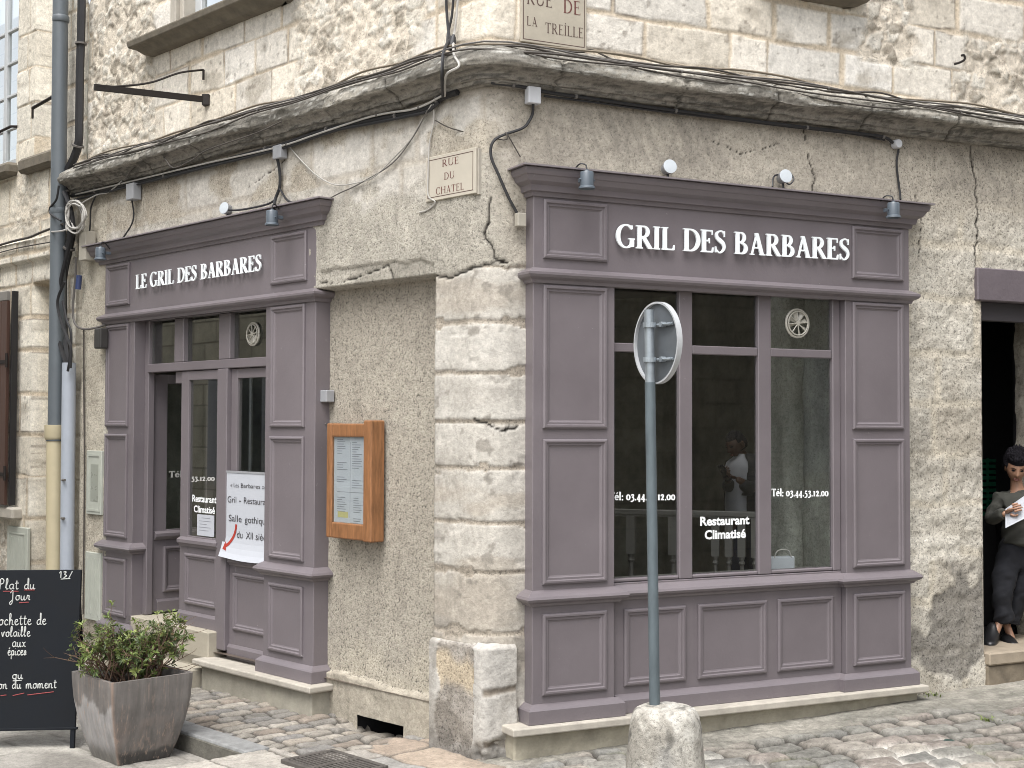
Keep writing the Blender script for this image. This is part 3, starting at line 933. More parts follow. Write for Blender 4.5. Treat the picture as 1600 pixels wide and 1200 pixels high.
# sill of the upper window on the right street, only its underside in frame
q0, _ = px('R', 1262, 4, 0.1); q1, _ = px('R', 1345, 10, 0.1)
m = MB()
m.sweep([(q0 - 0.25, -0.05), (q0 - 0.25, 0.0), (q1, 0.0), (q1, -0.05)], [(0, 5.03), (0.08, 5.06), (0.12, 5.10), (0.12, 5.17), (0, 5.18), (-0.1, 5.18), (-0.1, 5.03)])
m.build('window_sill', sl.data.materials[0], bld, 0.006)

# cellar vent behind the opening at the foot of the recess
m = MB()
m.box(-1.5, -0.8, -0.60, -0.585, -0.2, 0.2); m.box(-1.5, -0.8, -0.58, -0.13, 0.1, 0.12); m.box(-1.52, -1.43, -0.58, -0.12, -0.2, 0.12); m.box(-0.90, -0.8, -0.58, -0.12, -0.2, 0.12)
m.build('cellar_vent', 'dark', bld)

# rooms behind the shopfronts
def wallbox(pts, z0, z1, name, mat):
    m = MB(ident)
    for a, b in pts:
        m.poly([(a[0], a[1], z0), (b[0], b[1], z0), (b[0], b[1], z1), (a[0], a[1], z1)])
    return m.build(name, mat, bld)


A = wpt(-5.45, -0.75, 0); A0 = wpt(-5.45, -0.02, 0); B0 = wpt(3.95, -0.02, 0); B1 = wpt(3.95, -4.2, 0)
D = A - nL * 3.2
wallbox([(A0, A), (A, D), (D, B1), (B1, B0)], 0.25, 3.4, 'room_wall', 'room')
m = MB(ident)
CI = wpt(0, -0.1, 0)
m.poly([(p[0], p[1], 0.28) for p in (A0, CI, B0, B1, D)])
def with_added_well(m, out, c, hw, z_):
    # a ceiling with a square light well added to brighten the room: the four corners joined to the outline by fans
    o = [np.array(p[:2]) for p in out]
    h4 = [c + np.array([a, b]) * hw for a, b in ((-1, -1), (1, -1), (1, 1), (-1, 1))]
    bm = bmesh.new()
    ov = [bm.verts.new((p[0], p[1], z_)) for p in o]; hv = [bm.verts.new((p[0], p[1], z_)) for p in h4]
    ed = [bm.edges.new((ov[i], ov[(i + 1) % len(ov)])) for i in range(len(ov))] + [bm.edges.new((hv[i], hv[(i + 1) % 4])) for i in range(4)]
    bmesh.ops.triangle_fill(bm, use_beauty=True, use_dissolve=False, edges=ed)
    bm.verts.index_update()
    m.add([tuple(v.co) for v in bm.verts], [tuple(v.index for v in f.verts) for f in bm.faces])
    bm.free()
ADDED_WELL = wpt(2.35, -1.45, 0)[:2]
with_added_well(m, (A0, CI, B0, B1, D), ADDED_WELL, 0.75, 3.38)  # ceiling opening added to bring daylight onto the person inside
m.build('room_floor', 'roomfloor', bld)
# rough stone pier inside, seen through the right-hand pane
def pier(u, w_, wd, dp, seed):
    zs = np.linspace(0.3, 3.3, 120); ts = np.linspace(0, 2 * math.pi, 40)
    T, Z = np.meshgrid(ts, zs)
    c, s_ = np.cos(T), np.sin(T)
    k = (np.abs(c) ** 6 + np.abs(s_) ** 6) ** (-1 / 6)
    n = fbm(T * 3, Z * 3, seed, 4) * 0.06
    q = u + (wd + n) * k * c; ww = w_ + (dp + n) * k * s_
    P = pos(q.ravel(), ww.ravel(), Z.ravel(), 0.02)
    me = grid_mesh(ts, zs, P, np.broadcast_to(lin(196, 196, 180), T.shape + (3,)) * (0.9 + 0.6 * fbm(T * 2, Z * 4, seed + 1, 4))[..., None], np.full(T.shape, 0.5))
    return link('stone_pier', me, M['wall'], bld)


pier(3.18, -0.55, 0.20, 0.22, 121)
pier(3.05, -0.95, 0.20, 0.2, 122)

# kitchen doorway on the right: jambs, lintel plate, step, dark passage
m = MB()
xs = np.linspace(-0.55, 0.0, 30); zs = np.linspace(0.3, 3.02, 140)
for qq, sg in ((4.99, -1), (4.07, 1)):
    Wg, Z = np.meshgrid(xs, zs)
    n = fbm(Wg * 8 + qq, Z * 8, 131, 4) * 0.06 + (fbm(Wg * 2, Z * 2, 132, 3)) * 0.05
    P = pos((qq + sg * np.where(Wg > -0.02, 0, n)).ravel(), Wg.ravel(), Z.ravel())
    cI = mixc(np.broadcast_to(lin(150, 140, 122), Z.shape + (3,)), np.broadcast_to(lin(200, 190, 168), Z.shape + (3,)), sst(-0.2, 0.2, n * 6))
    link('door_jamb', grid_mesh(xs, zs, P, cI, np.full(Z.shape, 0.5)), M['wall'], bld)
m = MB()
m.box(4.01, 5.4, -0.1, 0.028, 3.0, 3.245)
m.build('door_lintel', 'paint_worn', bld, 0.008)
m = MB()
m.box(4.09, 4.99, -0.12, -0.05, 2.86, 3.0)
m.build('door_head', mat_plain('dark_door_head', col(70, 66, 70), 0.6), bld, 0.004)
m = MB()
m.box(4.08, 5.2, -0.55, 0.05, 0.30, 0.395)
m.build('door_step', mat_plain('worn_tan_step', col(182, 168, 148), 0.8, 0, 0.2, 8, 0.2), bld, 0.012)
m = MB()
m.box(4.08, 5.2, -0.6, 0.03, -0.1, 0.298)
m.build('step_base', mat_plain('rough_step_stone', col(146, 134, 116), 0.95, 0, 0.4, 9, 0.9, 18), bld, 0.012)
m = MB()
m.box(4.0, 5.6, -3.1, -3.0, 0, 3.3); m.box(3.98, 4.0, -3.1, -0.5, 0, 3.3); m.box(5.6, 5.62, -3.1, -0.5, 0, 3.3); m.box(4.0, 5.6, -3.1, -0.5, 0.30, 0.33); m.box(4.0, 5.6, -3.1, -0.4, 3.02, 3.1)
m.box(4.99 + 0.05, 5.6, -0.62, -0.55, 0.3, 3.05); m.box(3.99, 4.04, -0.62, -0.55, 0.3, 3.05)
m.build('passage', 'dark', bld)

# the rest of the block above and behind, so the house is whole from the side
m = MB(ident)
R0, R1, R2, R3 = wpt(-5.46, -0.05, 0), wpt(0, -0.05, 0), wpt(7.0, -0.05, 0), wpt(7.0, -6, 0)
R4 = wpt(-5.46, -6, 0)
with_added_well(m, (R0, R1, R2, R3, R4), ADDED_WELL, 1.3, 6.53)  # roof opened over the added light well to let sky light in
m.build('roof', 'cement', bld)
m = MB()
m.box(5.58, 7.0, -0.15, -0.02, -0.1, 4.3)
m.build('side_wall', 'cement', bld)

# ================================================================== lettering
def bar(x0, y0, x1, y1, w0, w1=None):
    return ('l', x0, y0, x1, y1, w0, w1 if w1 else w0)


def arc(cx, cy, rx, ry, a0, a1, th, tn, n=26):
    pts = []
    for a in np.linspace(math.radians(a0), math.radians(a1), n):
        wv = tn + (th - tn) * abs(math.cos(a)) ** 1.3
        pts.append((cx + rx * math.cos(a), cy + ry * math.sin(a), wv))
    return ('p', pts)


def spl(pts, ws):
    p = spline([(a, b, w_) for (a, b), w_ in zip(pts, ws)], 7)
    return ('p', [tuple(v) for v in p])


def glyphs(T, t, sf):
    """roman capitals and figures as strokes; T thick stem, t hairline, sf serif thickness"""
    so = 0.075
    def stem(x, top=True, bot=True, y0=0, y1=1):
        r = [bar(x, y0, x, y1, T)]
        if bot: r.append(bar(x - T / 2 - so, y0 + sf / 2, x + T / 2 + so, y0 + sf / 2, sf))
        if top: r.append(bar(x - T / 2 - so, y1 - sf / 2, x + T / 2 + so, y1 - sf / 2, sf))
        return r
    x = so + T / 2
    G = {}
    G['I'] = (2 * so + T, stem(x))
    G['L'] = (0.62, stem(x) + [bar(x, t / 2, 0.58, t / 2, t), bar(0.58, 0, 0.61, 0.24, t, t * 0.7)])
    G['E'] = (0.63, stem(x) + [bar(x, t / 2, 0.58, t / 2, t), bar(0.57, 0, 0.61, 0.24, t, t * 0.7), bar(x, 1 - t / 2, 0.55, 1 - t / 2, t), bar(0.55, 1, 0.57, 0.78, t, t * 0.7), bar(x, 0.52, 0.42, 0.52, t), bar(0.42, 0.40, 0.42, 0.64, t * 0.8)])
    G['F'] = G['E']
    G['D'] = (0.80, stem(x) + [arc(x + 0.16, 0.5, 0.41, 0.5 - t / 2, -90, 90, T, t), bar(x, t / 2, x + 0.18, t / 2, t), bar(x, 1 - t / 2, x + 0.18, 1 - t / 2, t)])
    G['R'] = (0.76, stem(x) + [arc(x + 0.18, 0.74, 0.21, 0.26 - t / 2, -90, 90, T * 0.9, t), bar(x, 0.48 + t / 2, x + 0.2, 0.48 + t / 2, t), bar(x, 1 - t / 2, x + 0.2, 1 - t / 2, t), bar(x + 0.17, 0.52, 0.68, 0.0, T), bar(0.6, sf / 2, 0.78, sf / 2, sf)])
    G['B'] = (0.70, stem(x) + [arc(x + 0.16, 0.755, 0.18, 0.245 - t / 2, -90, 90, T * 0.85, t), arc(x + 0.18, 0.265, 0.24, 0.265 - t / 2, -90, 90, T * 0.95, t), bar(x, 0.52, x + 0.18, 0.52, t), bar(x, t / 2, x + 0.2, t / 2, t), bar(x, 1 - t / 2, x + 0.17, 1 - t / 2, t)])
    G['G'] = (0.84, [arc(0.43, 0.5, 0.36, 0.5 - t / 2 + 0.02, 48, 325, T, t), bar(0.70, 0.82, 0.70, 0.98, t * 0.9), bar(0.71, 0.05, 0.71, 0.42, T * 0.95), bar(0.54, 0.42 - sf / 2, 0.84, 0.42 - sf / 2, sf)])
    G['C'] = (0.78, [arc(0.43, 0.5, 0.36, 0.5 - t / 2 + 0.02, 42, 318, T, t), bar(0.70, 0.76, 0.70, 0.98, t * 0.9), bar(0.71, 0.05, 0.70, 0.2, t * 0.7)])
    G['S'] = (0.56, [spl([(0.48, 0.84), (0.38, 0.965), (0.24, 0.97), (0.11, 0.86), (0.13, 0.68), (0.28, 0.55), (0.43, 0.42), (0.47, 0.22), (0.36, 0.06), (0.22, 0.02), (0.08, 0.14)], [t, t, t * 1.1, T * 0.6, T * 0.85, T * 1.05, T * 0.9, T * 0.65, t * 1.1, t, t]), bar(0.485, 0.72, 0.485, 0.99, t * 0.8), bar(0.06, 0.01, 0.06, 0.29, t * 0.8)])
    G['A'] = (0.80, [bar(0.14, 0.0, 0.40, 1.0, t, t), bar(0.37, 1.0, 0.66, 0.0, T), bar(0.22, 0.33, 0.54, 0.33, t), bar(0.02, sf / 2, 0.27, sf / 2, sf), bar(0.52, sf / 2, 0.82, sf / 2, sf)])
    G['U'] = (0.84, [bar(x, 0.3, x, 1, T), arc(0.42, 0.32, 0.42 - x, 0.31 - t / 2, 180, 360, T * 0.8, t * 1.4), bar(0.84 - x, 0.3, 0.84 - x, 1, t), bar(0.02, 1 - sf / 2, x + T / 2 + so, 1 - sf / 2, sf), bar(0.6, 1 - sf / 2, 0.84, 1 - sf / 2, sf)])
    G['H'] = (0.88, stem(x) + stem(0.88 - x) + [bar(x, 0.52, 0.88 - x, 0.52, t)])
    G['T'] = (0.74, stem(0.37, top=False) + [bar(0.03, 1 - t / 2, 0.71, 1 - t / 2, t), bar(0.05, 1, 0.04, 0.77, t), bar(0.69, 1, 0.70, 0.77, t)])
    G['0'] = (0.62, [arc(0.31, 0.36, 0.22, 0.36 - t / 2, 0, 360, T, t)])
    G['1'] = (0.44, [bar(0.22, 0, 0.22, 0.72, T), bar(0.06, sf / 2, 0.38, sf / 2, sf), bar(0.08, 0.62, 0.22, 0.70, t)])
    G['2'] = (0.58, [spl([(0.08, 0.56), (0.2, 0.7), (0.36, 0.66), (0.40, 0.5), (0.25, 0.25), (0.08, 0.05)], [T * .8, t, T * .8, T, T * .7, t]), bar(0.06, T * .4, 0.52, T * .4, T * .8)])
    G['3'] = (0.56, [spl([(0.1, 0.62), (0.24, 0.71), (0.4, 0.6), (0.3, 0.42), (0.2, 0.38)], [T * .6, t, T, t, t]), spl([(0.2, 0.38), (0.4, 0.3), (0.44, 0.1), (0.3, -0.1), (0.08, -0.14)], [t, T * .7, T, T * .6, T * .7])])
    G['4'] = (0.60, [bar(0.38, -0.22, 0.38, 0.74, T), bar(0.04, 0.12, 0.56, 0.12, T * .7), bar(0.06, 0.12, 0.38, 0.72, t)])
    G['5'] = (0.56, [bar(0.14, 0.67, 0.48, 0.67, T * .8), bar(0.14, 0.38, 0.16, 0.68, t), spl([(0.12, 0.36), (0.34, 0.38), (0.44, 0.18), (0.34, -0.06), (0.08, -0.14)], [t, T * .6, T, T * .7, T * .6])])
    G['.'] = (0.26, [('p', [(0.13, 0.07, T * .9), (0.131, 0.07, T * .9)])])
    G[':'] = (0.28, [('p', [(0.13, 0.07, T * .9), (0.131, 0.07, T * .9)]), ('p', [(0.13, 0.5, T * .9), (0.131, 0.5, T * .9)])])
    G['l'] = (0.34, [bar(0.17, 0, 0.17, 1.05, T), bar(0.03, sf / 2, 0.31, sf / 2, sf), bar(0.04, 1.02, 0.17, 1.02, sf)])
    G['é'] = (0.56, [arc(0.29, 0.34, 0.2, 0.34 - t / 2, 10, 310, T, t), bar(0.1, 0.38, 0.48, 0.38, t), bar(0.26, 0.78, 0.4, 0.98, t, T * .8)])
    G['İ'] = (2 * so + T, stem(x) + [('p', [(x, 1.16, T), (x + .001, 1.16, T)])])
    G[' '] = (0.32, [])
    return G


GL_BOLD = glyphs(0.175, 0.065, 0.05)
GL_PLAQUE = glyphs(0.13, 0.05, 0.04)
GL_FAT = glyphs(0.24, 0.11, 0.08)


def sdf(strokes, X, Y):
    d = np.full(X.shape, 9.0)
    for s in strokes:
        if s[0] == 'l':
            _, x0, y0, x1, y1, w0, w1 = s
            L = math.hypot(x1 - x0, y1 - y0)
            ux, uy = (x1 - x0) / L, (y1 - y0) / L
            a = (X - x0) * ux + (Y - y0) * uy
            b = -(X - x0) * uy + (Y - y0) * ux
            if abs(ux) > 0.05 and abs(uy) > 0.05:        # slanted strokes are cut level at the lines
                hw = (w0 + (w1 - w0) * np.clip(a / L, 0, 1)) / 2
                dd = np.maximum(np.abs(b) - hw, np.maximum(min(y0, y1) - Y, Y - max(y0, y1)))
            else:
                hw = (w0 + (w1 - w0) * np.clip(a / L, 0, 1)) / 2
                dd = np.maximum(np.abs(b) - hw, np.maximum(-a, a - L))
            d = np.minimum(d, dd)
        else:
            P = s[1]
            for (ax, ay, aw), (bx, by, bw) in zip(P[:-1], P[1:]):
                vx, vy = bx - ax, by - ay
                t = np.clip(((X - ax) * vx + (Y - ay) * vy) / (vx * vx + vy * vy + 1e-12), 0, 1)
                d = np.minimum(d, np.hypot(X - ax - t * vx, Y - ay - t * vy) - (aw + (bw - aw) * t) / 2)
    return d


_gc = {}


GL_SIGN = glyphs(0.185, 0.07, 0.055)


def glyph_poly(key, strokes, res):
    k = (key, res)
    if k in _gc:
        return _gc[k]
    xs = np.arange(-0.12, 1.1, res); ys = np.arange(-0.32, 1.35, res)
    X, Y = np.meshgrid(xs, ys)
    d = sdf(strokes, X, Y)
    polys = []
    for j in range(len(ys) - 1):
        row = d[j:j + 2]
        if row.min() > 0:
            continue
        for i in range(len(xs) - 1):
            c = [(xs[i], ys[j], d[j, i]), (xs[i + 1], ys[j], d[j, i + 1]), (xs[i + 1], ys[j + 1], d[j + 1, i + 1]), (xs[i], ys[j + 1], d[j + 1, i])]
            if min(v[2] for v in c) > 0:
                continue
            out = []
            for a, b in zip(c, c[1:] + c[:1]):
                if a[2] <= 0:
                    out.append((a[0], a[1]))
                if (a[2] <= 0) != (b[2] <= 0):
                    t = a[2] / (a[2] - b[2])
                    out.append((a[0] + (b[0] - a[0]) * t, a[1] + (b[1] - a[1]) * t))
            if len(out) >= 3:
                polys.append(out)
    _gc[k] = polys
    return polys


def serif(text, G, q0, q1, zb0, zb1, cap, w_, depth, mp=fac, res=0.035, gap=0.05):
    """lay a line of roman letters between q0 and q1 on the wall plane; returns one mesh"""
    adv = []
    x = 0
    for ch in text:
        adv.append(x); x += G[ch][0] + gap
    x -= gap
    sx = (q1 - q0) / x
    bm = bmesh.new()
    for ch, a in zip(text, adv):
        for poly in glyph_poly((id(G), ch), G[ch][1], res):
            pts = []
            for gx, gy in poly:
                qq = q0 + (a + gx) * sx
                zb = zb0 + (zb1 - zb0) * (qq - q0) / (q1 - q0)
                pts.append((qq, w_, zb + gy * cap))
            P = mp(np.array(pts))
            try:
                bm.faces.new([bm.verts.new(tuple(p)) for p in P])
            except ValueError:
                pass
    bmesh.ops.remove_doubles(bm, verts=bm.verts, dist=cap * 0.002)
    n = mp(np.array([[(q0 + q1) / 2, w_, zb0], [(q0 + q1) / 2, w_ + 1, zb0]])); n = n[1] - n[0]
    for f in bm.faces:
        f.normal_update()
    if depth:
        r = bmesh.ops.extrude_face_region(bm, geom=list(bm.faces))
        vs = [e for e in r['geom'] if isinstance(e, bmesh.types.BMVert)]
        bmesh.ops.translate(bm, verts=vs, vec=Vector(tuple(n * depth)))
    bmesh.ops.recalc_face_normals(bm, faces=bm.faces)
    me = bpy.data.meshes.new('m')
    bm.to_mesh(me); bm.free()
    return me


def sans(text, size, bold=0.0, align='LEFT'):
    cu = bpy.data.curves.new('t', 'FONT')
    cu.body = text; cu.size = size; cu.offset = bold; cu.align_x = align; cu.resolution_u = 3
    o = bpy.data.objects.new('t', cu)
    COL.objects.link(o)
    bpy.context.view_layer.update()
    me = bpy.data.meshes.new_from_object(o)
    bpy.data.objects.remove(o); bpy.data.curves.remove(cu)
    return me


def sans_on(text, q0, q1, z0, cap, w_, bold=0.02, mp=fac, z1=None):
    """a line of the built-in sans lettering stretched between q0 and q1"""
    me = sans(text, 1.0, bold)
    n = len(me.vertices); co = np.empty(n * 3); me.vertices.foreach_get('co', co); co = co.reshape(-1, 3)
    x0, x1 = co[:, 0].min(), co[:, 0].max()
    H = 0.72
    t = (co[:, 0] - x0) / (x1 - x0)
    z1 = z0 if z1 is None else z1
    P = mp(np.stack([q0 + (q1 - q0) * t, np.full(n, w_), z0 + (z1 - z0) * t + co[:, 1] / H * cap], 1))
    me.vertices.foreach_set('co', P.ravel()); me.update()
    return me


def joinm(meshes):
    bm = bmesh.new()
    for me in meshes:
        bm.from_mesh(me)
    out = bpy.data.meshes.new('m'); bm.to_mesh(out); bm.free()
    return out


# ================================================================== SHOPFRONTS
CORN = [(0, 3.47), (0.012, 3.47), (0.018, 3.495), (0.035, 3.50), (0.042, 3.535), (0.072, 3.555), (0.088, 3.585), (0.096, 3.59), (0.105, 3.61), (0.105, 3.63), (0, 3.632)]
STR = [(0, 2.935), (0.012, 2.935), (0.018, 2.955), (0.045, 2.97), (0.055, 2.985), (0.055, 3.0), (0.03, 3.015), (0, 3.03)]
LEDGE = [(0, 0.955), (0.015, 0.955), (0.025, 0.97), (0.052, 0.985), (0.06, 1.0), (0.052, 1.015), (0.025, 1.035), (0, 1.05)]
BASE = [(0, 0.245), (0.04, 0.245), (0.04, 0.325), (0.032, 0.335), (0.008, 0.355), (0, 0.36)]
SHEET = [(0, 3.634), (0.128, 3.634), (0.128, 3.644), (0, 3.66)]


def pilaster(root, q0, q1, wf, p0, p1, wback):
    q0, q1 = sorted((q0, q1))
    o = MB().box(q0, q1, wback, wf, 0.246, 2.97).build('pilaster', 'paint', root, 0.004)
    for za, zb in ((0.41, 0.905), (1.085, 1.975), (2.04, 2.925)):
        MB().panel(p0, p1, za, zb, wf).build('panel', 'paint', o)
    return o


# ---- right street
rs = thing('shopfront', 'wide mauve shopfront with a three light window on the right hand street', 'shopfront', wpt(1.77, 0, 0.2), 'mauve shopfronts')
pilaster(rs, 0.27, 0.85, 0.10, 0.335, 0.79, -0.06)
pilaster(rs, 2.70, 3.28, 0.10, 2.755, 3.215, -0.06)
fa = MB().box(0.271, 3.279, -0.06, 0.101, 2.972, 3.56).build('fascia', 'paint', rs, 0.004)
for a, b in ((0.335, 0.79), (2.755, 3.215)):
    MB().panel(a, b, 3.09, 3.455, 0.101).build('panel', 'paint', fa)
def letters(text, G, q0, q1, za, zb, cap, w_, dp, gap, par):
    xs = []; x = 0
    for ch in text:
        xs.append(x); x += G[ch][0] + gap
    x -= gap
    for ch, a in zip(text, xs):
        if ch != ' ':
            b = a + G[ch][0]
            f = lambda t: q0 + (q1 - q0) * t / x
            g = lambda t: za + (zb - za) * t / x
            link('letter', serif(ch, G, f(a), f(b), g(a), g(b), cap, w_, dp), M['white'], par)


letters('GRIL DES BARBARES', GL_SIGN, 0.845, 2.715, 3.185, 3.21, 0.148, 0.122, 0.012, 0.05, fa)
fullp = [(0.27, -0.02), (0.27, 0.10), (0.868, 0.10), (0.868, 0.05), (2.682, 0.05), (2.682, 0.10), (3.28, 0.10), (3.28, -0.02)]
outp = [(0.27, -0.02), (0.27, 0.101), (3.28, 0.101), (3.28, -0.02)]
MB().sweep(outp, CORN).build('cornice', 'paint', rs)
MB().sweep(outp, SHEET).build('cover_sheet', mat_plain('painted_metal_cover', col(150, 142, 146), 0.4), rs)
MB().sweep(outp, STR).build('string_moulding', 'paint', rs)
MB().sweep(fullp, LEDGE).build('ledge', 'paint', rs)
MB().sweep(fullp, BASE).build('base_board', 'paint', rs)
st = MB().box(0.852, 2.698, -0.06, 0.05, 0.247, 1.062).build('stall_riser', 'paint', rs, 0.003)
for a, b in ((0.945, 1.41), (1.505, 2.055), (2.145, 2.62)):
    MB().panel(a, b, 0.41, 0.895, 0.05).build('panel', 'paint', st)
fr = MB()
fr.box(0.852, 0.872, -0.05, 0.05, 1.064, 2.968)
for a, b in ((1.37, 1.472), (2.0, 2.108), (2.632, 2.698)):
    fr.box(a, b, 0.004, 0.048, 1.064, 2.968)
for a, b in ((0.874, 1.368), (1.474, 1.998), (2.11, 2.63)):
    fr.box(a, b, 0.005, 0.044, 2.53, 2.588); fr.box(a, b, 0.005, 0.044, 2.938, 2.967); fr.box(a, b, -0.04, 0.044, 1.065, 1.088)
wf = fr.build('window_frame', 'paint', rs, 0.006)
panes = {}
for i, (a, b) in enumerate(((0.873, 1.369), (1.473, 1.999), (2.109, 2.631))):
    panes[i, 0] = MB().box(a, b, 0.017, 0.022, 1.087, 2.531).build('pane', 'glass', wf)
    panes[i, 1] = MB().box(a, b, 0.017, 0.022, 2.587, 2.939).build('pane', 'glass', wf)
for i, (a, b) in ((0, (0.857, 1.352)), (2, (2.125, 2.61))):
    me = serif('Tél: 03.44.53.12.00', GL_FAT, a, b, 1.585, 1.575, 0.052, 0.0235, 0.0, res=0.06, gap=0.03)
    link('telephone_lettering', me, M['vinyl'], rs)
me = joinm([sans_on('Restaurant', 1.547, 1.942, 1.405, 0.058, 0.0235, 0.035), sans_on('Climatisé', 1.582, 1.912, 1.315, 0.058, 0.0235, 0.035)])
link('notice_lettering', me, M['vinyl'], rs)


def vent(parent, q, w_, z, R):
    m = MB()
    for a, b in ((0, 1),):
        ring = [(R * math.cos(t), R * math.sin(t)) for t in np.linspace(0, 2 * math.pi, 25)]
        m.tube([(q + x, w_, z + y) for x, y in ring], 0.009, 6, False)
        m.tube([(q + x * 0.86, w_ + 0.01, z + y * 0.86) for x, y in ring], 0.005, 6, False)
    for k in range(8):
        t = k * math.pi / 4 + 0.1
        c, s_ = math.cos(t), math.sin(t)
        n = (-s_, c)
        m.poly([(q + c * R * 0.1, w_, z + s_ * R * 0.1), (q + c * R * 0.84 + n[0] * 0.004, w_ + 0.006, z + s_ * R * 0.84 + n[1] * 0.004), (q + c * R * 0.84 + n[0] * 0.030, w_ - 0.012, z + s_ * R * 0.84 + n[1] * 0.030), (q + c * R * 0.1 + n[0] * 0.006, w_ - 0.004, z + s_ * R * 0.1 + n[1] * 0.006)])
        m.tube([(q, w_ + 0.008, z), (q + c * R * 0.9, w_ + 0.008, z + s_ * R * 0.9)], 0.004, 5)
    m.lathe([(0.0, -0.01), (0.018, -0.01), (0.018, 0.012), (0.0, 0.014)], (0, 0, 0), seg=10, close=False)
    # the hub was built at the origin round z: lay it on the glass
    n0 = len(m.v) - 40
    m.v[n0:] = [(q + a, w_ + c_, z + b) for a, b, c_ in m.v[n0:]]
    return m.build('ventilator', mat_plain('clear_fan_plastic', col(200, 196, 184), 0.35), parent)


vent(rs, 2.338, 0.034, 2.765, 0.095)
m = MB()
m.sweep([(0.16, -0.06), (0.16, 0.13), (3.30, 0.13), (3.30, -0.06)], [(0, 0.195), (0.055, 0.195), (0.06, 0.2), (0.06, 0.238), (0.055, 0.2425), (0, 0.2425), (-0.18, 0.2425), (-0.18, 0.195)])
m.build('stone_sill', 'sill', rs, 0.004)
m = MB()
m.box(0.14, 3.32, -0.06, 0.12, -0.1, 0.194)
m.build('sill_wall', 'stucco_foot', rs, 0.01)

# ---- left street (q negative)
ls = thing('shopfront', 'narrower mauve shopfront with an open door on the left hand street', 'shopfront', wpt(-3.4, 0, 0.2), 'mauve shopfronts')
pilaster(ls, -5.0, -4.47, 0.0, -4.965, -4.555, -0.17)
pilaster(ls, -2.44, -1.80, 0.0, -2.36, -1.92, -0.17)
fa = MB().box(-5.019, -1.801, -0.17, 0.001, 2.972, 3.56).build('fascia', 'paint', ls, 0.004)
for a, b in ((-4.975, -4.55), (-2.365, -1.905)):
    MB().panel(a, b, 3.09, 3.45, 0.001).build('panel', 'paint', fa)
letters('LE GRIL DES BARBARES', GL_BOLD, -4.40, -2.465, 3.205, 3.205, 0.122, 0.024, 0.010, 0.07, fa)
outp = [(-5.10, -0.14), (-5.10, 0.001), (-1.72, 0.001), (-1.72, -0.14)]
MB().sweep(outp, CORN).build('cornice', 'paint', ls)
MB().sweep(outp, SHEET).build('cover_sheet', mat_plain('painted_metal_cover', col(150, 142, 146), 0.4), ls)
outp = [(-5.02, -0.14), (-5.02, 0.001), (-1.80, 0.001), (-1.80, -0.14)]
MB().sweep(outp, STR).build('string_moulding', 'paint', ls)
for a, b in ((-5.0, -4.47), (-2.44, -1.80)):
    pth = [(a, -0.14), (a, 0.0), (b, 0.0), (b, -0.14)]
    MB().sweep(pth, LEDGE).build('ledge', 'paint', ls)
    MB().sweep(pth, BASE).build('base_board', 'paint', ls)
fr = MB()
fr.box(-4.468, -4.40, -0.16, -0.10, 0.44, 2.968)
fr.box(-4.399, -2.442, -0.17, -0.085, 2.50, 2.572)
fr.box(-4.399, -2.442, -0.17, -0.085, 2.938, 2.968)
for a, b in ((-3.95, -3.80), (-3.25, -3.085), (-2.57, -2.442)):
    fr.box(a, b, -0.168, -0.088, 2.574, 2.936)
fr.box(-3.245, -3.10, -0.175, -0.075, 0.30, 2.498)
fr.box(-3.98, -3.845, -0.175, -0.12, 2.40, 2.498)
wf = fr.build('door_frame', 'paint', ls, 0.005)
for a, b in ((-4.395, -3.95), (-3.80, -3.25), (-3.085, -2.57)):
    MB().box(a, b, -0.135, -0.13, 2.572, 2.938).build('pane', 'door_glass', wf)
vent(ls, -2.80, -0.118, 2.755, 0.085)


def leaf(q0, q1, z0, z1, wf_, gz0, root, ledge=True, name='door', st0=0.09, st1=0.09):
    """panelled and glazed leaf standing in the plane w = wf_"""
    d = MB()
    wb = wf_ - 0.045
    d.box(q0, q0 + st0, wb, wf_, z0, z1); d.box(q1 - st1, q1, wb, wf_, z0, z1)
    d.box(q0 + st0, q1 - st1, wb, wf_ - 0.001, z1 - 0.075, z1); d.box(q0 + st0, q1 - st1, wb, wf_ - 0.001, z0, gz0)
    o = d.build(name, 'paint', root, 0.003)
    MB().box(q0 + st0, q1 - st1, wb + 0.02, wb + 0.025, gz0, z1 - 0.074).build('pane', 'door_glass', o)
    MB().panel(q0 + st0 - 0.02, q1 - st1 + 0.02, max(z0, 0.3) + 0.17, gz0 - 0.14, wf_).build('panel', 'paint', o)
    MB().sweep([(q0 + 0.02, wf_), (q1 - 0.02, wf_)], [(-0.002, gz0 - 0.085), (0.014, gz0 - 0.085), (0.022, gz0 - 0.07), (0.04, gz0 - 0.055), (0.04, gz0 - 0.03), (0.015, gz0 - 0.015), (-0.002, gz0 - 0.01)]).build('drip_rail', 'paint', o)
    MB().sweep([(q0, wf_), (q1, wf_)], [(-0.002, z0), (0.018, z0), (0.018, z0 + 0.085), (0.005, z0 + 0.105), (-0.002, z0 + 0.108)]).build('kick_board', 'paint', o)
    return o


dc = leaf(-3.845, -3.20, 0.438, 2.495, -0.10, 1.155, ls, st0=0.12, st1=0.065)
leaf(-3.098, -2.442, 0.246, 2.495, -0.115, 1.05, ls, name='side_panel', st0=0.085, st1=0.10)
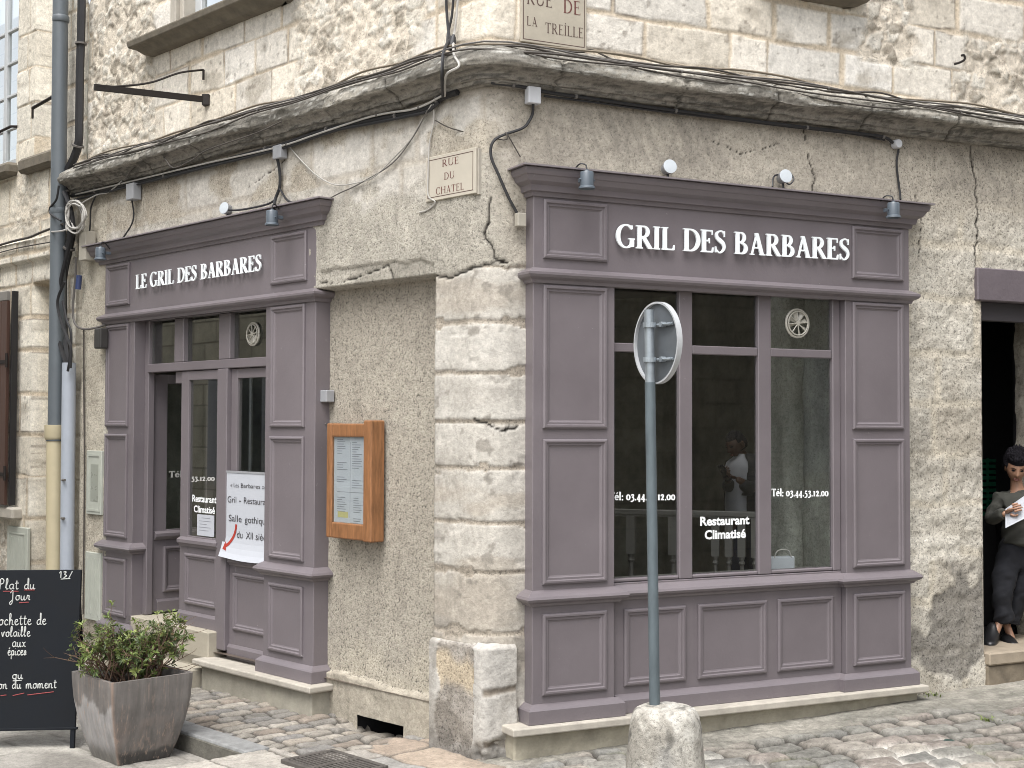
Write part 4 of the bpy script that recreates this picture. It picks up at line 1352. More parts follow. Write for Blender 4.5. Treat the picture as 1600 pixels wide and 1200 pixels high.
# the other leaf stands open, swung back into the room
od = MB()
def opn(p):
    """leaf drawn flat in (along, out, z) and turned to stand square to the wall, hinged at the left jamb"""
    p = np.asarray(p, float)
    return pos(-4.43 + p[:, 1], -0.16 - p[:, 0], p[:, 2], 0.02)
d = MB(opn)
d.box(0.0, 0.14, -0.045, 0, 0.45, 2.49); d.box(0.53, 0.62, -0.045, 0, 0.45, 2.49); d.box(0.14, 0.53, -0.045, -0.001, 2.41, 2.49); d.box(0.14, 0.53, -0.045, -0.001, 0.45, 1.155)
od = d.build('open_door', 'paint', ls, 0.003)
MB(opn).box(0.14, 0.53, -0.025, -0.02, 1.155, 2.412).build('pane', 'door_glass', od)
MB(opn).panel(0.11, 0.56, 0.62, 1.01, 0).build('panel', 'paint', od)
MB(opn).sweep([(0.02, 0), (0.6, 0)], [(-0.002, 1.07), (0.014, 1.07), (0.03, 1.085), (0.04, 1.10), (0.04, 1.125), (0.015, 1.14), (-0.002, 1.145)]).build('drip_rail', 'paint', od)
MB(opn).sweep([(0.05, 0), (0.62, 0)], [(-0.002, 0.452), (0.016, 0.452), (0.016, 0.54), (0.005, 0.56), (-0.002, 0.562)]).build('kick_board', 'paint', od)
me = serif('Tél: 0', GL_FAT, 0.16, 0.385, 1.60, 1.60, 0.055, 0.001, 0.0, mp=opn, res=0.06, gap=0.03)
link('telephone_lettering', me, M['vinylgrey'], od)
me = serif('53.12.00', GL_FAT, -3.70, -3.34, 1.60, 1.61, 0.045, -0.118, 0.0, res=0.06, gap=0.03)
link('telephone_lettering', me, M['vinylgrey'], dc)
me = joinm([sans_on('Restaurant', -3.68, -3.305, 1.435, 0.055, -0.117, 0.025), sans_on('Climatisé', -3.655, -3.33, 1.35, 0.055, -0.117, 0.025)])
link('notice_lettering', me, M['vinyl'], dc)
# steps and pedestal of the left shopfront
m = MB()
m.sweep([(-3.20, -0.16), (-3.20, 0.05), (-1.74, 0.05), (-1.74, -0.16)], [(0, 0.195), (0.055, 0.195), (0.062, 0.205), (0.062, 0.238), (0.055, 0.243), (0, 0.243), (-0.19, 0.243), (-0.19, 0.195)])
m.build('stone_sill', 'sill', ls, 0.004)
m = MB()
m.box(-3.21, -1.73, -0.16, 0.06, -0.1, 0.194)
m.build('pedestal', 'cement', ls, 0.008)
m = MB()
m.box(-4.7, -3.215, -0.8, 0.0, 0.16, 0.437)
m.box(-5.1, -3.215, -0.6, 0.0, -0.1, 0.245)
m.build('threshold', mat_plain('worn_limestone_step', col(198, 190, 172), 0.8, 0, 0.15, 7, 0.2), ls, 0.008)
m = MB()
m.box(-4.6, -3.24, 0.002, 0.30, -0.1, 0.16)
m.build('step', mat_plain('worn_limestone_step_low', col(188, 180, 163), 0.85, 0, 0.2, 7, 0.3), ls, 0.012)

# ---- things on the shopfronts
def banner():
    b = thing('banner', 'white paper banner with black words and a red arrow in the left shop window', 'banner', wpt(-2.8, -0.07, 1.03))
    def bp(p):
        p = np.asarray(p, float)
        t = np.clip((1.22 - p[:, 2]) / 0.2, 0, 1)
        curl = 0.05 * t ** 2
        return pos(p[:, 0], -0.085 + p[:, 1] + curl, p[:, 2] - 0.02 * np.sin((p[:, 0] + 3.14) * 4) * t, 0.02)
    m = MB(bp)
    zs = np.linspace(1.035, 1.69, 18); qs = np.linspace(-3.145, -2.455, 9)
    vs = [(q, w_, z) for w_ in (0, 0.003) for z in zs for q in qs]
    n = len(qs); N = n * len(zs); fs = []
    for j in range(len(zs) - 1):
        for i in range(n - 1):
            a = j * n + i
            fs += [(a, a + 1, a + n + 1, a + n), (N + a, N + a + 1, N + a + n + 1, N + a + n)]
    m.add(vs, fs)
    m.build('sheet', 'paper', b, smooth=False)
    w_ = 0.006
    meshes = [sans_on('« Les', -3.04, -2.92, 1.575, 0.034, w_, 0.0, bp), sans_on('Barbares »', -2.89, -2.56, 1.575, 0.034, w_, 0.0, bp),
              sans_on('Gril', -3.08, -2.955, 1.455, 0.05, w_, 0.0, bp), sans_on('-', -2.915, -2.885, 1.455, 0.05, w_, 0.0, bp), sans_on('Restaurant', -2.845, -2.475, 1.455, 0.05, w_, 0.0, bp),
              sans_on('Salle', -3.06, -2.875, 1.31, 0.052, w_, 0.0, bp), sans_on('gothique', -2.83, -2.50, 1.31, 0.052, w_, 0.0, bp),
              sans_on('du', -2.94, -2.86, 1.19, 0.052, w_, 0.0, bp), sans_on('XII', -2.81, -2.715, 1.19, 0.052, w_, 0.0, bp), sans_on('siècle', -2.675, -2.465, 1.19, 0.052, w_, 0.0, bp)]
    for me in meshes:
        link('printed_word', me, M['ink'], b)
    m = MB(bp)
    sp = spline([(-2.95, 1.29), (-2.97, 1.22), (-3.03, 1.15), (-3.09, 1.115)], 4)
    for a, c in zip(sp[:-1], sp[1:]):
        d_ = c - a; nn = np.array([-d_[1], d_[0]]); nn = nn / np.linalg.norm(nn) * 0.013
        m.poly([(*(a + nn)[:1], w_, (a + nn)[1]), ((c + nn)[0], w_, (c + nn)[1]), ((c - nn)[0], w_, (c - nn)[1]), ((a - nn)[0], w_, (a - nn)[1])])
    m.poly([(-3.115, w_ + .001, 1.095), (-3.06, w_ + .001, 1.085), (-3.09, w_ + .001, 1.155)])
    m.build('arrow', 'red', b)
    m = MB(bp)
    m.box(-3.15, -2.45, -0.004, 0.007, 1.685, 1.70)
    m.build('top_rail', 'gbox', b)


banner()
n = thing('notice_sheet', 'small white paper notice taped inside the closed glass door leaf', 'notice', wpt(-3.46, -0.12, 1.16))
m = MB(); m.box(-3.60, -3.34, -0.1185, -0.1165, 1.165, 1.335); m.build('sheet', 'paper', n)
m = MB()
for k, (a, b) in enumerate(((-3.53, -3.40), (-3.57, -3.38), (-3.56, -3.45), (-3.57, -3.39), (-3.57, -3.42))):
    z = 1.31 - k * 0.025
    m.box(a, b, -0.116, -0.1155, z - 0.003, z)
m.build('print', 'print', n)

# menu case of orange wood on the rendered bay
mc = thing('menu_case', 'varnished wooden menu case hung on the rendered wall', 'menu case', wpt(-1.4, -0.12, 1.28))
q0, q1, z0, z1 = -1.66, -1.13, 1.275, 2.08
f = MB()
f.box(q0, q0 + 0.062, -0.105, 0.0, z0, z1 - 0.01); f.box(q1 - 0.09, q1, -0.105, 0.012, z0 - 0.005, z1 + 0.01)
f.box(q0 + 0.062, q1 - 0.09, -0.105, 0.0, z1 - 0.105, z1 - 0.012); f.box(q0 + 0.062, q1 - 0.09, -0.105, 0.0, z0, z0 + 0.11)
f.build('case', 'wood', mc, 0.010, 2)
MB().box(q0 + 0.05, q1 - 0.06, -0.1, -0.06, z0 + 0.05, z1 - 0.05).build('back_board', 'wood', mc)
MB().box(q0 + 0.062, q1 - 0.09, -0.012, -0.009, z0 + 0.11, z1 - 0.105).build('pane', 'glass', mc)
pa = MB().box(q0 + 0.063, q1 - 0.091, -0.026, -0.023, z0 + 0.111, z1 - 0.106).build('menu_sheet', 'paper', mc)
m = MB(); rnd = random.Random(3)
for cx, zz0, zz1 in ((0.10, 1.96, 1.85), (0.10, 1.80, 1.75), (0.10, 1.70, 1.66), (0.10, 1.56, 1.45), (0.27, 1.94, 1.76), (0.27, 1.68, 1.62), (0.29, 1.56, 1.46), (0.29, 1.37, 1.42)):
    z = max(zz0, zz1)
    while z > min(zz0, zz1):
        L = rnd.uniform(0.05, 0.12)
        m.box(q0 + cx, q0 + cx + L, -0.0225, -0.022, z - 0.004, z)
        z -= 0.016
m.box(q0 + 0.10, q1 - 0.12, -0.0225, -0.022, 1.595, 1.598); m.box(q0 + 0.25, q0 + 0.253, -0.0225, -0.022, 1.42, 1.94)
m.build('print', 'print', pa)
MB().box(q0 + 0.11, q0 + 0.23, -0.0225, -0.022, 1.42, 1.46).build('price_note', 'yellow', pa)

# street name plaques
def plaque(label, name, side, corners, w_, lines, mat, G, rim, pred):
    p = thing(name, label, 'street sign', wpt((corners[0] + corners[1]) / 2, w_, corners[2]))
    a, b, c, d = corners
    MB().box(a, b, w_, w_ + 0.02, c, d).build('plate', mat, p, 0.003)
    m = MB()
    e = rim
    for x0, x1, y0, y1 in ((a + e, b - e, d - e - 0.005, d - e), (a + e, b - e, c + e, c + e + 0.005), (a + e, a + e + 0.005, c + e + .005, d - e - .005), (b - e - 0.005, b - e, c + e + .005, d - e - .005)):
        m.box(x0, x1, w_ + 0.0195, w_ + 0.0206, y0, y1)
    m.build('border', 'engrave', p)
    ms = [serif(t, G, x0, x1, zb, zb, cp, w_ + 0.0212, 0.0, res=0.05, gap=0.1) for t, x0, x1, zb, cp in lines]
    for i, me in enumerate(ms):
        link('lettering', me, M['engrave_red' if i in pred else 'engrave'], p)


plaque('cream plaque reading RUE DU CHATEL on the left street side of the corner', 'street_sign', 'L', (-0.565, -0.085, 3.49, 3.775), 0.0,
       [('RUE', -0.40, -0.24, 3.695, 0.045), ('DU', -0.38, -0.28, 3.61, 0.045), ('CHATEL', -0.46, -0.19, 3.525, 0.045)], 'plaque', GL_PLAQUE, 0.02, (0, 1, 2))
m = MB(); m.box(-0.115, -0.075, -0.03, 0.0, 3.485, 3.77); m.build('sign_packing', 'sill', bld)
plaque('worn pale plaque reading RUE DE LA TREILLE above the corner cornice', 'street_sign', 'R', (0.235, 0.705, 4.455, 4.86), -0.03,
       [('RUE', 0.275, 0.455, 4.695, 0.088), ('DE', 0.535, 0.66, 4.675, 0.088), ('LA', 0.275, 0.35, 4.56, 0.058), ('TREİLLE', 0.405, 0.68, 4.53, 0.066)], 'plaque2', GL_PLAQUE, 0.015, (1,))

# ---- lamps and boxes
def spotlamp(label, side, x, y, w_, back_w):
    q, z = px(side, x, y, w_)
    l = thing('spotlight', label, 'lamp', wpt(q, w_, z - 0.06), 'grey spotlights on the shop cornices')
    c = wpt(q, w_, z)
    body = MB(ident).lathe([(0.0, 0.062), (0.012, 0.062), (0.014, 0.05), (0.038, 0.05), (0.042, 0.044), (0.042, -0.038), (0.050, -0.044), (0.052, -0.055), (0.046, -0.056), (0.040, -0.045), (0.0, -0.04)], c, seg=20, close=False)
    body.build('lamp_body', 'lampgrey', l, smooth=True)
    m = MB()
    m.box(q - 0.012, q + 0.012, back_w, w_ - 0.035, z - 0.005, z + 0.02)
    m.build('bracket', 'lampgrey', l, 0.002)
    MB().tube(spline([(q, w_, z + 0.06), (q - 0.005, w_ - 0.01, z + 0.095), (q - 0.03, w_ - 0.05, z + 0.10), (q - 0.04, back_w - 0.02, z + 0.05)], 4), 0.005, 6).build('lead', 'black', l)
    m = MB(); m.tube([(q - 0.055, w_, z), (q + 0.055, w_, z)], 0.006, 6); m.build('pivot', 'lampgrey', l)


spotlamp('grey spotlight at the left end of the right hand cornice', 'R', 917, 281, 0.29, 0.2)
spotlamp('grey spotlight at the right end of the right hand cornice', 'R', 1396, 328, 0.29, 0.2)
spotlamp('grey spotlight at the right end of the left hand cornice', 'L', 425, 340, 0.19, 0.1)
spotlamp('grey spotlight at the left end of the left hand cornice beside the meter cables', 'L', 157, 396, 0.19, 0.1)


def flood(label, side, x, y, w_, zfoot, tilt):
    q, z = px(side, x, y, w_)
    l = thing('floodlight', label, 'lamp', wpt(q, w_, zfoot), 'round white floodlights above the cornices')
    n = (nR if side == 'R' else nL); d = dR if side == 'R' else -dL
    ax = n * 0.80 + np.array([0, 0, 1]) * 0.10 + d * tilt; ax /= np.linalg.norm(ax)
    c = wpt(q, w_, z)
    MB(ident).lathe([(0.0, -0.075), (0.034, -0.072), (0.038, -0.06), (0.045, -0.01), (0.047, 0.0)], c, ax, 20, False).build('lamp_body', 'gbox', l, smooth=True)
    MB(ident).lathe([(0.047, 0.0), (0.046, 0.004), (0.03, 0.006), (0.0, 0.0065)], c, ax, 20, False).build('lens', 'lens', l, smooth=True)
    b = c - ax * 0.05
    MB(ident).tube([b, b - np.array([0, 0, z - zfoot]) + ax * 0.02], 0.008, 6).build('stem', 'black', l)


flood('round white floodlight over the middle of the right hand cornice, left one', 'R', 1047, 260, 0.10, 3.66, -0.12)
flood('round white floodlight over the right hand cornice, nearer the cracked wall', 'R', 1228, 275, 0.10, 3.66, -0.12)
flood('round white floodlight standing on the left hand cornice', 'L', 350, 325, 0.06, 3.66, 0.2)


def jbox(label, side, x, y, wd, ht, dp, w_, mat, name='junction_box', cat='electric box', grp='small electric boxes on the walls', rnd=False):
    q, z = px(side, x, y, w_ + dp)
    o = MB()
    if rnd:
        n = nR if side == 'R' else nL
        o = MB(ident).lathe([(wd / 2, 0), (wd / 2, dp * 0.8), (wd / 2 * 0.9, dp), (0, dp)], wpt(q, w_, z), n, 20, False)
        ob = o.build(name, mat, None, smooth=True)
    else:
        ob = o.box(q - wd / 2, q + wd / 2, w_, w_ + dp, z - ht / 2, z + ht / 2).build(name, mat, None, 0.006, 2)
    setp(ob, label, cat, grp)


jbox('white square junction box at the corner just under the stone cornice', 'R', 836, 148, 0.088, 0.105, 0.06, 0.02, 'box')
jbox('white round junction box under the cornice above the right spotlight', 'R', 1405, 224, 0.066, 0.066, 0.05, 0.01, 'box', rnd=True)
jbox('beige box beside the top left end of the right shopfront', 'R', 816, 343, 0.06, 0.085, 0.05, 0.02, 'bbox')
jbox('grey junction box hanging under the cornice above the left shop lettering', 'L', 432, 237, 0.11, 0.10, 0.06, 0.01, 'gbox')
jbox('grey box under the cornice above the left end of the left shop', 'L', 202, 299, 0.13, 0.14, 0.08, 0.01, 'gbox')
jbox('grey weatherproof switch between the left shopfront and the menu case', 'L', 503, 619, 0.11, 0.085, 0.07, -0.115, 'gbox')
jbox('small beige meter box under the coil of white cable', 'L', 128, 384, 0.13, 0.26, 0.10, 0.02, 'bbox')
# siren on the left shop's edge
q, z = px('L', 158, 529, 0.06)
s_ = thing('alarm_siren', 'small dark red lensed alarm on the left edge of the left shopfront', 'alarm', wpt(q, 0.0, z - 0.08))
MB().box(q - 0.06, q + 0.06, 0.02, 0.10, z - 0.09, z + 0.09).build('housing', mat_plain('dark_grey_plastic', col(70, 68, 66), 0.4), s_, 0.012, 2)
MB().box(q - 0.075, q - 0.062, 0.03, 0.09, z - 0.07, z + 0.03).build('lens', mat_plain('dark_red_lens', col(112, 58, 50), 0.25), s_, 0.004)

# ================================================================== cables
def cable(label, side, pts, r, mat, w_=0.03, name='cable', grp='cables strung along the walls', sm=5, clips=None):
    P = []
    for p in pts:
        sd_ = p[3] if len(p) > 3 else side
        ww = p[2] if len(p) > 2 and p[2] is not None else w_
        if sd_ == 'C':
            P.append(pos([p[0]], [ww], [p[1]], 0.2)[0])
        else:
            q, z = px(sd_, p[0], p[1], ww)
            P.append(pos([q], [ww], [z], 0.2)[0])
    P = spline(P, sm)
    c = thing(name, label, 'cable', P[0], grp)
    MB(ident).tube(P, r, 6).build('cable_run', mat, c, smooth=True)
    if clips:
        for i in range(clips // 2, len(P), clips):
            d = P[min(i + 1, len(P) - 1)] - P[i - 1]; d /= np.linalg.norm(d)
            MB(ident).lathe([(r * 1.5, -0.008), (r * 1.5, 0.008)], P[i], d, 8).build('clip', 'gcable', c)


W1 = 0.035
cable('thick black cable bundle hugging the underside of the left cornice', 'L', [(112, 306), (160, 296), (205, 287), (300, 265), (400, 238), (432, 230), (500, 207), (560, 192), (620, 181), (660, 171), (690, 153), (715, 144)], 0.020, 'black', W1, clips=9)
cable('second black cable sagging below the left cornice bundle', 'L', [(118, 312), (200, 292), (320, 262), (440, 232), (520, 205), (580, 193), (640, 181), (668, 174), (686, 160)], 0.010, 'black', 0.05)
cable('white cable twisted along the left cornice bundle', 'L', [(118, 304), (190, 287), (310, 258), (430, 231), (500, 208), (570, 185), (610, 176), (640, 172), (664, 164), (690, 150)], 0.007, 'wcable', 0.06, clips=11)
cable('black cable clipped under the right cornice to the round box', 'R', [(0.02, 4.165, 0.04, 'C'), (0.2, 4.155, 0.04, 'C'), (860, 145), (930, 155), (1018, 168), (1117, 181), (1240, 197), (1330, 207), (1380, 214), (1395, 223)], 0.011, 'black', 0.04, clips=9)
cable('thin second black cable under the right cornice', 'R', [(850, 150), (930, 160), (1018, 172), (1117, 184), (1240, 199), (1330, 209), (1382, 219)], 0.007, 'black', 0.03)
def bead(q):
    """top line of the stone cornice at q"""
    return 4.385


def along(q0, q1, n, dz, w_, seed):
    rr = random.Random(seed)
    return [(q, bead(q) + dz + rr.uniform(-0.025, 0.025), w_, 'C') for q in np.linspace(q0, q1, n)]


cable('tan cable lying along the top of the left cornice and round the corner', 'L', along(-5.4, 5.2, 26, 0.035, 0.085, 1), 0.008, 'tcable')
cable('dusty dark cable along the middle of the stone cornice', 'L', along(-5.3, 5.2, 22, -0.035, 0.175, 2), 0.008, 'dcable', clips=12)
cable('second dusty dark strand on the face of the stone cornice', 'L', along(-5.3, 5.2, 19, -0.055, 0.18, 6), 0.006, 'dcable')
cable('thin black strand tied along the top of the stone cornice', 'L', along(-5.3, 5.2, 30, 0.012, 0.10, 8), 0.007, 'dcable')
cable('grey cable dipping across the face of the stone cornice', 'L', along(-5.2, 5.2, 15, -0.01, 0.15, 3), 0.006, 'gcable')
cable('slack tan cable looping along the top edge of the left cornice', 'L', [(150, 273, .04), (200, 258, .05), (250, 243, .06), (285, 222, .05), (310, 205, .03), (335, 214, .06), (400, 198, .06), (480, 168, .08), (540, 130, .03), (560, 120, .02), (600, 114, .04), (680, 86, .04)], 0.006, 'tcable')
cable('dark cable hanging in short loops on the left cornice face', 'L', [(195, 283, .12), (210, 262, .1), (250, 243, .1), (270, 262, .22), (300, 250, .22), (325, 234, .2), (400, 208, .2), (440, 190, .2)], 0.005, 'dcable')
cable('slack wire drooping over the right cornice top', 'R', [(830, 72, .03), (905, 82, .05), (925, 78, .02), (985, 104, .14), (1105, 126, .18), (1215, 140, .12), (1300, 158, .18), (1400, 170, .18), (1490, 168, .1), (1560, 173, .06), (1600, 192, .1)], 0.006, 'dcable')
cable('tan wire held above the right cornice', 'R', [(925, 79, .02), (1045, 99, .03), (1150, 118, .03), (1250, 136, .03), (1330, 148, .03), (1480, 165, .03), (1560, 176, .03), (1600, 186, .03)], 0.006, 'tcable')
cable('black cable dropping from above over the left cornice', 'L', [(697, -10, .0), (698, 20, .0), (701, 50, .02), (706, 74, .04), (703, 62, .03), (694, 80, .18), (691, 110, .22), (693, 150, .06)], 0.010, 'black', sm=6)
cable('white cable dropping from above over the left cornice', 'L', [(716, -10, .0), (713, 30, .0), (709, 60, .02), (708, 85, .16), (704, 105, .23), (695, 118, .23), (695, 150, .06)], 0.008, 'wcable', sm=6)
cable('second black cable dropping from above with a splice', 'L', [(709, -10, .0), (706, 25, .0), (700, 52, .02), (698, 70, .1), (692, 85, .2), (690, 120, .23), (692, 152, .06)], 0.009, 'black', sm=6)
q, z = px('L', 707, 66, 0.05)
o = MB(ident).lathe([(0.008, 0.05), (0.018, 0.03), (0.028, -0.03), (0.03, -0.05), (0.01, -0.055)], pos([q], [0.05], [z], .2)[0], (0.15, 0, 1), 10).build('cable_splice', 'black', None, smooth=True)
setp(o, 'black conical cable splice above the left cornice', 'cable')
cable('white wire drooping in a long curve under the left cornice', 'L', [(674, 164, .06), (655, 195, .03), (640, 220, .02), (612, 250, .02), (585, 276, .02), (560, 285, .02), (525, 289, .02), (495, 274, .02), (470, 250, .02), (452, 229, .03)], 0.0045, 'wcable')
cable('second white wire running down to the left shop cornice', 'L', [(668, 172, .06), (646, 213, .02), (612, 256, .02), (560, 288, .02), (530, 302, .02), (508, 314, .02)], 0.0045, 'gcable')
cable('white wire hanging straight down past the cream plaque', 'L', [(677, 163, .05), (678, 190, .02), (671, 225, .02), (669, 270, .03), (669, 305, .03), (680, 316, .02), (668, 328, .01), (655, 332, .01)], 0.005, 'wcable')
cable('thin grey wire sloping from the cornice to the right street box', 'L', [(680, 188, .02), (710, 202, .02), (775, 212, .02), (0.12, 3.86, .02, 'C'), (0.22, 3.72, .02, 'C')], 0.004, 'dcable')
cable('black cable curling down the corner from the white square box', 'R', [(833, 163, .05), (832, 178, .02), (826, 190, .02), (0.23, 3.90, .02, 'C'), (0.05, 3.82, .025, 'C'), (0.02, 3.72, .025, 'C'), (0.07, 3.6, .02, 'C'), (0.14, 3.46, .02, 'C'), (812, 340, .03)], 0.009, 'black')
cable('pair of black leads from the grey box to the left shop spotlight', 'L', [(433, 246, .05), (437, 268, .03), (437, 292, .03), (430, 312, .04), (428, 330, .12)], 0.012, 'black')
cable('black lead running along the left shop cornice to its floodlight', 'L', [(437, 295, .03), (455, 316, .05), (500, 309, .06), (506, 318, .06)], 0.008, 'black')
cable('black lead from the floodlight towards the grey box leads', 'L', [(352, 328, .04), (375, 328, .04), (415, 320, .04), (432, 311, .03)], 0.008, 'black')
cable('thin lead from the left grey box down to the cornice', 'L', [(206, 312, .05), (209, 335, .03), (205, 352, .04), (192, 372, .06)], 0.007, 'black')
cable('black lead from the round white box to the right spotlight', 'R', [(1404, 233, .03), (1401, 258, .02), (1406, 300, .02), (1407, 312, .06)], 0.008, 'black')
cable('thin lead looping at the right floodlight', 'R', [(1207, 292, .1), (1209, 276, .06), (1220, 274, .06), (1232, 288, .1), (1240, 280, .1), (1235, 270, .08)], 0.006, 'black')
cable('grey cable down the right edge of the left shopfront to the switch', 'L', [(506, 318, -.02), (501, 345, -.03), (494, 375, -.03), (493, 450, -.03), (501, 470, -.10), (504, 520, -.10), (503, 611, -.10)], 0.008, 'gcable')
cable('thin grey wire from the switch into the menu case', 'L', [(503, 628, -.09), (501, 645, -.10), (502, 658, -.10), (510, 663, -.09)], 0.006, 'gcable')

# ================================================================== neighbour on the left street
nb = thing('neighbour_house', 'pale cut stone house at the left edge with a brown shutter', 'building', wpt(-6.8, 0, -0.1))


def neighbour():
    xs = np.arange(-9.2, -5.44, 0.0125); zs = np.arange(-0.2, 6.55, 0.0125)
    X, Z = np.meshgrid(xs, zs)
    rub = np.zeros(X.shape)
    n = fbm(X * 3, Z * 4, 141, 4)
    rub = np.maximum(rub, sst(-7.2, -6.9, X + n * .4) * (1 - sst(-6.5, -6.3, X + n * .3)) * sst(3.95, 4.0, Z) * (1 - sst(4.5, 4.6, Z)))
    rub = np.maximum(rub, (1 - sst(-7.1, -6.7, X + n * .4)) * (1 - sst(1.0, 1.25, Z + n * 0.3)))
    c, h, rc = stonework(X, Z, [-0.4, 0.3, 0.72, 1.15, 1.55, 1.95, 2.35, 2.78, 3.1, 3.42, 3.72, 4.05, 4.5, 4.85, 5.2, 5.55, 5.9, 6.3, 6.7], 15, rub * 0.8, (236, 228, 208), (240, 228, 202), 0.35, 0.6)
    h = h * 0.8
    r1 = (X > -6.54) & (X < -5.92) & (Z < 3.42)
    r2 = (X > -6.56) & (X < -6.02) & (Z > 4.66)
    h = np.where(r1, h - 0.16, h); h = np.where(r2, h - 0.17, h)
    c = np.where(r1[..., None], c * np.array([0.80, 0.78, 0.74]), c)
    lowd = (1 - sst(0.2, 1.6, Z + n))
    c = mixc(c, np.broadcast_to(lin(176, 164, 140), X.shape + (3,)), lowd * 0.5)
    band = sst(3.63, 3.645, Z) * (1 - sst(3.84, 3.86, Z)) * (X < -5.75)
    h = h + band * 0.05
    c = np.where(((X > -5.62) & (Z < 4.2))[..., None], mixc(np.broadcast_to(lin(180, 168, 142), X.shape + (3,)), np.broadcast_to(lin(206, 194, 168), X.shape + (3,)), sst(-.2, .2, n)), c)
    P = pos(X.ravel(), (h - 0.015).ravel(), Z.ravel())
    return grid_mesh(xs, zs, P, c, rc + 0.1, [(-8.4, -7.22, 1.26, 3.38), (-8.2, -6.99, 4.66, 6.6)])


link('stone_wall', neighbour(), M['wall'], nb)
def nbox(name, mat, *b, bev=0.006):
    m = MB()
    for x in b: m.box(*x)
    return m.build(name, mat, nb, bev)
# upper window: white frame with glazing bars
w1 = nbox('window', 'doorwhite', (-7.11, -7.0, -0.2, -0.13, 4.68, 6.5), (-8.2, -7.11, -0.2, -0.13, 4.68, 4.76), *[(-8.2, -7.112, -0.185, -0.145, z, z + 0.03) for z in (5.08, 5.42, 5.76, 6.1)], (-7.62, -7.55, -0.19, -0.138, 4.76, 6.5))
MB().box(-8.2, -7.08, -0.17, -0.166, 4.7, 6.5).build('pane', 'glass', w1)
nbox('window_jamb', 'sill', (-7.0, -6.965, -0.25, -0.02, 4.66, 6.5))
nbox('room_backing', 'room', (-8.3, -6.95, -0.9, -0.88, 4.5, 6.5), (-8.5, -7.1, -0.9, -0.88, 1.1, 3.5))
nbox('window_sill', sl.data.materials[0], (-8.2, -6.95, -0.2, 0.10, 4.53, 4.655), bev=0.03)
nbox('window_sill', sl.data.materials[0], (-6.75, -6.0, -0.2, 0.08, 4.50, 4.645), bev=0.03)
nbox('window_sill', 'sill', (-8.5, -6.72, -0.1, 0.09, 1.13, 1.25), bev=0.02)
# window rail (iron) of the upper window
m = MB(); m.tube([wp for wp in ((-8.1, 0.03, 4.98), (-7.02, 0.03, 5.02), (-6.98, -0.02, 5.02))], 0.014, 6); m.build('window_rail', 'iron', nb)
m = MB(); m.tube([(-6.45, 0.06, 5.10), (-6.02, 0.02, 5.16)], 0.016, 6); m.tube([(-6.45, 0.06, 5.10), (-6.45, 0.06, 5.0)], 0.012, 6); m.build('rail_bracket', 'iron', nb)
w2 = nbox('window', 'doorwhite', (-7.34, -7.24, -0.16, -0.08, 1.28, 3.36), (-8.4, -7.34, -0.16, -0.08, 1.28, 1.36), (-8.4, -7.34, -0.16, -0.08, 2.3, 2.36), (-8.4, -7.34, -0.16, -0.08, 3.28, 3.36))
MB().box(-8.4, -7.3, -0.12, -0.116, 1.3, 3.34).build('pane', 'glass', w2)
# brown shutter folded back against the wall
sh = MB()
for i in range(3):
    a = -7.26 + i * 0.135
    sh.box(a, a + 0.13, 0.075, 0.11, 1.27, 3.27)
sh = sh.build('shutter', 'shutter', nb, 0.004)
m = MB(); m.box(-7.26, -6.858, 0.074, 0.112, 3.272, 3.36); m.build('shutter_cap', mat_plain('weathered_shutter_top', col(150, 146, 140), 0.7), sh, 0.003)
m = MB(); m.box(-6.83, -6.80, 0.02, 0.08, 1.27, 3.36); m.build('shutter_edge', mat_plain('near_black_edge', col(34, 32, 34), 0.6), sh, 0.003)  # near-black strip along the right side of the shutter
m = MB()
for z in (1.55, 2.65):
    m = MB(); m.box(-7.25, -6.84, 0.111, 0.118, z, z + 0.035); m.lathe([(0.014, -0.05), (0.014, 0.09)], (-6.84, 0.115, z + .01), (0, 0, 1), 8); m.build('hinge', 'iron', sh)
# low metal hatch
h_ = nbox('meter_hatch', 'meter', (-7.0, -6.53, -0.02, 0.015, 0.36, 1.06), bev=0.006)
m = MB()
m.panel(-6.95, -6.58, 0.42, 1.0, 0.015, ((0, 0), (0, .006), (.012, .006), (.012, 0)))
for i in range(4): m.box(-6.90 + i * 0.08, -6.89 + i * 0.08, 0.0145, 0.019, 0.46, 0.96)
m.build('door_ribs', 'meter', h_)
for nm, z0, z1, rib, lb in (('meter_box', 1.26, 1.825, False, 'pale green meter box with a grey window beside the left shop pilaster'), ('meter_box', 0.33, 0.925, True, 'pale green ribbed meter box low beside the left shop pilaster')):
    t = thing(nm, lb, 'meter box', wpt(-5.14, 0, z0), 'meter boxes beside the left shopfront')
    MB().box(-5.29, -5.003, -0.02, 0.022, z0, z1).build('frame', 'meter', t, 0.004)
    if rib:
        m = MB(); [m.box(-5.25 + i * 0.07, -5.24 + i * 0.07, 0.0215, 0.027, z0 + .05, z1 - .05) for i in range(4)]; m.build('door_ribs', 'meter', t)
    else:
        MB().panel(-5.265, -5.02, z0 + 0.03, z1 - 0.03, 0.022, ((0, 0), (0, .006), (.02, .006), (.02, 0))).build('door', 'meter', t)
        MB().box(-5.2, -5.06, 0.0215, 0.0245, z0 + 0.12, z1 - 0.12).build('window', mat_plain('dull_meter_window', col(176, 180, 168), 0.3), t)

# pipes
def vpipe(pts, w_):
    return [wpt(px('L', x, y, w_)[0], w_, px('L', x, y, w_)[1]) for x, y in pts]


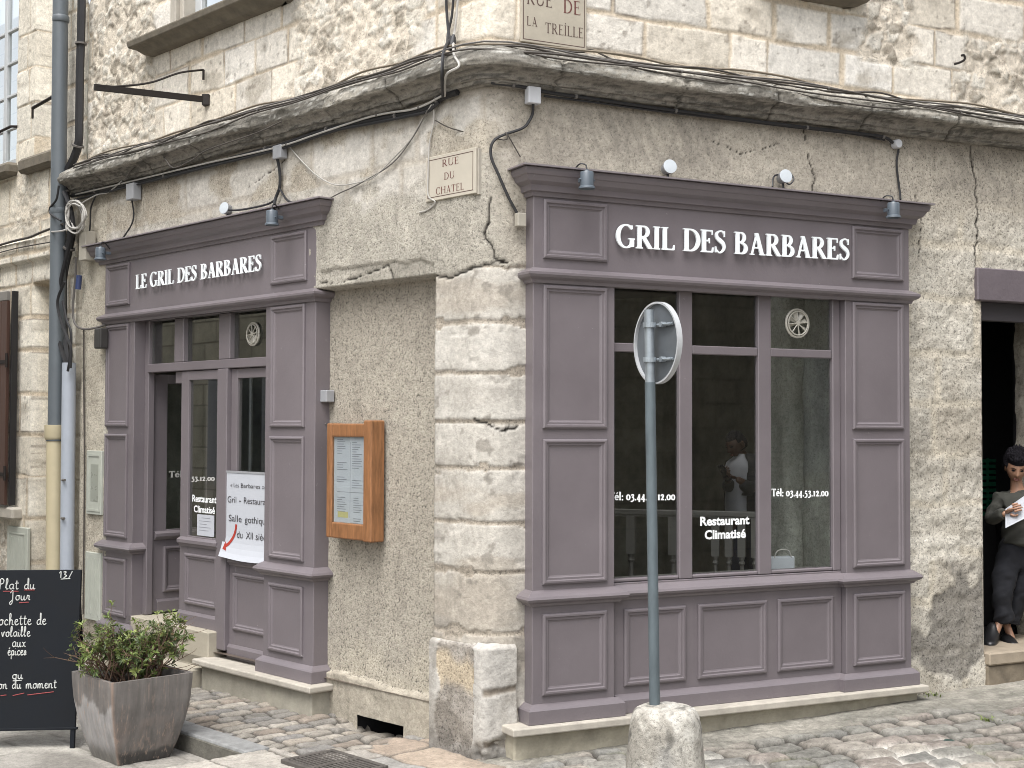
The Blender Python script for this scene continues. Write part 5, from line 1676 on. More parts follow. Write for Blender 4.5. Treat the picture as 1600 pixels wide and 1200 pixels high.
dp = thing('downpipe', 'grey painted downpipe with a cream cast foot at the left', 'pipe', wpt(-5.95, 0.1, 0))
P = vpipe([(95, -30), (92, 250), (90, 450), (87, 667)], 0.13)
MB(ident).tube([P[0] + (P[0] - P[1]) * 0.2] + P, 0.070, 16).build('upper_pipe', 'zinc', dp, smooth=True)
m = MB(ident)
for x, y in ((95, 30), (91, 330)):
    p = vpipe([(x, y)], 0.13)[0]
    m.lathe([(0.071, -0.03), (0.076, -0.02), (0.076, 0.02), (0.071, 0.03)], p, seg=16)
m.build('pipe_collar', 'zinc', dp, smooth=True)
P = vpipe([(86, 664), (85, 900), (84, 960)], 0.13)
m = MB(ident)
m.tube([P[0], P[0] - [0, 0, .001], P[0] - [0, 0, .11], P[0] - [0, 0, .13], P[0] - [0, 0, .14], P[1], P[2], P[2] - [0, 0, 0.55]], [0.086, 0.094, 0.094, 0.088, 0.076, 0.076, 0.076, 0.076], 18)
m.build('foot_pipe', 'cream', dp, smooth=True)
p = vpipe([(86, 686)], 0.13)[0]
MB(ident).lathe([(0.079, -0.018), (0.082, -0.01), (0.082, 0.012), (0.079, 0.018)], p, seg=18).build('pipe_collar', 'zinc', dp, smooth=True)
cdt = thing('conduit', 'pale blue grey cable conduit beside the cream pipe foot', 'pipe', wpt(-5.7, 0.1, 0))
P = vpipe([(108, 567), (106, 750), (104, 960)], 0.10)
MB(ident).tube(P + [P[-1] - [0, 0, .5]], 0.062, 16).build('conduit_pipe', 'conduit', cdt, smooth=True)
m = MB(ident)
for x, y in ((99, 750), (98, 810)):
    p = vpipe([(x, y)], 0.165)[0]; m.tube([p - 0.03 * dL, p + 0.02 * dL], 0.012, 6)
m.build('fixing', 'gcable', cdt)

cable('very thick black cable climbing the left edge beside the downpipe', 'L', [(128, -30), (127, 40), (125, 110), (124, 180), (123, 222), (116, 246), (106, 268), (102, 300), (108, 335), (112, 362), (106, 395), (99, 430), (98, 470), (100, 520), (106, 575)], 0.038, 'black', 0.07, clips=14)
cable('black cable strand beside the bundle at the conduit mouth', 'L', [(100, 300), (112, 330), (113, 360), (104, 400), (95, 440), (93, 470), (88, 505), (93, 535), (104, 572)], 0.02, 'black', 0.13)
cable('knotted black cable strand over the conduit mouth', 'L', [(101, 440), (90, 470), (95, 500), (106, 530), (111, 545), (110, 575)], 0.014, 'black', 0.17)
cable('looping black cable end above the conduit', 'L', [(98, 470), (104, 500), (111, 520), (109, 560), (106, 580)], 0.012, 'black', 0.15)
cable('black wire crossing in front of the downpipe', 'L', [(92, 290), (88, 312), (78, 325), (80, 335), (95, 345)], 0.010, 'black', 0.2)
pts = []
rr = random.Random(5)
for k in range(9):
    for a in range(0, 360, 45):
        R = 17 + rr.uniform(-4, 5)
        pts.append((117 + R * 0.78 * math.cos(math.radians(a)) + rr.uniform(-2, 2), 337 + R * 1.25 * math.sin(math.radians(a)) + rr.uniform(-2, 2), 0.13 + 0.006 * k))
cable('coil of white wire hung on the wall by the downpipe', 'L', pts, 0.007, 'wcable', name='wire_coil', sm=4)
cable('white wire trailing from the coil along the cornice', 'L', [(120, 322, .1), (150, 305, .06), (170, 300, .05), (190, 283, .06)], 0.006, 'wcable')
cable('white wire band tied round the downpipe', 'L', [(80, 360, .12), (82, 362, .2), (100, 360, .2), (112, 352, .12)], 0.008, 'wcable')
cable('thin grey wires from the small meter box down the wall', 'L', [(119, 402, .05), (118, 430, .04), (114, 480, .04), (117, 505, .04), (130, 514, .05), (150, 512, .04), (163, 508, .03)], 0.011, 'gcable')
cable('thin dark wire down the strip beside the left shop', 'L', [(131, 515, .03), (131, 600, .02), (132, 720, .02), (131, 850, .02), (130, 960, .02)], 0.007, 'dcable')
cable('thin wire hanging past the small grey box', 'L', [(150, 305, .05), (142, 325, .04), (141, 350, .03), (138, 378, .03)], 0.008, 'black')
cable('dark wire along the band of the left house', 'L', [(-10, 386, .05), (20, 377, .05), (45, 371, .06), (62, 364, .06), (80, 357, .06), (98, 350, .14)], 0.012, 'dcable')
cable('thin wire under the band of the left house', 'L', [(-10, 397, .05), (30, 387, .05), (80, 378, .06)], 0.006, 'dcable')
o = MB(ident).tube(vpipe([(124, 430), (122, 452)], 0.06), 0.026, 10).build('cable_joint', mat_plain('blue_plastic_joint', col(70, 84, 130), 0.4), None, smooth=True)
setp(o, 'small blue cable joint hanging by the left shop', 'cable joint')

# old iron sign bracket on the left street upper wall
ib = thing('iron_bracket', 'rusty iron sign bracket sticking out of the upper left wall', 'bracket', wpt(px('L', 319, 155, 0)[0], 0, px('L', 319, 155, 0)[1]))
def at3(x, y, u, side='L'):
    """point on the sight line at the wall position u along the street, any distance out"""
    d, n = (dL, nL)
    r = ray(x, y)
    o = C0 + d * u
    k = ((o - CAM) @ d) / (r @ d)
    return CAM + r * k
A_ = wpt(px('L', 319, 155, 0)[0], -0.02, px('L', 319, 155, 0)[1])
u_ = -px('L', 319, 155, 0)[0]
B_ = A_ + nL * 0.92 + np.array([0, 0, 0.0])
zb = None
B_ = at3(147, 136, u_)
d = B_ - A_
sd_ = np.cross(d / np.linalg.norm(d), [0, 0, 1])
m = MB(ident)
for off in (-0.012,):
    c4 = [A_ + sd_ * -0.008 + [0, 0, -.025], A_ + sd_ * 0.008 + [0, 0, -.025], A_ + sd_ * 0.008 + [0, 0, .025], A_ + sd_ * -0.008 + [0, 0, .025]]
    m.prism([tuple(p) for p in c4], d)
m.build('arm', 'iron', ib, 0.002)
MB(ident).box(A_[0] - .03, A_[0] + .03, A_[1] - .03, A_[1] + .03, A_[2] - .05, A_[2] + .04).build('wall_plate', 'iron', ib, 0.004)
m = MB(ident)
T_ = wpt(px('L', 318, 109, 0)[0], 0.0, px('L', 318, 109, 0)[1])
sp = spline([T_, at3(280, 114, u_), at3(235, 129, u_), at3(185, 135, u_), at3(150, 135, u_)], 6)
m.tube(sp, 0.009, 6); m.tube([T_, T_ - [0, 0, .08]], 0.010, 6)
m.build('stay_rod', 'iron', ib, smooth=True)
q, z = px('R', 1497, 95, 0)
hk = spline([(q - 0.04, 0.0, z - 0.03), (q - 0.01, 0.03, z - 0.02), (q + 0.015, 0.05, z), (q + 0.01, 0.05, z + 0.03), (q - 0.015, 0.05, z + 0.025)], 5)
o = MB().tube(hk, 0.009, 6).build('iron_hook', 'iron', None, smooth=True)
setp(o, 'small rusty iron hook in the upper right wall', 'hook')

# ================================================================== ground
def gp(side, a, b, z):
    d, n = (dL, nL) if side == 'L' else (dR, nR)
    a = a.ravel(); b = b.ravel()
    P = C0 + a[:, None] * d + b[:, None] * n
    P[:, 2] = z.ravel()
    return P


def setts(a, b, seed, rw, lmin, lmax, joint):
    """a along the stones, b across the courses"""
    wa = a + fbm(a * 3.5, b * 3.5, seed, 3) * 0.09; wb = b + fbm(a * 3 + 20, b * 3, seed + 1, 3) * 0.11
    k = np.floor(wb / rw); fb = wb / rw - k
    L = lmin + (lmax - lmin) * _h(k, k * 0 + 7, seed)
    aa = wa / L + _h(k, k * 0 + 3, seed) * 9
    i = np.floor(aa); fa = aa - i
    jit = 0.5 * (_h(i, k, seed + 4) - 0.5) * 0.5
    e = np.minimum(np.minimum(fa, 1 - fa) * L, np.minimum(fb, 1 - fb) * rw)
    idd = _h(i, k, seed + 11); id2 = _h(i, k, seed + 12)
    e = e + fbm(a * 22, b * 22, seed + 5, 3) * 0.014
    body = sst(joint * 0.5, joint * 1.5, e)
    return body, idd, id2, e


def sett_colors(body, idd, id2, fine, jc, pal):
    sh_ = body.shape
    c = np.zeros(sh_ + (3,))
    n = len(pal)
    for i, p in enumerate(pal):
        m = (idd >= i / n) & (idd < (i + 1) / n + 1e-9)
        c[m] = lin(*p)
    c = c * (0.88 + 0.24 * id2 + 0.5 * fine)[..., None]
    return mixc(np.broadcast_to(jc, sh_ + (3,)) if jc.ndim == 1 else jc, c, body)


def pavement_left():
    us = np.arange(-0.45, 6.6, 0.011); ws = np.arange(-0.2, 0.765, 0.011)
    U, Wd = np.meshgrid(us, ws)
    body, idd, id2, e = setts(Wd, U, 151, 0.125, 0.17, 0.27, 0.015)
    fine = fbm(U * 18, Wd * 18, 152, 4); mid = fbm(U * 3, Wd * 3, 153, 4)
    c = sett_colors(body, idd, id2, fine, lin(84, 78, 70), [(156, 148, 134), (146, 140, 130), (168, 156, 138), (154, 139, 122), (141, 137, 131), (176, 167, 151)])
    h = 0.008 + 0.010 * sst(0.0, 0.05, e) + body * (0.016 + 0.014 * (id2 - 0.5)) + fine * 0.010 + mid * 0.02
    fl = sst(0.55, 0.9, 1.45 - U - 0.5 * Wd)                       # broad worn flags by the corner
    b2, i2, i3, e2 = setts(U, Wd, 161, 0.36, 0.5, 0.9, 0.012)
    c2 = sett_colors(b2, i2, i3, fine * 0.7, lin(120, 110, 98), [(176, 168, 156), (186, 164, 138), (170, 166, 158), (178, 156, 132)])
    flag = (U < 0.75 + 0.25 * (Wd < 0.3) * 0 + mid * 0.5)
    c = np.where(flag[..., None], c2, c); h = np.where(flag, 0.022 + b2 * 0.014 + fine * 0.008 + mid * 0.02, h)
    h = h - 0.06 * sst(0.8, 0.9, U) * (1 - sst(1.4, 1.5, U)) * (1 - sst(-0.08, 0.14, Wd))
    tt = sst(0.70, 0.735, Wd)
    h = h * (1 - tt) + 0.018 * tt
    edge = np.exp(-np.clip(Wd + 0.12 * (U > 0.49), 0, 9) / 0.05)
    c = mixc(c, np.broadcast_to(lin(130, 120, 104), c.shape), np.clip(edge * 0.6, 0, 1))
    c = c * (1 + mid * 0.35)[..., None]
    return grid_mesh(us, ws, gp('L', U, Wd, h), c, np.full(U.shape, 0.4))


setp(link('pavement', pavement_left(), M['wall']), kind='structure')


def flags():
    us = np.arange(-0.9, 1.17, 0.012); ws = np.arange(0.735, 1.9, 0.012)
    U, Wd = np.meshgrid(us, ws)
    b2, i2, i3, e2 = setts(U, Wd, 163, 0.4, 0.6, 1.0, 0.012)
    fine = fbm(U * 18, Wd * 18, 164, 4)
    c = sett_colors(b2, i2, i3, fine, lin(120, 112, 100), [(176, 172, 164), (166, 160, 150), (186, 178, 164)])
    return grid_mesh(us, ws, gp('L', U, Wd, 0.012 + b2 * 0.012 + fine * 0.008), c, np.full(U.shape, 0.4))


setp(link('flagstones', flags(), M['wall']), kind='structure')

m = MB(lambda p: gp('L', np.asarray(p)[:, 0], np.asarray(p)[:, 1], np.asarray(p)[:, 2]))
LM = m.mp
rr = random.Random(9)
u0 = 1.19
for i in range(7):
    L = rr.uniform(0.75, 1.1)
    m.box(u0, u0 + L - 0.008, 0.742, 0.925 + rr.uniform(-.004, .004), -0.25, 0.026 + rr.uniform(-.003, .003)); u0 += L
setp(m.build('kerb', mat_plain('granite_kerb', col(152, 153, 152), 0.85, 0, 0.32, 16, 0.5, 50), None, 0.016, 2), kind='structure')

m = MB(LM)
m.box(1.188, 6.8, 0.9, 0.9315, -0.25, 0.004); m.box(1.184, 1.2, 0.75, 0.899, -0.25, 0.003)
setp(m.build('kerb_face', mat_plain('dark_kerb_face', col(112, 109, 100), 0.95, 0, 0.4, 12, 0.7, 36), None, 0.006), kind='structure')  # kerb front and end in a darker colour than the kerb top


def street_right():
    qs = np.arange(-1.3, 8.0, 0.0125); ws = np.arange(-0.25, 3.4, 0.0125)
    Q, Wd = np.meshgrid(qs, ws)
    ang = 0.12
    a = Q * math.cos(ang) + Wd * math.sin(ang); b = -Q * math.sin(ang) + Wd * math.cos(ang)
    body, idd, id2, e = setts(a, b, 171, 0.175, 0.20, 0.31, 0.019)
    fine = fbm(Q * 16, Wd * 16, 172, 4); mid = fbm(Q * 1.6, Wd * 1.6, 173, 4)
    pm = sst(0.0, 0.08, mid + 0.10 * (Wd - 0.75)) * sst(0.3, 0.5, Wd)
    jc = mixc(np.broadcast_to(lin(74, 69, 62), Q.shape + (3,)), np.broadcast_to(lin(206, 200, 188), Q.shape + (3,)), pm)
    moss = sst(0.16, 0.24, fbm(Q * 2.5, Wd * 2.5, 174, 4))
    jc = mixc(jc, np.broadcast_to(lin(112, 118, 70), Q.shape + (3,)), moss * 0.7)
    c = sett_colors(body, idd, id2, fine, jc, [(146, 142, 131), (136, 134, 126), (155, 146, 132), (148, 136, 124), (141, 138, 127), (161, 152, 137)])
    ed = 0.42 + fbm(Q * 2, Wd * 0, 175, 3) * 0.3 + 0.18 * sst(3.2, 3.6, Q)
    cem = 1 - sst(-0.05, 0.06, Wd + 0.25 * sst(5, 8, Q) - ed + 0.15 * (Q < 0.8))
    cc = mixc(np.broadcast_to(lin(168, 162, 146), Q.shape + (3,)), np.broadcast_to(lin(140, 136, 122), Q.shape + (3,)), sst(-.2, .2, fbm(Q * 3, Wd * 6, 176, 4)))
    c = mixc(c, cc, cem * 0.9)
    bod = body * (1 - cem) + 0.8 * cem
    c = c * (0.9 + 0.25 * sst(-0.2, 0.2, fbm(Q * 30, Wd * 30, 177, 4)))[..., None]
    h = 0.010 * sst(0.0, 0.07, e) * (1 - cem) + 0.006 + 0.032 * np.clip(Q, 0, 9) - 0.012 * Wd + bod * (0.030 + 0.018 * (id2 - .5) * (1 - cem)) + fine * 0.012 + mid * 0.03
    c = c * (1 + mid * 0.25)[..., None]
    h = np.where((Q < 0.1), h - 0.05 * sst(0.1, -0.3, Q), h)
    return grid_mesh(qs, ws, gp('R', Q, Wd, h), c, np.full(Q.shape, 0.45))


setp(link('cobbled_street', street_right(), M['wall']), kind='structure')


def road_left():
    us = np.arange(-6.0, 9.0, 0.03); ws = np.arange(0.9, 5.2, 0.03)
    U, Wd = np.meshgrid(us, ws)
    b2, i2, i3, e2 = setts(U, Wd, 181, 0.34, 0.5, 0.9, 0.010)
    fine = fbm(U * 14, Wd * 14, 182, 4); mid = fbm(U * 0.9, Wd * 2.5, 183, 4)
    c = sett_colors(b2, i2, i3, fine * 0.8, lin(150, 144, 132), [(184, 178, 164), (174, 168, 156), (192, 186, 172)])
    c = mixc(c, np.broadcast_to(lin(140, 134, 124), c.shape), sst(0.02, 0.2, mid) * 0.8)
    h = -0.112 + b2 * 0.006 + fine * 0.006
    m_ = (U < 1.17) & (Wd < 1.95)
    h = np.where(m_, h - 0.05, h)
    return grid_mesh(us, ws, gp('L', U, Wd, h), c, np.full(U.shape, 0.35))


setp(link('road', road_left(), M['wall']), kind='structure')
m = MB(ident)
m.poly([(-60, -60, -0.2), (60, -60, -0.2), (60, 60, -0.2), (-60, 60, -0.2)])
setp(m.build('ground', mat_plain('dusty_street_stone', col(164, 158, 146), 0.9, 0, 0.2, 3, 0.4, 12)), kind='structure')

# drain grate in the flags
g = thing('drain_grate', 'dark cast iron slotted drain grate set in the pavement flags', 'drain grate', gp('L', np.array([0.55]), np.array([0.7]), np.array([0.035]))[0])
m = MB(LM)
a0, a1, b0, b1 = 0.24, 0.80, 0.545, 0.93
m.box(a0, a1, b0, b0 + 0.03, 0.0, 0.05); m.box(a0, a1, b1 - 0.03, b1, 0.0, 0.05); m.box(a0, a0 + 0.03, b0 + .03, b1 - .03, 0.0, 0.0495); m.box(a1 - 0.03, a1, b0 + .03, b1 - .03, 0.0, 0.0495); m.box(0.505, 0.535, b0 + .03, b1 - .03, 0.0, 0.0495)
m.build('frame', 'castiron', g, 0.004)
m = MB(LM)
for i in range(10):
    b = b0 + 0.045 + i * 0.031
    m.box(a0 + 0.03, 0.505, b, b + 0.014, 0.0, 0.046); m.box(0.535, a1 - .03, b, b + 0.014, 0.0, 0.046)
m.build('bars', 'castiron', g, 0.003)
MB(LM).box(a0 + .03, a1 - .03, b0 + .03, b1 - .03, 0.032, 0.036).build('drain_hole', 'dark', g)
q, w_ = 2.44, 0.82
P = gpt('R', *[2.45, 1.0])
r_ = ray(1482, 1164); k = (0.085 - CAMH) / r_[2]; P = CAM + r_ * k
m = MB(ident)
rr = random.Random(4)
m.add([(P[0] + x * .1, P[1] + y * .09, P[2] + z_ * .05) for x, y, z_ in ((-.6, -.5, 0), (.7, -.6, 0), (.8, .4, .1), (-.5, .5, 0), (-.2, -.1, .9), (.25, .1, .7))], [(0, 1, 5, 4), (1, 2, 5), (2, 3, 4, 5), (3, 0, 4), (0, 1, 2, 3)])
setp(m.build('litter', 'greenrag', None, 0.006), 'crumpled dark green scrap lying on the cobbles', 'litter')

# ================================================================== planter with shrub
pc = np.array([2.055, 1.248])
pl = thing('planter', 'square tapering glazed planter with pale runs on the road by the kerb', 'planter', gp('L', pc[:1], pc[1:], np.array([-0.105]))[0])


def planter():
    rings = []
    zz = np.linspace(0, 0.545, 30)
    pr = np.interp(zz, [0, 0.03, 0.12, 0.25, 0.38, 0.5, 0.545], [0.185, 0.196, 0.225, 0.258, 0.280, 0.289, 0.290])
    per = []
    N = 26
    for k in range(4):
        for i in range(N):
            t = -1 + 2 * i / N
            s = [(t, -1), (1, t), (-t, 1), (-1, -t)][k]
            per.append(s)
    per = np.array(per)
    # slightly softened corners
    ln = (np.abs(per[:, 0]) ** 26 + np.abs(per[:, 1]) ** 26) ** (-1 / 26)
    per = per * ln[:, None]
    vs = []; colr = []
    for z, r in zip(zz, pr):
        for s in per:
            vs.append((pc[0] + s[0] * r, pc[1] + s[1] * r, -0.105 + z))
    for r, z in ((0.262, 0.545), (0.258, 0.535), (0.25, 0.46)):
        for s in per:
            vs.append((pc[0] + s[0] * r, pc[1] + s[1] * r, -0.105 + z))
    n = len(per); R = len(zz) + 3
    fs = [(i * n + j, i * n + (j + 1) % n, (i + 1) * n + (j + 1) % n, (i + 1) * n + j) for i in range(R - 1) for j in range(n)]
    fs.append(tuple(range(n)))
    V = np.array(vs); U = V[:, 0] - pc[0]; Wd = V[:, 1] - pc[1]; Z = V[:, 2] + 0.105
    c = np.broadcast_to(lin(134, 127, 122), V.shape).copy()
    front = Wd > np.abs(U) * 0.97          # face along the street, seen on the left of the photo
    tt = U / (Wd + 1e-6)
    lim = 0.375 + 0.03 * np.sin(tt * 5 + 1) + fbm(tt * 7, tt * 0, 191, 3) * 0.12
    bare = sst(-0.012, 0.012, lim - Z) * front
    c = mixc(c, np.broadcast_to(lin(182, 178, 176), V.shape), bare)
    low = (1 - sst(0.04, 0.13, Z)) * front
    c = mixc(c, np.broadcast_to(lin(120, 116, 106), V.shape), low * 0.8)
    side = (~front)
    damp = (1 - sst(0.07, 0.095, Z + fbm(U * 9, Wd * 9, 193, 3) * 0.04)) * side
    c = mixc(c, np.broadcast_to(lin(84, 80, 77), V.shape), damp)
    rub = sst(0.02, 0.1, fbm(Wd * 9 + 3, Z * 3, 194, 4)) * side * (Z < 0.3) * (1 - damp)
    c = mixc(c, np.broadcast_to(lin(150, 134, 124), V.shape), rub * 0.6)
    cor = np.exp(-((np.abs(U + Wd * 0) - np.abs(Wd)) / 0.012) ** 2) * (U < 0) * (Wd > 0)
    c = mixc(c, np.broadcast_to(lin(176, 140, 114), V.shape), cor * 0.8)
    me = bpy.data.meshes.new('m')
    me.from_pydata([tuple(p) for p in gp('L', V[:, 0], V[:, 1], V[:, 2])], [], fs)
    ca = me.color_attributes.new('Col', 'FLOAT_COLOR', 'POINT')
    c4 = np.ones((len(V), 4)); c4[:, :3] = c
    ca.data.foreach_set('color', c4.ravel())
    me.update()
    bm = bmesh.new(); bm.from_mesh(me); bmesh.ops.recalc_face_normals(bm, faces=bm.faces); bm.to_mesh(me); bm.free()
    return me


o = link('pot', planter(), M['planter'], pl, True); sharp(o.data, 0.6)
us = np.linspace(-0.255, 0.255, 40)
U, Wd = np.meshgrid(us, us)
sz = -0.105 + 0.485 + 0.03 * fbm(U * 9, Wd * 9, 195, 4)
me = grid_mesh(us, us, gp('L', U + pc[0], Wd + pc[1], sz), np.broadcast_to(lin(60, 50, 42), U.shape + (3,)))
link('soil', me, M['soil'], pl)


def shrub():
    rr = random.Random(21)
    sb = thing('shrub', 'low spreading green shrub with whorled leaves growing in the planter', 'plant', gp('L', pc[:1], pc[1:], np.array([0.385]))[0])
    base = np.array(gp('L', pc[:1], pc[1:], np.array([0.39]))[0])
    tw = MB(ident); tips = []
    def grow(p, d, L, r, dep):
        n = 4
        pts = [p]
        for i in range(n):
            d = d + np.array([rr.gauss(0, .16), rr.gauss(0, .16), rr.gauss(0.02, .10)]); d /= np.linalg.norm(d)
            p = p + d * L / n; pts.append(p)
        tw.tube(pts, [r * (1 - 0.45 * i / n) for i in range(n + 1)], 5, False)
        if dep == 0:
            tips.append((p, d)); return
        if rr.random() < 0.5:
            tips.append((pts[2], d))
        for k in range(rr.choice((2, 3, 3))):
            a = d + np.array([rr.gauss(0, .55), rr.gauss(0, .55), rr.gauss(0.08, .3)]); a /= np.linalg.norm(a)
            grow(pts[rr.choice((2, 3, 4))], a, L * rr.uniform(0.55, 0.85), r * 0.6, dep - 1)
    for k in range(56):
        an = rr.uniform(0, 6.28); lean = rr.uniform(0.15, 1.5)
        d = np.array([math.cos(an) * lean * 1.1, math.sin(an) * lean * 0.8, 0.9]); d /= np.linalg.norm(d)
        st_ = base + np.array([rr.uniform(-.17, .17), rr.uniform(-.17, .17), 0])
        grow(st_, d, rr.uniform(0.16, 0.25), 0.006, 2)
    tw.build('stems', 'twig', sb)
    vs = []; fs = []; cs = []
    pal = [np.array(col(*c_)[:3]) for c_ in ((122, 140, 74), (100, 120, 64), (146, 164, 88), (84, 100, 58), (160, 174, 102), (116, 124, 80))]
    for p, d in tips:
        if rr.random() < 0.06: continue
        bc = rr.choice(pal)
        if math.hypot(*(p - base)[:2]) > 0.40: continue
        nl = rr.randint(7, 12)
        for k in range(nl):
            an = k * 2.4 + rr.uniform(-.4, .4)
            a = np.cross(d, [0.3, 0.5, 0.8]); a /= np.linalg.norm(a); b = np.cross(d, a)
            o_ = (a * math.cos(an) + b * math.sin(an)) + d * rr.uniform(0.1, 0.9); o_ /= np.linalg.norm(o_)
            L = rr.uniform(0.026, 0.050); wd = L * rr.uniform(0.30, 0.40)
            s_ = np.cross(o_, d + 0.2 * np.array([rr.gauss(0, 1), rr.gauss(0, 1), rr.gauss(0, 1)])); s_ /= np.linalg.norm(s_) + 1e-9
            up = np.cross(s_, o_)
            p0 = p - d * rr.uniform(0, 0.035)
            n0 = len(vs)
            mdp = p0 + o_ * L * 0.5
            vs += [p0, mdp + s_ * wd * .5 + up * wd * .22, p0 + o_ * L - up * L * .08, mdp - s_ * wd * .5 + up * wd * .22, mdp]
            fs += [(n0, n0 + 4, n0 + 1), (n0 + 4, n0 + 2, n0 + 1), (n0, n0 + 3, n0 + 4), (n0 + 4, n0 + 3, n0 + 2)]
            cc = bc * rr.uniform(0.75, 1.3)
            if rr.random() < 0.02: cc = lin(170, 130, 60)
            cs += [cc] * 5
    me = bpy.data.meshes.new('m'); me.from_pydata([tuple(v) for v in vs], [], fs)
    ca = me.color_attributes.new('Col', 'FLOAT_COLOR', 'POINT')
    c4 = np.ones((len(vs), 4)); c4[:, :3] = np.array(cs); ca.data.foreach_set('color', c4.ravel())
    link('foliage', me, M['leaf'], sb)


shrub()

# ================================================================== chalkboard
HW = {  # one stroke handwriting, x-height 1
    'a': (0.85, [[(0.72, 0.85), (0.45, 1.0), (0.12, 0.75), (0.1, 0.3), (0.35, 0.02), (0.65, 0.35), (0.74, 0.95), (0.7, 0.3), (0.85, 0.02)]]),
    'c': (0.7, [[(0.62, 0.8), (0.4, 1.0), (0.1, 0.6), (0.2, 0.1), (0.45, 0.0), (0.7, 0.2)]]),
    'd': (0.85, [[(0.7, 0.8), (0.4, 0.95), (0.1, 0.55), (0.2, 0.08), (0.5, 0.1), (0.7, 0.6), (0.75, 1.9), (0.62, 2.0), (0.68, 0.3), (0.85, 0.02)]]),
    'e': (0.7, [[(0.08, 0.45), (0.5, 0.65), (0.5, 0.95), (0.25, 0.95), (0.1, 0.5), (0.25, 0.05), (0.5, 0.02), (0.75, 0.25)]]),
    'é': (0.7, [[(0.08, 0.45), (0.5, 0.65), (0.5, 0.95), (0.25, 0.95), (0.1, 0.5), (0.25, 0.05), (0.5, 0.02), (0.75, 0.25)], [(0.3, 1.3), (0.5, 1.6)]]),
    'h': (0.85, [[(0.1, 0.3), (0.35, 1.6), (0.25, 2.1), (0.12, 1.8), (0.12, 0.0), (0.2, 0.6), (0.45, 0.95), (0.62, 0.7), (0.62, 0.1), (0.85, 0.05)]]),
    'i': (0.4, [[(0.1, 0.9), (0.12, 0.2), (0.3, 0.02), (0.42, 0.2)], [(0.15, 1.35), (0.18, 1.38)]]),
    'l': (0.5, [[(0.02, 0.3), (0.35, 1.4), (0.3, 2.05), (0.15, 1.9), (0.12, 0.4), (0.25, 0.02), (0.5, 0.2)]]),
    'm': (1.3, [[(0.08, 0.95), (0.1, 0.0), (0.2, 0.7), (0.4, 0.98), (0.52, 0.7), (0.52, 0.0), (0.62, 0.7), (0.82, 0.98), (0.98, 0.7), (1.0, 0.15), (1.2, 0.02), (1.3, 0.15)]]),
    'n': (0.9, [[(0.08, 0.95), (0.1, 0.0), (0.2, 0.7), (0.42, 0.98), (0.6, 0.7), (0.6, 0.15), (0.75, 0.0), (0.9, 0.15)]]),
    'o': (0.8, [[(0.45, 0.98), (0.15, 0.8), (0.1, 0.3), (0.35, 0.0), (0.65, 0.25), (0.65, 0.75), (0.42, 0.98), (0.8, 0.85)]]),
    'p': (0.8, [[(0.12, 0.95), (0.1, -0.8), (0.14, 0.6), (0.4, 0.98), (0.65, 0.7), (0.5, 0.1), (0.2, 0.1), (0.5, 0.02), (0.8, 0.2)]]),
    'r': (0.65, [[(0.05, 0.2), (0.2, 1.0), (0.35, 0.85), (0.5, 0.85), (0.45, 0.2), (0.65, 0.05)]]),
    's': (0.65, [[(0.05, 0.1), (0.35, 1.0), (0.5, 0.45), (0.35, 0.02), (0.1, 0.12), (0.65, 0.15)]]),
    't': (0.6, [[(0.3, 1.7), (0.24, 0.3), (0.4, 0.02), (0.6, 0.2)], [(0.05, 1.15), (0.6, 1.2)]]),
    'u': (0.9, [[(0.08, 0.95), (0.1, 0.25), (0.3, 0.0), (0.55, 0.3), (0.62, 0.95), (0.62, 0.2), (0.75, 0.0), (0.9, 0.2)]]),
    'v': (0.75, [[(0.05, 0.95), (0.3, 0.02), (0.55, 0.95), (0.75, 0.85)]]),
    'x': (0.75, [[(0.05, 0.95), (0.35, 0.6), (0.35, 0.3), (0.05, 0.0)], [(0.7, 0.95), (0.4, 0.7), (0.38, 0.25), (0.7, 0.02)]]),
    'P': (1.0, [[(0.2, 0.0), (0.25, 1.9), (0.05, 1.5), (0.4, 2.1), (0.8, 1.8), (0.7, 1.2), (0.28, 1.0)]]),
    'J': (0.9, [[(0.1, 1.5), (0.5, 2.0), (0.55, 1.0), (0.5, -0.4), (0.2, -0.9), (0.05, -0.5), (0.6, 0.1)]]),
    'b': (0.8, [[(0.1, 0.3), (0.3, 1.6), (0.2, 2.0), (0.1, 1.6), (0.12, 0.2), (0.4, 0.0), (0.65, 0.4), (0.45, 0.9), (0.15, 0.6)]]),
    ' ': (0.7, []),
    '1': (0.4, [[(0.05, 1.2), (0.25, 1.6), (0.25, 0.0)]]), '3': (0.6, [[(0.05, 1.5), (0.4, 1.5), (0.2, 0.9), (0.45, 0.5), (0.1, 0.0)]]), '/': (0.5, [[(0.0, -0.2), (0.45, 1.7)]]),
}


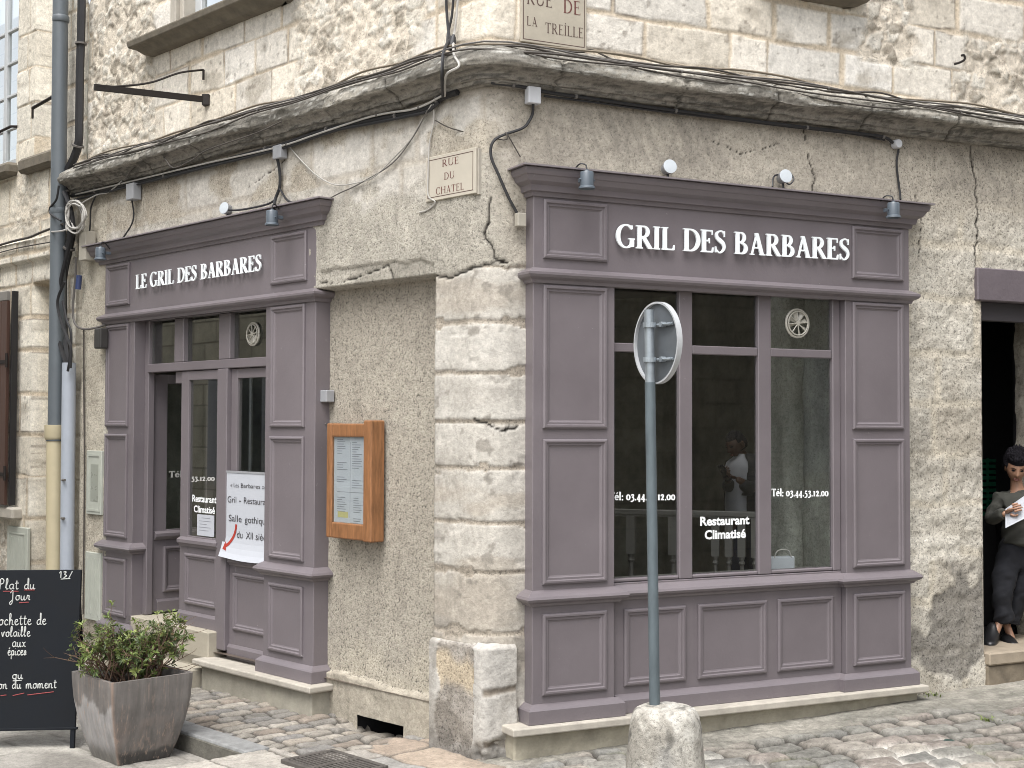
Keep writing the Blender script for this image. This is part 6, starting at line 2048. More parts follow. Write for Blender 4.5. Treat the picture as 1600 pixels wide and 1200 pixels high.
def chalkboard():
    r_ = ray(112, 1176); k = (-0.107 - CAMH) / r_[2]; F = CAM + r_ * k; F = F + np.array([F[0] * .012, F[1] * .012, 0]); F[2] = -0.107
    yaw = math.radians(6)
    ax = np.array([math.cos(yaw), math.sin(yaw), 0])             # along the board to the right
    bk = np.array([-math.sin(yaw), math.cos(yaw), 0])            # away from the viewer
    lean = math.radians(7)
    upv = np.array([0, 0, 1]) * math.cos(lean) + bk * math.sin(lean)
    nrm = np.cross(ax, upv)                                       # towards the viewer
    WB, HB = 0.76, 1.24
    cb = thing('chalkboard', 'black pavement chalkboard with the dish of the day in white chalk', 'chalkboard', F - ax * 0.38)
    def bpf(p):
        p = np.asarray(p, float)
        return F + (p[:, :1] - WB + 0.03) * ax + p[:, 1:2] * nrm + p[:, 2:3] * upv
    z0 = 0.135
    top = None
    # height of the top edge found from the photo
    rt = ray(118, 890); kk = ((F - CAM) @ nrm) / (rt @ nrm); top = float((CAM + rt * kk - F) @ upv)
    MB(bpf).box(0.012, WB - 0.012, -0.03, 0.0, z0, top).build('board', 'slate', cb, 0.004)
    m = MB(bpf)
    for x in (0.02, WB - 0.045):
        m.box(x, x + 0.03, -0.034, -0.001, 0.0, z0 + 0.3)
    m.box(0.0, WB, -0.032, 0.003, z0 - 0.012, z0 + 0.004)
    m.build('front_leg', 'slate', cb, 0.003)
    m = MB(ident)
    def back(x, t):
        T = F + (x - WB + 0.03) * ax + upv * (top - 0.03) - nrm * 0.05
        B = F + (x - WB + 0.03) * ax + bk * 0.55
        return T + (B - T) * t
    for x in (0.05, WB - 0.05):
        m.tube([back(x, 0), back(x, 1)], 0.016, 6)
    m.tube([back(0.05, 0.75), back(WB - 0.05, 0.75)], 0.012, 6)
    m.build('back_leg', 'slate', cb)
    def bxy(x, y):
        r = ray(x, y); k = ((F - CAM) @ nrm) / (r @ nrm); p = CAM + r * k - F
        return float(p @ ax) + WB - 0.03, float(p @ upv)
    def write(text, x0, x1, ybase, xh, mb):
        X0, Zb = bxy(x0, ybase); X1, _ = bxy(x1, ybase); xhm = bxy(x0, ybase - xh)[1] - Zb
        tot = sum(HW[c][0] + 0.12 for c in text); sx = (X1 - X0) / tot
        cx = X0
        for ch in text:
            for s in HW[ch][1]:
                P = [(cx + a * sx, 0.0015, Zb + b * xhm) for a, b in s]
                P = [p for p in P if 0.02 < p[0] < WB - 0.02]
                if len(P) > 1:
                    mb.tube(spline(P, 5), 0.0033, 4)
            cx += (HW[ch][0] + 0.12) * sx
    m = MB(bpf)
    for t, a, b, y, xh in (('Plat du', -2, 56, 921, 8), ('Jour', 15, 48, 938, 7.5), ('brochette de', -17, 73, 977, 8.5), ('volaille', 2, 48, 995, 7.5), ('aux', 19, 41, 1011, 8), ('épices', 12, 42, 1024, 7.5), ('ou', 19, 37, 1061, 7), ('poisson du moment', -33, 89, 1077, 7.5), ('13/', 92, 115, 903, 6)):
        m = MB(bpf)
        write(t, a, b, y, xh, m)
        m.build('chalk_line', 'chalk', cb)
    m = MB(bpf)
    for a, b, y in ((95, 110, 905), (20, 34, 1064)):
        p, q_ = bxy(a, y), bxy(b, y - 1); m.tube([(p[0], 0.0015, p[1]), (q_[0], 0.0015, q_[1])], 0.003, 4)
    m.build('chalk_mark', 'chalk', cb)
    m = MB(bpf)
    for a, b, y, dy in ((5, 29, 924, 0), (38, 54, 922, 0), (30, 45, 942, -1), (1, 10, 1087, -1), (20, 38, 1087, -4), (43, 84, 1086, -5)):
        p, q_ = bxy(max(a, 1), y), bxy(b, y + dy); m.tube([(p[0], 0.0015, p[1]), (q_[0], 0.0015, q_[1])], 0.003, 4)
    m.build('underlines', 'rchalk', cb)


chalkboard()

# ================================================================== bollard and road sign
bc = np.array([0.822, 7.2, -0.02])
def bollard():
    pr = spline([(0.222, 0.0), (0.214, 0.15), (0.205, 0.30), (0.196, 0.42), (0.187, 0.50), (0.170, 0.555), (0.135, 0.583), (0.065, 0.592), (0.001, 0.593)], 6)
    pr = np.array(pr)
    th = np.linspace(0, 2 * math.pi, 121); k = np.arange(len(pr), dtype=float)
    T, K = np.meshgrid(th, k)
    R = np.broadcast_to(pr[:, 0][:, None], T.shape); Z = np.broadcast_to(pr[:, 1][:, None], T.shape)
    x = np.cos(T) * R; y = np.sin(T) * R
    n = fbm(x * 7 + Z * 3, y * 7 + Z * 5, 201, 5); f = fbm(x * 30 + Z * 21, y * 30 - Z * 26, 202, 4)
    R2 = R + (n * 0.006 + f * 0.009) * np.clip(R / 0.1, 0, 1)
    P = np.stack([bc[0] + np.cos(T) * R2, bc[1] + np.sin(T) * R2, bc[2] + Z + f * 0.008], -1)
    c = mixc(np.broadcast_to(lin(202, 196, 181), T.shape + (3,)), np.broadcast_to(lin(172, 165, 150), T.shape + (3,)), sst(-.1, .15, n + 0.5 * f))
    c = mixc(c, np.broadcast_to(lin(226, 222, 210), T.shape + (3,)), sst(0.05, 0.18, fbm(x * 9, Z * 7 + y * 4, 203, 4)) * 0.5)
    c = mixc(c, np.broadcast_to(lin(70, 68, 64), T.shape + (3,)), sst(0.10, 0.2, fbm(x * 14 + 9, Z * 12 + y * 14, 204, 4)) * (Z > 0.4) * 0.55)
    c = mixc(c, np.broadcast_to(lin(104, 102, 100), T.shape + (3,)), np.exp(-((x + 0.02) / 0.05) ** 2) * sst(0.1, -0.05, Z - 0.38 + f * .3) * (y < 0) * 0.6)
    return grid_mesh(th, k, P, c, np.full(T.shape, 0.55))


o = link('stone_bollard', bollard(), M['wall'])
setp(o, 'round topped weathered stone bollard at the foot of the sign pole', 'bollard')
rs_ = thing('road_sign', 'round road sign seen from behind on a grey blue pole', 'road sign', (0.77, 7.22, 0.5))
def at_y(x, y, Y):
    r = ray(x, y); return CAM + r * (Y / r[1])
pt, pb = at_y(1014, 484, 7.22), at_y(1023, 1102, 7.22)
pb2 = pb + (pb - pt) * 0.12
pm_ = pt + (pb - pt) * 0.185
MB(ident).tube([pm_, pb2], 0.0285, 18).build('pole', 'pole', rs_, smooth=True)
MB(ident).tube([pt, pm_ + (pb - pt) * 0.02], 0.0262, 18).build('pole_head', 'galv', rs_, smooth=True)
dc_ = at_y(1028, 536, 7.22 + 0.03)
MB(ident).lathe([(0.0, 0.0), (0.212, 0.0), (0.2205, 0.003), (0.2205, 0.010), (0.0, 0.010)], dc_, dR, 64, False).build('sign_plate', 'signback', rs_, smooth=True)
MB(ident).lathe([(0.2125, 0.001), (0.2125, -0.018), (0.2225, -0.018), (0.2225, 0.012), (0.213, 0.0125)], dc_, dR, 64, False).build('rim', 'signrim', rs_, smooth=True)
for yy in (508, 562):
    p = at_y(1015, yy, 7.22)
    m = MB(ident)
    m.lathe([(0.030, -0.014), (0.036, -0.014), (0.036, 0.014), (0.030, 0.014)], p, (0, 0, 1), 18, False)
    nd = np.array([dR[1], -dR[0], 0])
    b0 = p + dR * 0.042 - nd * 0.0
    m.tube([p + dR * 0.03 + nd * 0.035, p + dR * 0.034 + nd * 0.10, p + dR * 0.04 + nd * 0.15], 0.008, 6)
    m.tube([p + dR * 0.045 - nd * 0.03, p + dR * 0.045 + nd * 0.16], 0.009, 4)
    m.tube([p + dR * 0.02 + nd * 0.075, p + dR * 0.05 + nd * 0.075], 0.016, 6)
    m.build('clamp', 'galv', rs_)


def weed(label, x, y, z, n, seed):
    rr = random.Random(seed)
    r = ray(x, y); k = (z - CAMH) / r[2]; P = CAM + r * k
    m = MB(ident)
    for i in range(n):
        b = P + np.array([rr.uniform(-.07, .07), rr.uniform(-.05, .05), -0.01])
        an = rr.uniform(0, 6.28); L = rr.uniform(0.03, 0.075); d = np.array([math.cos(an), math.sin(an), 0]); sd_ = np.array([-d[1], d[0], 0]) * 0.004
        t1 = b + d * L * 0.35 + np.array([0, 0, L * 0.55]); t2 = b + d * L * 0.9 + np.array([0, 0, L * 0.6])
        m.add([b - sd_, b + sd_, t1 + sd_, t1 - sd_, t2], [(0, 1, 2, 3), (3, 2, 4)])
    setp(m.build('weed', mat_plain('weed_green', col(128, 146, 72), 0.6, 0, 0.2, 60), None), label, 'weed', 'weeds in the paving joints')


weed('small grass tuft between the cobbles under the kitchen doorway', 1546, 1128, 0.115, 46, 1)
weed('thin weed at the foot of the wall beside the right shopfront', 1452, 1088, 0.135, 18, 2)

# ================================================================== people
def skinmesh(nodes, edges, root, sub=2):
    names = list(nodes)
    me = bpy.data.meshes.new('m')
    me.from_pydata([tuple(nodes[n][0]) for n in names], [(names.index(a), names.index(b)) for a, b in edges], [])
    o = bpy.data.objects.new('m', me); COL.objects.link(o)
    sk = o.modifiers.new('s', 'SKIN'); sk.use_smooth_shade = True
    ss = o.modifiers.new('u', 'SUBSURF'); ss.levels = sub; ss.render_levels = sub
    for i, n in enumerate(names):
        r = nodes[n][1]
        r = r if hasattr(r, '__len__') else (r, r)
        me.skin_vertices[0].data[i].radius = r
        me.skin_vertices[0].data[i].use_root = (n == root)
    dg = bpy.context.evaluated_depsgraph_get()
    dg.update()
    out = bpy.data.meshes.new_from_object(o.evaluated_get(dg))
    bpy.data.objects.remove(o); bpy.data.meshes.remove(me)
    return out


def headmesh(cen, fwd, up, s=1.0):
    """face, ears and skull; fwd is where the face looks"""
    fwd = np.array(fwd, float); fwd /= np.linalg.norm(fwd)
    up = np.array(up, float); up = up - fwd * (up @ fwd); up /= np.linalg.norm(up)
    rt = np.cross(fwd, up)
    nl, nt_ = 48, 36
    vs = []
    for i in range(nt_ + 1):
        th = math.pi * i / nt_
        for j in range(nl):
            ph = 2 * math.pi * j / nl
            d = np.array([math.sin(th) * math.sin(ph), math.sin(th) * math.cos(ph), math.cos(th)])   # x right, y forward, z up
            x, y, z = d[0] * 0.073, d[1] * 0.093, d[2] * 0.112
            if z < 0:
                k = 1 - 0.30 * (min(1, -z / 0.112)) ** 1.5
                x *= k
                if y > 0: y = y * (1 - 0.12 * (-z / 0.112)) + 0.006 * (-z / 0.112)
                else: y *= 1 - 0.35 * (-z / 0.112)
            if y > 0.02:
                g = lambda cx, cz, sx, sz: math.exp(-((x - cx) / sx) ** 2 - ((z - cz) / sz) ** 2)
                y += 0.020 * g(0, -0.020, 0.011, 0.016) + 0.011 * g(0, 0.004, 0.008, 0.02) + 0.006 * g(0, -0.027, 0.019, 0.008)
                y -= 0.011 * (g(0.031, 0.010, 0.016, 0.011) + g(-0.031, 0.010, 0.016, 0.011))
                y += 0.005 * (g(0.03, 0.028, 0.02, 0.008) + g(-0.03, 0.028, 0.02, 0.008))
                y += 0.006 * g(0, -0.051, 0.020, 0.006) + 0.006 * g(0, -0.063, 0.017, 0.006) - 0.003 * g(0, -0.057, 0.022, 0.003)
                y += 0.008 * g(0, -0.092, 0.022, 0.016)
            vs.append((x, y, z))
    fs = [(i * nl + j, i * nl + (j + 1) % nl, (i + 1) * nl + (j + 1) % nl, (i + 1) * nl + j) for i in range(nt_) for j in range(nl)]
    n0 = len(vs)
    for sx in (-1, 1):
        b = len(vs)
        for i in range(9):
            th = math.pi * i / 8
            for j in range(12):
                ph = 2 * math.pi * j / 12
                vs.append((sx * (0.072 + 0.010 * math.sin(th) * math.cos(ph)), -0.008 + 0.018 * math.sin(th) * math.sin(ph), -0.006 + 0.031 * math.cos(th)))
        fs += [(b + i * 12 + j, b + i * 12 + (j + 1) % 12, b + (i + 1) * 12 + (j + 1) % 12, b + (i + 1) * 12 + j) for i in range(8) for j in range(12)]
    V = np.array(vs) * s
    P = np.array(cen) + V[:, :1] * rt + V[:, 1:2] * fwd + V[:, 2:3] * up
    me = bpy.data.meshes.new('m'); me.from_pydata([tuple(p) for p in P], [], fs)
    bm = bmesh.new(); bm.from_mesh(me); bmesh.ops.remove_doubles(bm, verts=bm.verts, dist=1e-5); bmesh.ops.recalc_face_normals(bm, faces=bm.faces); bm.to_mesh(me); bm.free()
    def loc(x, y, z):
        return np.array(cen) + (x * rt + y * fwd + z * up) * s
    return me, loc


def hand(wrist, dirv, palm_n, curl=0.6, side=1):
    """palm and five bent fingers as skin chains; palm_n is the way the palm faces"""
    d = np.array(dirv, float); d /= np.linalg.norm(d)
    n = np.array(palm_n, float); n = n - d * (n @ d); n /= np.linalg.norm(n)
    s = np.cross(d, n) * side
    w_ = np.array(wrist)
    ms = [skinmesh({'w': (w_, (.022, .018)), 'p': (w_ + d * .045, (.036, .014)), 'k': (w_ + d * .085, (.036, .012))}, [('w', 'p'), ('p', 'k')], 'w', 1)]
    for k, (off, L) in enumerate(((-.028, .062), (-.009, .072), (.010, .068), (.028, .052))):
        b = w_ + d * .075 + s * off
        a1 = curl * 0.6; a2 = curl * 1.3
        p1 = b + (d * math.cos(a1) + n * math.sin(a1)) * L * .5
        p2 = p1 + (d * math.cos(a2) + n * math.sin(a2)) * L * .32
        p3 = p2 + (d * math.cos(a2 * 1.3) + n * math.sin(a2 * 1.3)) * L * .25
        ms.append(skinmesh({'a': (b, .0095), 'b': (p1, .009), 'c': (p2, .0083), 'd': (p3, .007)}, [('a', 'b'), ('b', 'c'), ('c', 'd')], 'a', 1))
    b = w_ + d * .03 - s * .026
    p1 = b + (d * .6 - s * .7 + n * .35) * .035; p2 = p1 + (d * .85 - s * .1 + n * .5) * .035
    ms.append(skinmesh({'a': (b, .012), 'b': (p1, .0105), 'c': (p2, .008)}, [('a', 'b'), ('b', 'c')], 'a', 1))
    return ms


def ipx(x, y, Y):
    r = ray(x, y); return CAM + r * (Y / r[1])


def haircap(loc, s, seed, puff, zcut=0.01, frontcut=0.045):
    """cap of short hair with an uneven edge"""
    vs = []; nl, nt_ = 96, 60
    for i in range(nt_ + 1):
        th = math.pi * 0.66 * i / nt_
        for j in range(nl):
            ph = 2 * math.pi * j / nl
            d = np.array([math.sin(th) * math.sin(ph), math.sin(th) * math.cos(ph), math.cos(th)])
            x, y, z = d[0] * 0.073, d[1] * 0.093, d[2] * 0.112
            lim = frontcut if y > 0.03 else (zcut if y > -0.02 else -0.05)
            n = fbm(np.array([d[0] * 7 + d[2] * 5]), np.array([d[1] * 7 - d[2] * 3]), seed, 4)[0]
            n2 = fbm(np.array([d[0] * 26 + d[2] * 19]), np.array([d[1] * 26 - d[2] * 15]), seed + 3, 2)[0]
            k = 1.0 + puff * (0.8 + 1.5 * n + 0.9 * n2 + 0.5 * max(0, d[2])) * sst(lim - 0.004, lim + 0.03, z)
            if z < lim: k = 0.94
            vs.append(loc(x * k, y * k, z * k))
    fs = [(i * nl + j, i * nl + (j + 1) % nl, (i + 1) * nl + (j + 1) % nl, (i + 1) * nl + j) for i in range(nt_) for j in range(nl)]
    me = bpy.data.meshes.new('m'); me.from_pydata([tuple(v) for v in vs], [], fs)
    bm = bmesh.new(); bm.from_mesh(me); bmesh.ops.remove_doubles(bm, verts=bm.verts, dist=1e-5); bmesh.ops.recalc_face_normals(bm, faces=bm.faces); bm.to_mesh(me); bm.free()
    return me


def face_parts(loc, root, eyecol=True):
    m = MB(ident)
    for sx in (-1, 1):
        c = loc(sx * 0.030, 0.0795, 0.009)
        f = loc(0, 1, 0) - loc(0, 0, 0)
        rt = loc(1, 0, 0) - loc(0, 0, 0); up = loc(0, 0, 1) - loc(0, 0, 0)
        pts = [c + rt * 0.0125 * math.cos(t) + up * 0.0030 * math.sin(t) + f * 0.003 for t in np.linspace(0, 2 * math.pi, 12, endpoint=False)]
        m.prism([tuple(p) for p in pts], f * 0.003)
        b = [loc(sx * 0.014, 0.090, 0.026), loc(sx * 0.028, 0.0885, 0.031), loc(sx * 0.045, 0.077, 0.028)]
        m.tube(spline(b, 4), 0.0024, 6)
    m.build('eyes_and_brows', 'hair', root)
    m = MB(ident)
    for zz in (-0.0515, -0.0605):
        m.tube(spline([loc(-0.020, 0.086, zz + 0.001), loc(0, 0.0965, zz), loc(0.020, 0.086, zz + 0.001)], 5), [0.0015] + [0.0034] * 9 + [0.0015], 8)
    m.build('lips', 'lip', root, smooth=True)


# ---- woman leaning in the kitchen doorway
YW = 10.55
w_ = lambda x, y, dy=0.0: ipx(x, y, YW + dy)
wm = thing('person', 'person in a dark sweater leaning in the doorway and reading white sheets', 'person', w_(1575, 1012))
hc = w_(1588, 730, -0.03)
hm, loc = headmesh(hc, (-0.22, -0.88, -0.42), (0, -0.3, 1), 1.06)
N = {'pel': (w_(1592, 862), (.10, .075)), 'sp': (w_(1591, 825), (.095, .07)), 'ch': (w_(1591, 792), (.11, .08)), 'nb': (w_(1590, 770, .01), (.06, .055)), 'nk': (w_(1588, 755), (.047, .047)), 'hd': (w_(1587, 742, -.01), (.045, .05)),
     'sr': (w_(1562, 778), (.052, .05)), 'er': (w_(1548, 815, -.02), (.038, .036)), 'wr': (w_(1572, 801, -.22), (.024, .021)),
     'sl': (w_(1622, 778), (.052, .05)), 'el': (w_(1640, 818, -.02), (.038, .036)), 'wl': (w_(1612, 806, -.22), (.024, .021)),
     'hr': (w_(1576, 868), (.06, .06)), 'kr': (w_(1566, 920, -.07), (.042, .042)), 'ar': (w_(1562, 972, -.06), (.030, .032)), 'fr': (w_(1551, 1000, -.12), (.032, .03)),
     'hl': (w_(1609, 868), (.06, .06)), 'kl': (w_(1590, 922, .02), (.042, .042)), 'al': (w_(1572, 975, .06), (.030, .032)), 'fl': (w_(1583, 1004, -.04), (.032, .03))}
E = [('pel', 'sp'), ('sp', 'ch'), ('ch', 'nb'), ('nb', 'nk'), ('nk', 'hd'), ('ch', 'sr'), ('sr', 'er'), ('er', 'wr'), ('ch', 'sl'), ('sl', 'el'), ('el', 'wl'), ('pel', 'hr'), ('hr', 'kr'), ('kr', 'ar'), ('ar', 'fr'), ('pel', 'hl'), ('hl', 'kl'), ('kl', 'al'), ('al', 'fl')]
body = skinmesh(N, E, 'pel')
hands = hand(N['wr'][0], N['wr'][0] - N['er'][0] + np.array([0.06, -0.02, 0.05]), (0.5, -0.4, 0.3), 0.9, 1) + hand(N['wl'][0], (-0.85, -0.2, -0.05), (-0.2, 0.5, 0.6), 0.9, -1)
link('body', joinm([body, hm] + hands), M['skin'], wm, True)
face_parts(loc, wm)
link('hair', haircap(loc, 1, 211, 0.34, 0.0, 0.048), M['hair'], wm, True)
SW = {'hem0': (w_(1592, 850), (.178, .125)), 'hem': (w_(1592, 847), (.182, .13)), 'hm2': (w_(1592, 832), (.172, .125)), 'sp': (w_(1591, 812), (.155, .11)), 'ch': (w_(1591, 788), (.150, .105)), 'nb': (w_(1590, 770, .01), (.085, .075)), 'nk': (w_(1589, 763, 0), (.062, .06)),
      'sr': (w_(1560, 779), (.068, .066)), 'er': (w_(1547, 812, -.02), (.058, .055)), 'er2': (w_(1556, 810, -.10), (.05, .048)), 'wr': (w_(1566, 803, -.18), (.046, .042)), 'wr2': (w_(1569, 803, -.20), (.045, .041)),
      'sl': (w_(1622, 779), (.068, .066)), 'el': (w_(1640, 814, -.02), (.058, .055)), 'wl': (w_(1616, 807, -.19), (.040, .036))}
SE = [('hem0', 'hem'), ('hem', 'hm2'), ('hm2', 'sp'), ('sp', 'ch'), ('ch', 'nb'), ('nb', 'nk'), ('ch', 'sr'), ('sr', 'er'), ('er', 'er2'), ('er2', 'wr'), ('wr', 'wr2'), ('ch', 'sl'), ('sl', 'el'), ('el', 'wl')]
def folds(me, amp, sc, seed):
    n = len(me.vertices); co = np.empty(n * 3); me.vertices.foreach_get('co', co); co = co.reshape(-1, 3)
    no = np.empty(n * 3); me.vertices.foreach_get('normal', no); no = no.reshape(-1, 3)
    f = fbm(co[:, 0] * sc + co[:, 1] * sc * .5, co[:, 2] * sc * 1.6 + co[:, 1] * sc, seed, 3)
    me.vertices.foreach_set('co', (co + no * (f * amp)[:, None]).ravel()); me.update()
    return me
link('sweater', folds(folds(skinmesh(SW, SE, 'ch', 3), 0.035, 8, 221), 0.02, 19, 222), M['sweater'], wm, True)
TR = {'wst': (w_(1592, 826), (.13, .10)), 'pel': (w_(1592, 862), (.155, .115)), 'hr': (w_(1574, 882), (.115, .11)), 'kr': (w_(1565, 922, -.07), (.094, .092)), 'cr': (w_(1566, 950, -.06), (.085, .082)), 'ar': (w_(1570, 968, -.055), (.080, .078)), 'ar2': (w_(1571, 972, -.055), (.079, .077)),
      'hl': (w_(1610, 882), (.115, .11)), 'kl': (w_(1594, 922, .02), (.094, .092)), 'cl': (w_(1585, 952, .05), (.082, .08)), 'al': (w_(1580, 972, .06), (.078, .076)), 'al2': (w_(1579, 976, .06), (.077, .075))}
TE = [('wst', 'pel'), ('pel', 'hr'), ('hr', 'kr'), ('kr', 'cr'), ('cr', 'ar'), ('ar', 'ar2'), ('pel', 'hl'), ('hl', 'kl'), ('kl', 'cl'), ('cl', 'al'), ('al', 'al2')]
link('trousers', folds(folds(skinmesh(TR, TE, 'pel', 3), 0.03, 8, 223), 0.025, 18, 224), M['trousers'], wm, True)
for a, b, c_ in ((w_(1556, 972, -.06), w_(1549, 1000, -.10), w_(1545, 1010, -.26)), (w_(1570, 990, .02), w_(1575, 1004, -.02), w_(1587, 1011, -.16))):
    m = skinmesh({'a': (a + [0, .03, -.01], (.052, .056)), 'b': (b + [0, 0.0, 0], (.056, .054)), 'h': (b + [0, 0.045, -.01], (.042, .042)), 'c': ((b + c_) / 2, (.056, .044)), 'd': (c_, (.046, .034))}, [('a', 'b'), ('b', 'h'), ('b', 'c'), ('c', 'd')], 'b')
    link('shoe', m, M['shoe'], wm, True)
pp = thing('paper_sheets', 'white paper sheets held by the person in the doorway', 'papers', w_(1590, 800, -.27))
m = MB(ident)
c4 = [w_(1571, 795, -.20), w_(1603, 773, -.26), w_(1603, 809, -.30), w_(1571, 825, -.27)]
nn = np.cross(c4[1] - c4[0], c4[3] - c4[0]); nn /= np.linalg.norm(nn)
m.prism([tuple(p) for p in c4], nn * 0.003)
m.prism([tuple(p + nn * 0.004 + [0.004, 0, 0.003]) for p in c4], nn * 0.002)
m.build('sheet', 'paper', pp)
# green stacking crates behind
for i, (z0, lb) in enumerate(((1.28, 'green plastic crate behind the person, lower one of the stack'), (1.54, 'green plastic crate behind the person, top of the stack'))):
    cr = thing('crate', lb, 'crate', wpt(5.0, -1.6, z0), 'green crates in the passage')
    a, b = px('R', 1530, 700, -1.35)[0], px('R', 1530, 700, -1.35)[0] + 0.62
    m = MB()
    for k in range(5):
        z = z0 + 0.01 + k * 0.05
        m.box(a, b, -1.365, -1.35, z, z + 0.030); m.box(a, b, -1.75, -1.735, z, z + 0.030); m.box(a, a + .015, -1.735, -1.365, z, z + .03); m.box(b - .015, b, -1.735, -1.365, z, z + .03)
    m.build('slats', 'crate', cr)
    m = MB()
    for k in range(7):
        x = a + (b - a) * k / 6 - 0.008
        m.box(x, x + 0.016, -1.366, -1.348, z0, z0 + 0.25)
    m.box(a, b, -1.75, -1.35, z0, z0 + 0.009)
    m.build('ribs', 'crate', cr)
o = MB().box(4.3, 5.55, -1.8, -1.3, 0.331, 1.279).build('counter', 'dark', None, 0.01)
setp(o, 'dark counter in the unlit passage behind the doorway', 'counter')

# ---- man with a phone inside the restaurant
YM = 10.95
v_ = lambda x, y, dy=0.0: ipx(x, y, YM + dy)
mn = thing('person', 'person in a white tee shirt looking at a phone behind the shop window', 'person', v_(1166, 964))
hc = v_(1151, 694)
hm, loc = headmesh(hc, (-0.78, -0.42, -0.42), (-0.3, -0.1, 1), 0.98)
N = {'pel': (v_(1166, 815), (.13, .10)), 'sp': (v_(1163, 775), (.125, .095)), 'ch': (v_(1162, 735), (.14, .10)), 'nb': (v_(1160, 716), (.065, .06)), 'nk': (v_(1156, 708), (.055, .055)), 'hd': (v_(1153, 700), (.05, .05)),
     'sr': (v_(1147, 727, .12), (.05, .05)), 'er': (v_(1139, 763, .02), (.04, .04)), 'wr': (v_(1137, 745, -.20), (.027, .024)),
     'sl': (v_(1179, 729, -.12), (.05, .05)), 'el': (v_(1179, 766, -.20), (.04, .04)), 'wl': (v_(1150, 747, -.28), (.027, .024)),
     'hr': (v_(1158, 828), (.085, .085)), 'kr': (v_(1158, 890), (.058, .058)), 'ar': (v_(1158, 950), (.036, .038)), 'fr': (v_(1150, 961, -.1), (.036, .03)),
     'hl': (v_(1176, 828), (.085, .085)), 'kl': (v_(1176, 890), (.058, .058)), 'al': (v_(1176, 950), (.036, .038)), 'fl': (v_(1168, 961, -.1), (.036, .03))}
body = skinmesh(N, E, 'pel')
hands = hand(N['wr'][0], (-0.4, -0.75, 0.35), (0.5, -0.2, 0.6), 0.9, 1) + hand(N['wl'][0], (-0.8, -0.45, 0.2), (0.2, -0.2, 0.8), 0.9, -1)
link('body', joinm([body, hm] + hands), M['skin_dark'], mn, True)
link('hair', haircap(loc, 1, 231, 0.05, 0.02, 0.055), M['hair'], mn, True)
face_parts(loc, mn)
def loft(rings, f, a0, a1, n=40):
    """elliptical sections (centre, half width, half depth) joined up; angle 0 is straight ahead"""
    f = np.array([f[0], f[1], 0.0]); f /= np.linalg.norm(f); sd2 = np.array([-f[1], f[0], 0])
    full = abs(a1 - a0) > 359
    an = np.radians(np.linspace(a0, a1, n, endpoint=not full))
    vs = [c + sd2 * hw * math.sin(t) + f * hd * math.cos(t) for c, hw, hd in rings for t in an]
    k = n if full else n - 1
    fs = [(i * n + j, i * n + (j + 1) % n, (i + 1) * n + (j + 1) % n, (i + 1) * n + j) for i in range(len(rings) - 1) for j in range(k)]
    me = bpy.data.meshes.new('m'); me.from_pydata([tuple(v) for v in vs], [], fs); me.update()
    return me


FM = (-0.88, -0.47)
TR_ = [(806, .178, .128), (800, .18, .13), (785, .178, .128), (765, .18, .125), (745, .192, .125), (731, .195, .118), (723, .178, .105), (717, .125, .085), (712, .078, .068), (709, .07, .064)]
link('tee_shirt', folds(loft([(v_(1162, y), a, b) for y, a, b in TR_], FM, 0, 360), 0.03, 9, 241), M['tshirt'], mn, True)
JT = [(822, .200, .150), (800, .200, .150), (770, .198, .146), (745, .208, .142), (730, .212, .136), (721, .192, .122), (714, .125, .098), (709, .088, .082)]
jo = loft([(v_(1163, y), a, b) for y, a, b in JT], FM, 50, 300); ji = loft([(v_(1163, y), a - .008, b - .008) for y, a, b in JT], FM, 50, 300)
jk = skinmesh({'c': (v_(1180, 731, -.13), (.078, .078)), 'el': (v_(1180, 769, -.20), (.066, .064)), 'wl': (v_(1156, 754, -.27), (.046, .044))}, [('c', 'el'), ('el', 'wl')], 'el', 2)
jk = joinm([jo, ji, jk])
JR = {'c': (v_(1147, 729, .12), (.075, .075)), 'e': (v_(1139, 765, .02), (.062, .06)), 'w': (v_(1137, 752, -.15), (.046, .044))}
jr = skinmesh(JR, [('c', 'e'), ('e', 'w')], 'e', 2)
link('jacket', folds(joinm([jk, jr]), 0.02, 8, 243), M['jacket'], mn, True)
JN = {'w': (v_(1167, 800), (.148, .105)), 'pel': (v_(1167, 822), (.15, .115)), 'hr': (v_(1157, 838), (.098, .098)), 'kr': (v_(1157, 890), (.075, .075)), 'ar': (v_(1157, 948), (.062, .062)), 'hl': (v_(1177, 838), (.098, .098)), 'kl': (v_(1177, 890), (.075, .075)), 'al': (v_(1177, 948), (.062, .062))}
link('jeans', folds(skinmesh(JN, [('w', 'pel'), ('pel', 'hr'), ('hr', 'kr'), ('kr', 'ar'), ('pel', 'hl'), ('hl', 'kl'), ('kl', 'al')], 'pel', 2), 0.03, 8, 245), M['jeans'], mn, True)
for x in (1152, 1171):
    m = skinmesh({'a': (v_(x + 5, 952), (.045, .05)), 'b': (v_(x + 2, 960, -.05), (.048, .036)), 'c': (v_(x - 5, 963, -.16), (.04, .024))}, [('a', 'b'), ('b', 'c')], 'b')
    link('shoe', m, M['shoe'], mn, True)
ph = v_(1133, 738, -.32)
o = MB(ident)
a_ = np.array([0.5, -0.8, 0.2]); a_ /= np.linalg.norm(a_); u2 = np.array([-0.55, -0.1, 0.8]); u2 = u2 - a_ * (u2 @ a_); u2 /= np.linalg.norm(u2); t2 = np.cross(a_, u2)
o.prism([tuple(ph + a_ * i * .035 + u2 * j * .072) for i, j in ((-1, -1), (1, -1), (1, 1), (-1, 1))], t2 * 0.009)
setp(o.build('phone', mat_plain('black_phone_glass', (0.02, 0.02, 0.025, 1), 0.2), None, 0.002), 'small dark phone held by the person inside the restaurant', 'phone')

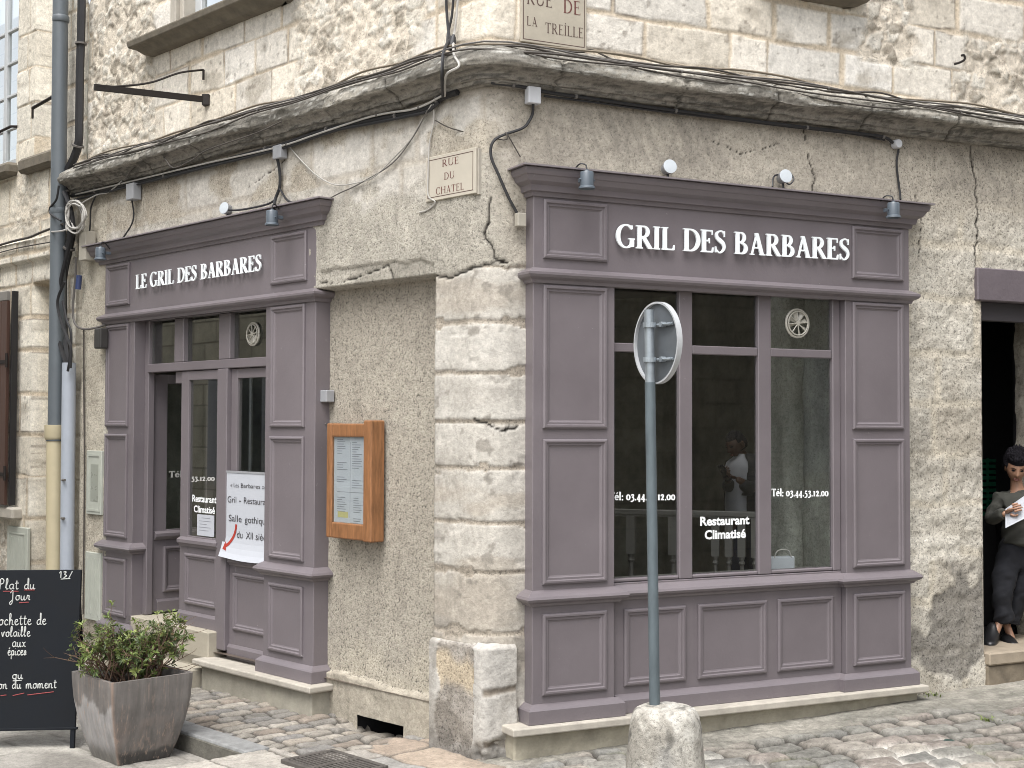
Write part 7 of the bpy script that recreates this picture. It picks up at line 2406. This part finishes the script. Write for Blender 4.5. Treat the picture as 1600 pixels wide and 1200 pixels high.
# ---- balustrade inside the right hand window
YA, YB = 10.28, 10.85
Ax = ipx(1258, 799, YA); Bx = ipx(880, 788, YB)
Ax[2] = Bx[2] = 1.40
bl = thing('balustrade', 'grey painted wooden balustrade behind the large shop window', 'balustrade', (Ax + Bx) / 2 * [1, 1, 0] + [0, 0, 0.29])
dv = Bx - Ax; L_ = np.linalg.norm(dv); dv = dv / L_; nv = np.array([-dv[1], dv[0], 0])
m = MB(ident)
for z0, z1, hw in ((1.345, 1.36, .03), (1.36, 1.40, .042), (0.42, 0.47, .035)):
    c4 = [Ax + nv * hw, Ax - nv * hw, Ax - nv * hw + dv * L_, Ax + nv * hw + dv * L_]
    m.prism([(p[0], p[1], z0) for p in c4], (0, 0, z1 - z0))
m.build('rail', 'railwood', bl, 0.004)
PRB = [(.024, .47), (.024, .62), (.016, .64), (.030, .68), (.034, .74), (.026, .82), (.016, .92), (.014, .98), (.024, 1.0), (.016, 1.02), (.024, 1.05)]
def sil(xp, wide):
    # position along the rail on the sight line of a photo column
    r = ray(xp, 800); A2, d2 = Ax[:2], dv[:2]
    k = np.linalg.solve(np.array([[r[0], -d2[0]], [r[1], -d2[1]]]), A2)
    c = Ax + dv * k[1]
    b = MB(ident)
    c0 = np.array([c[0], c[1], 0])
    b.lathe([(r_ * wide, h_) for r_, h_ in PRB], c0, seg=12)
    s2 = 0.028 * wide
    b.prism([tuple(c0 + dv * i * s2 + nv * j * s2 + [0, 0, 1.05]) for i, j in ((-1, -1), (1, -1), (1, 1), (-1, 1))], (0, 0, 0.295))
    b.build('baluster', 'railwood', bl, 0.0)
for xp in (1237, 1180, 1159, 1139, 1118, 1052, 986, 940):
    sil(xp, 1.25 if xp in (1237, 1052, 986) else 1.05)
# paper bag on the inner sill
q0, _ = px('R', 1206, 890, -0.12); q1, _ = px('R', 1242, 890, -0.12)
bg_ = thing('paper_bag', 'small white paper bag standing inside the window sill', 'bag', wpt((q0 + q1) / 2, -0.14, 1.063))
m = MB(); m.box(q0 - 0.02, q1, -0.20, -0.12, 1.062, 1.155); m.build('bag', 'paper', bg_, 0.004)
m = MB(); m.tube(spline([(q0 + 0.02, -0.12, 1.15), (q0 + 0.05, -0.12, 1.20), (q1 - 0.06, -0.12, 1.20), (q1 - 0.03, -0.12, 1.15)], 5), 0.004, 6); m.build('handle', 'wcable', bg_)
m = MB(); m.box(0.85, 2.7, -0.28, -0.062, 1.03, 1.061); m.build('inner_sill', 'railwood', rs)

# ================================================================== houses across the two streets (they show in the glass)
def mat_opp(k=1.0):
    m, t, p = newmat('opposite_house_stone')
    tc = t.nodes.new('ShaderNodeTexCoord')
    br = t.nodes.new('ShaderNodeTexBrick')
    br.inputs['Scale'].default_value = 1.0
    br.inputs['Brick Width'].default_value = 0.7; br.inputs['Row Height'].default_value = 0.34; br.inputs['Mortar Size'].default_value = 0.014
    br.inputs['Color1'].default_value = col(160, 152, 134, KAL * k); br.inputs['Color2'].default_value = col(142, 136, 120, KAL * k); br.inputs['Mortar'].default_value = col(112, 104, 90, KAL * k)
    t.links.new(tc.outputs['UV'], br.inputs['Vector'])
    n = nz(t, 3, 5, 0.7)
    c = mulcol(t, br.outputs[0], maprange(t, n.outputs[0], 0.3, 0.7, 0.75, 1.15))
    t.links.new(c, p.inputs['Base Color']); p.inputs['Roughness'].default_value = 0.9
    return m


M['opp'] = mat_opp(1.5)
M['opp_pale'] = mat_opp(2.4)


def opp_house(label, side, u0, u1, w0, wins, mat='opp'):
    h = thing('stone_house', label, 'building', gpt(side, (u0 + u1) / 2, w0, -0.2), 'houses across the street')
    d, n = (dL, nL) if side == 'L' else (dR, nR)
    cuts = sorted(set([u0, u1] + [a for x in wins for a in x[:2]])); zc = sorted(set([-0.2, 10.5] + [a for x in wins for a in x[2:4]]))
    vs = []; fs = []; uv = []
    for a, b in zip(cuts[:-1], cuts[1:]):
        for c, e in zip(zc[:-1], zc[1:]):
            if any(a >= x[0] and b <= x[1] and c >= x[2] and e <= x[3] for x in wins):
                continue
            k = len(vs)
            for uu, zz in ((a, c), (b, c), (b, e), (a, e)):
                vs.append(tuple(C0 + d * uu + n * w0 + np.array([0, 0, zz]))); uv.append((uu, zz))
            fs.append((k, k + 1, k + 2, k + 3))
    for uu, ww, zz in ((u0, w0, 10.5), (u1, w0, 10.5), (u1, w0 + 6, 10.5), (u0, w0 + 6, 10.5)):
        vs.append(tuple(C0 + d * uu + n * ww + np.array([0, 0, zz]))); uv.append((uu, ww))
    k = len(vs); fs.append((k - 4, k - 3, k - 2, k - 1))
    for uu in (u0, u1):
        k = len(vs)
        for ww, zz in ((w0, -0.2), (w0 + 6, -0.2), (w0 + 6, 10.5), (w0, 10.5)):
            vs.append(tuple(C0 + d * uu + n * ww + np.array([0, 0, zz]))); uv.append((ww, zz))
        fs.append((k, k + 1, k + 2, k + 3))
    me = bpy.data.meshes.new('m'); me.from_pydata(vs, [], fs)
    ul = me.uv_layers.new(name='UVMap')
    for l in me.loops:
        ul.data[l.index].uv = uv[l.vertex_index]
    link('wall', me, M[mat], h)
    LMp = lambda p: gp(side, np.asarray(p)[:, 0], np.asarray(p)[:, 1], np.asarray(p)[:, 2])
    for a, b, c, e in wins:
        f = MB(LMp)
        f.box(a, a + .08, w0 + .1, w0 + .16, c, e); f.box(b - .08, b, w0 + .1, w0 + .16, c, e); f.box(a + .08, b - .08, w0 + .1, w0 + .16, e - .08, e); f.box(a + .08, b - .08, w0 + .1, w0 + .16, c, c + .08); f.box((a + b) / 2 - .03, (a + b) / 2 + .03, w0 + .1, w0 + .16, c + .08, e - .08)
        f = f.build('window', 'doorwhite', h)
        MB(LMp).box(a + .08, b - .08, w0 + .13, w0 + .135, c + .08, e - .08).build('pane', mat_plain('dark_glass', (.03, .035, .04, 1), .1), f)
        MB(LMp).box(a - .15, b + .15, w0 - .12, w0 + .1, c - .12, c - .002).build('window_sill', 'sill', h)
        for x0, x1 in ((a - .52, a - .02), (b + .02, b + .52)):
            s_ = MB(LMp)
            s_.box(x0, x1, w0 - .02, w0 - .005, c, e)
            z = c + 0.04
            while z < e - 0.05:
                s_.box(x0 + .04, x1 - .04, w0 - .045, w0 - .021, z, z + .03); z += .055
            s_.build('shutter', 'gbox', h)


opp_house('stone house across the left hand street seen only in the door glass', 'L', 3.0, 22.0, 5.6, [(5.6, 6.6, 1.2, 3.0), (8.6, 9.6, 1.2, 3.0), (11.6, 12.6, 1.2, 3.0), (15.0, 16.0, 1.2, 3.0), (5.6, 6.6, 4.4, 6.0), (8.6, 9.6, 4.4, 6.0), (11.6, 12.6, 4.4, 6.0)], 'opp_pale')
opp_house('stone house across the right hand street seen only in the shop window', 'R', 2.2, 20.0, 8.2, [(4.2, 5.2, 1.4, 3.1), (9.4, 10.4, 1.4, 3.1), (13.0, 14.0, 1.4, 3.1), (6.0, 7.0, 4.6, 6.2), (10, 11, 4.6, 6.2)])
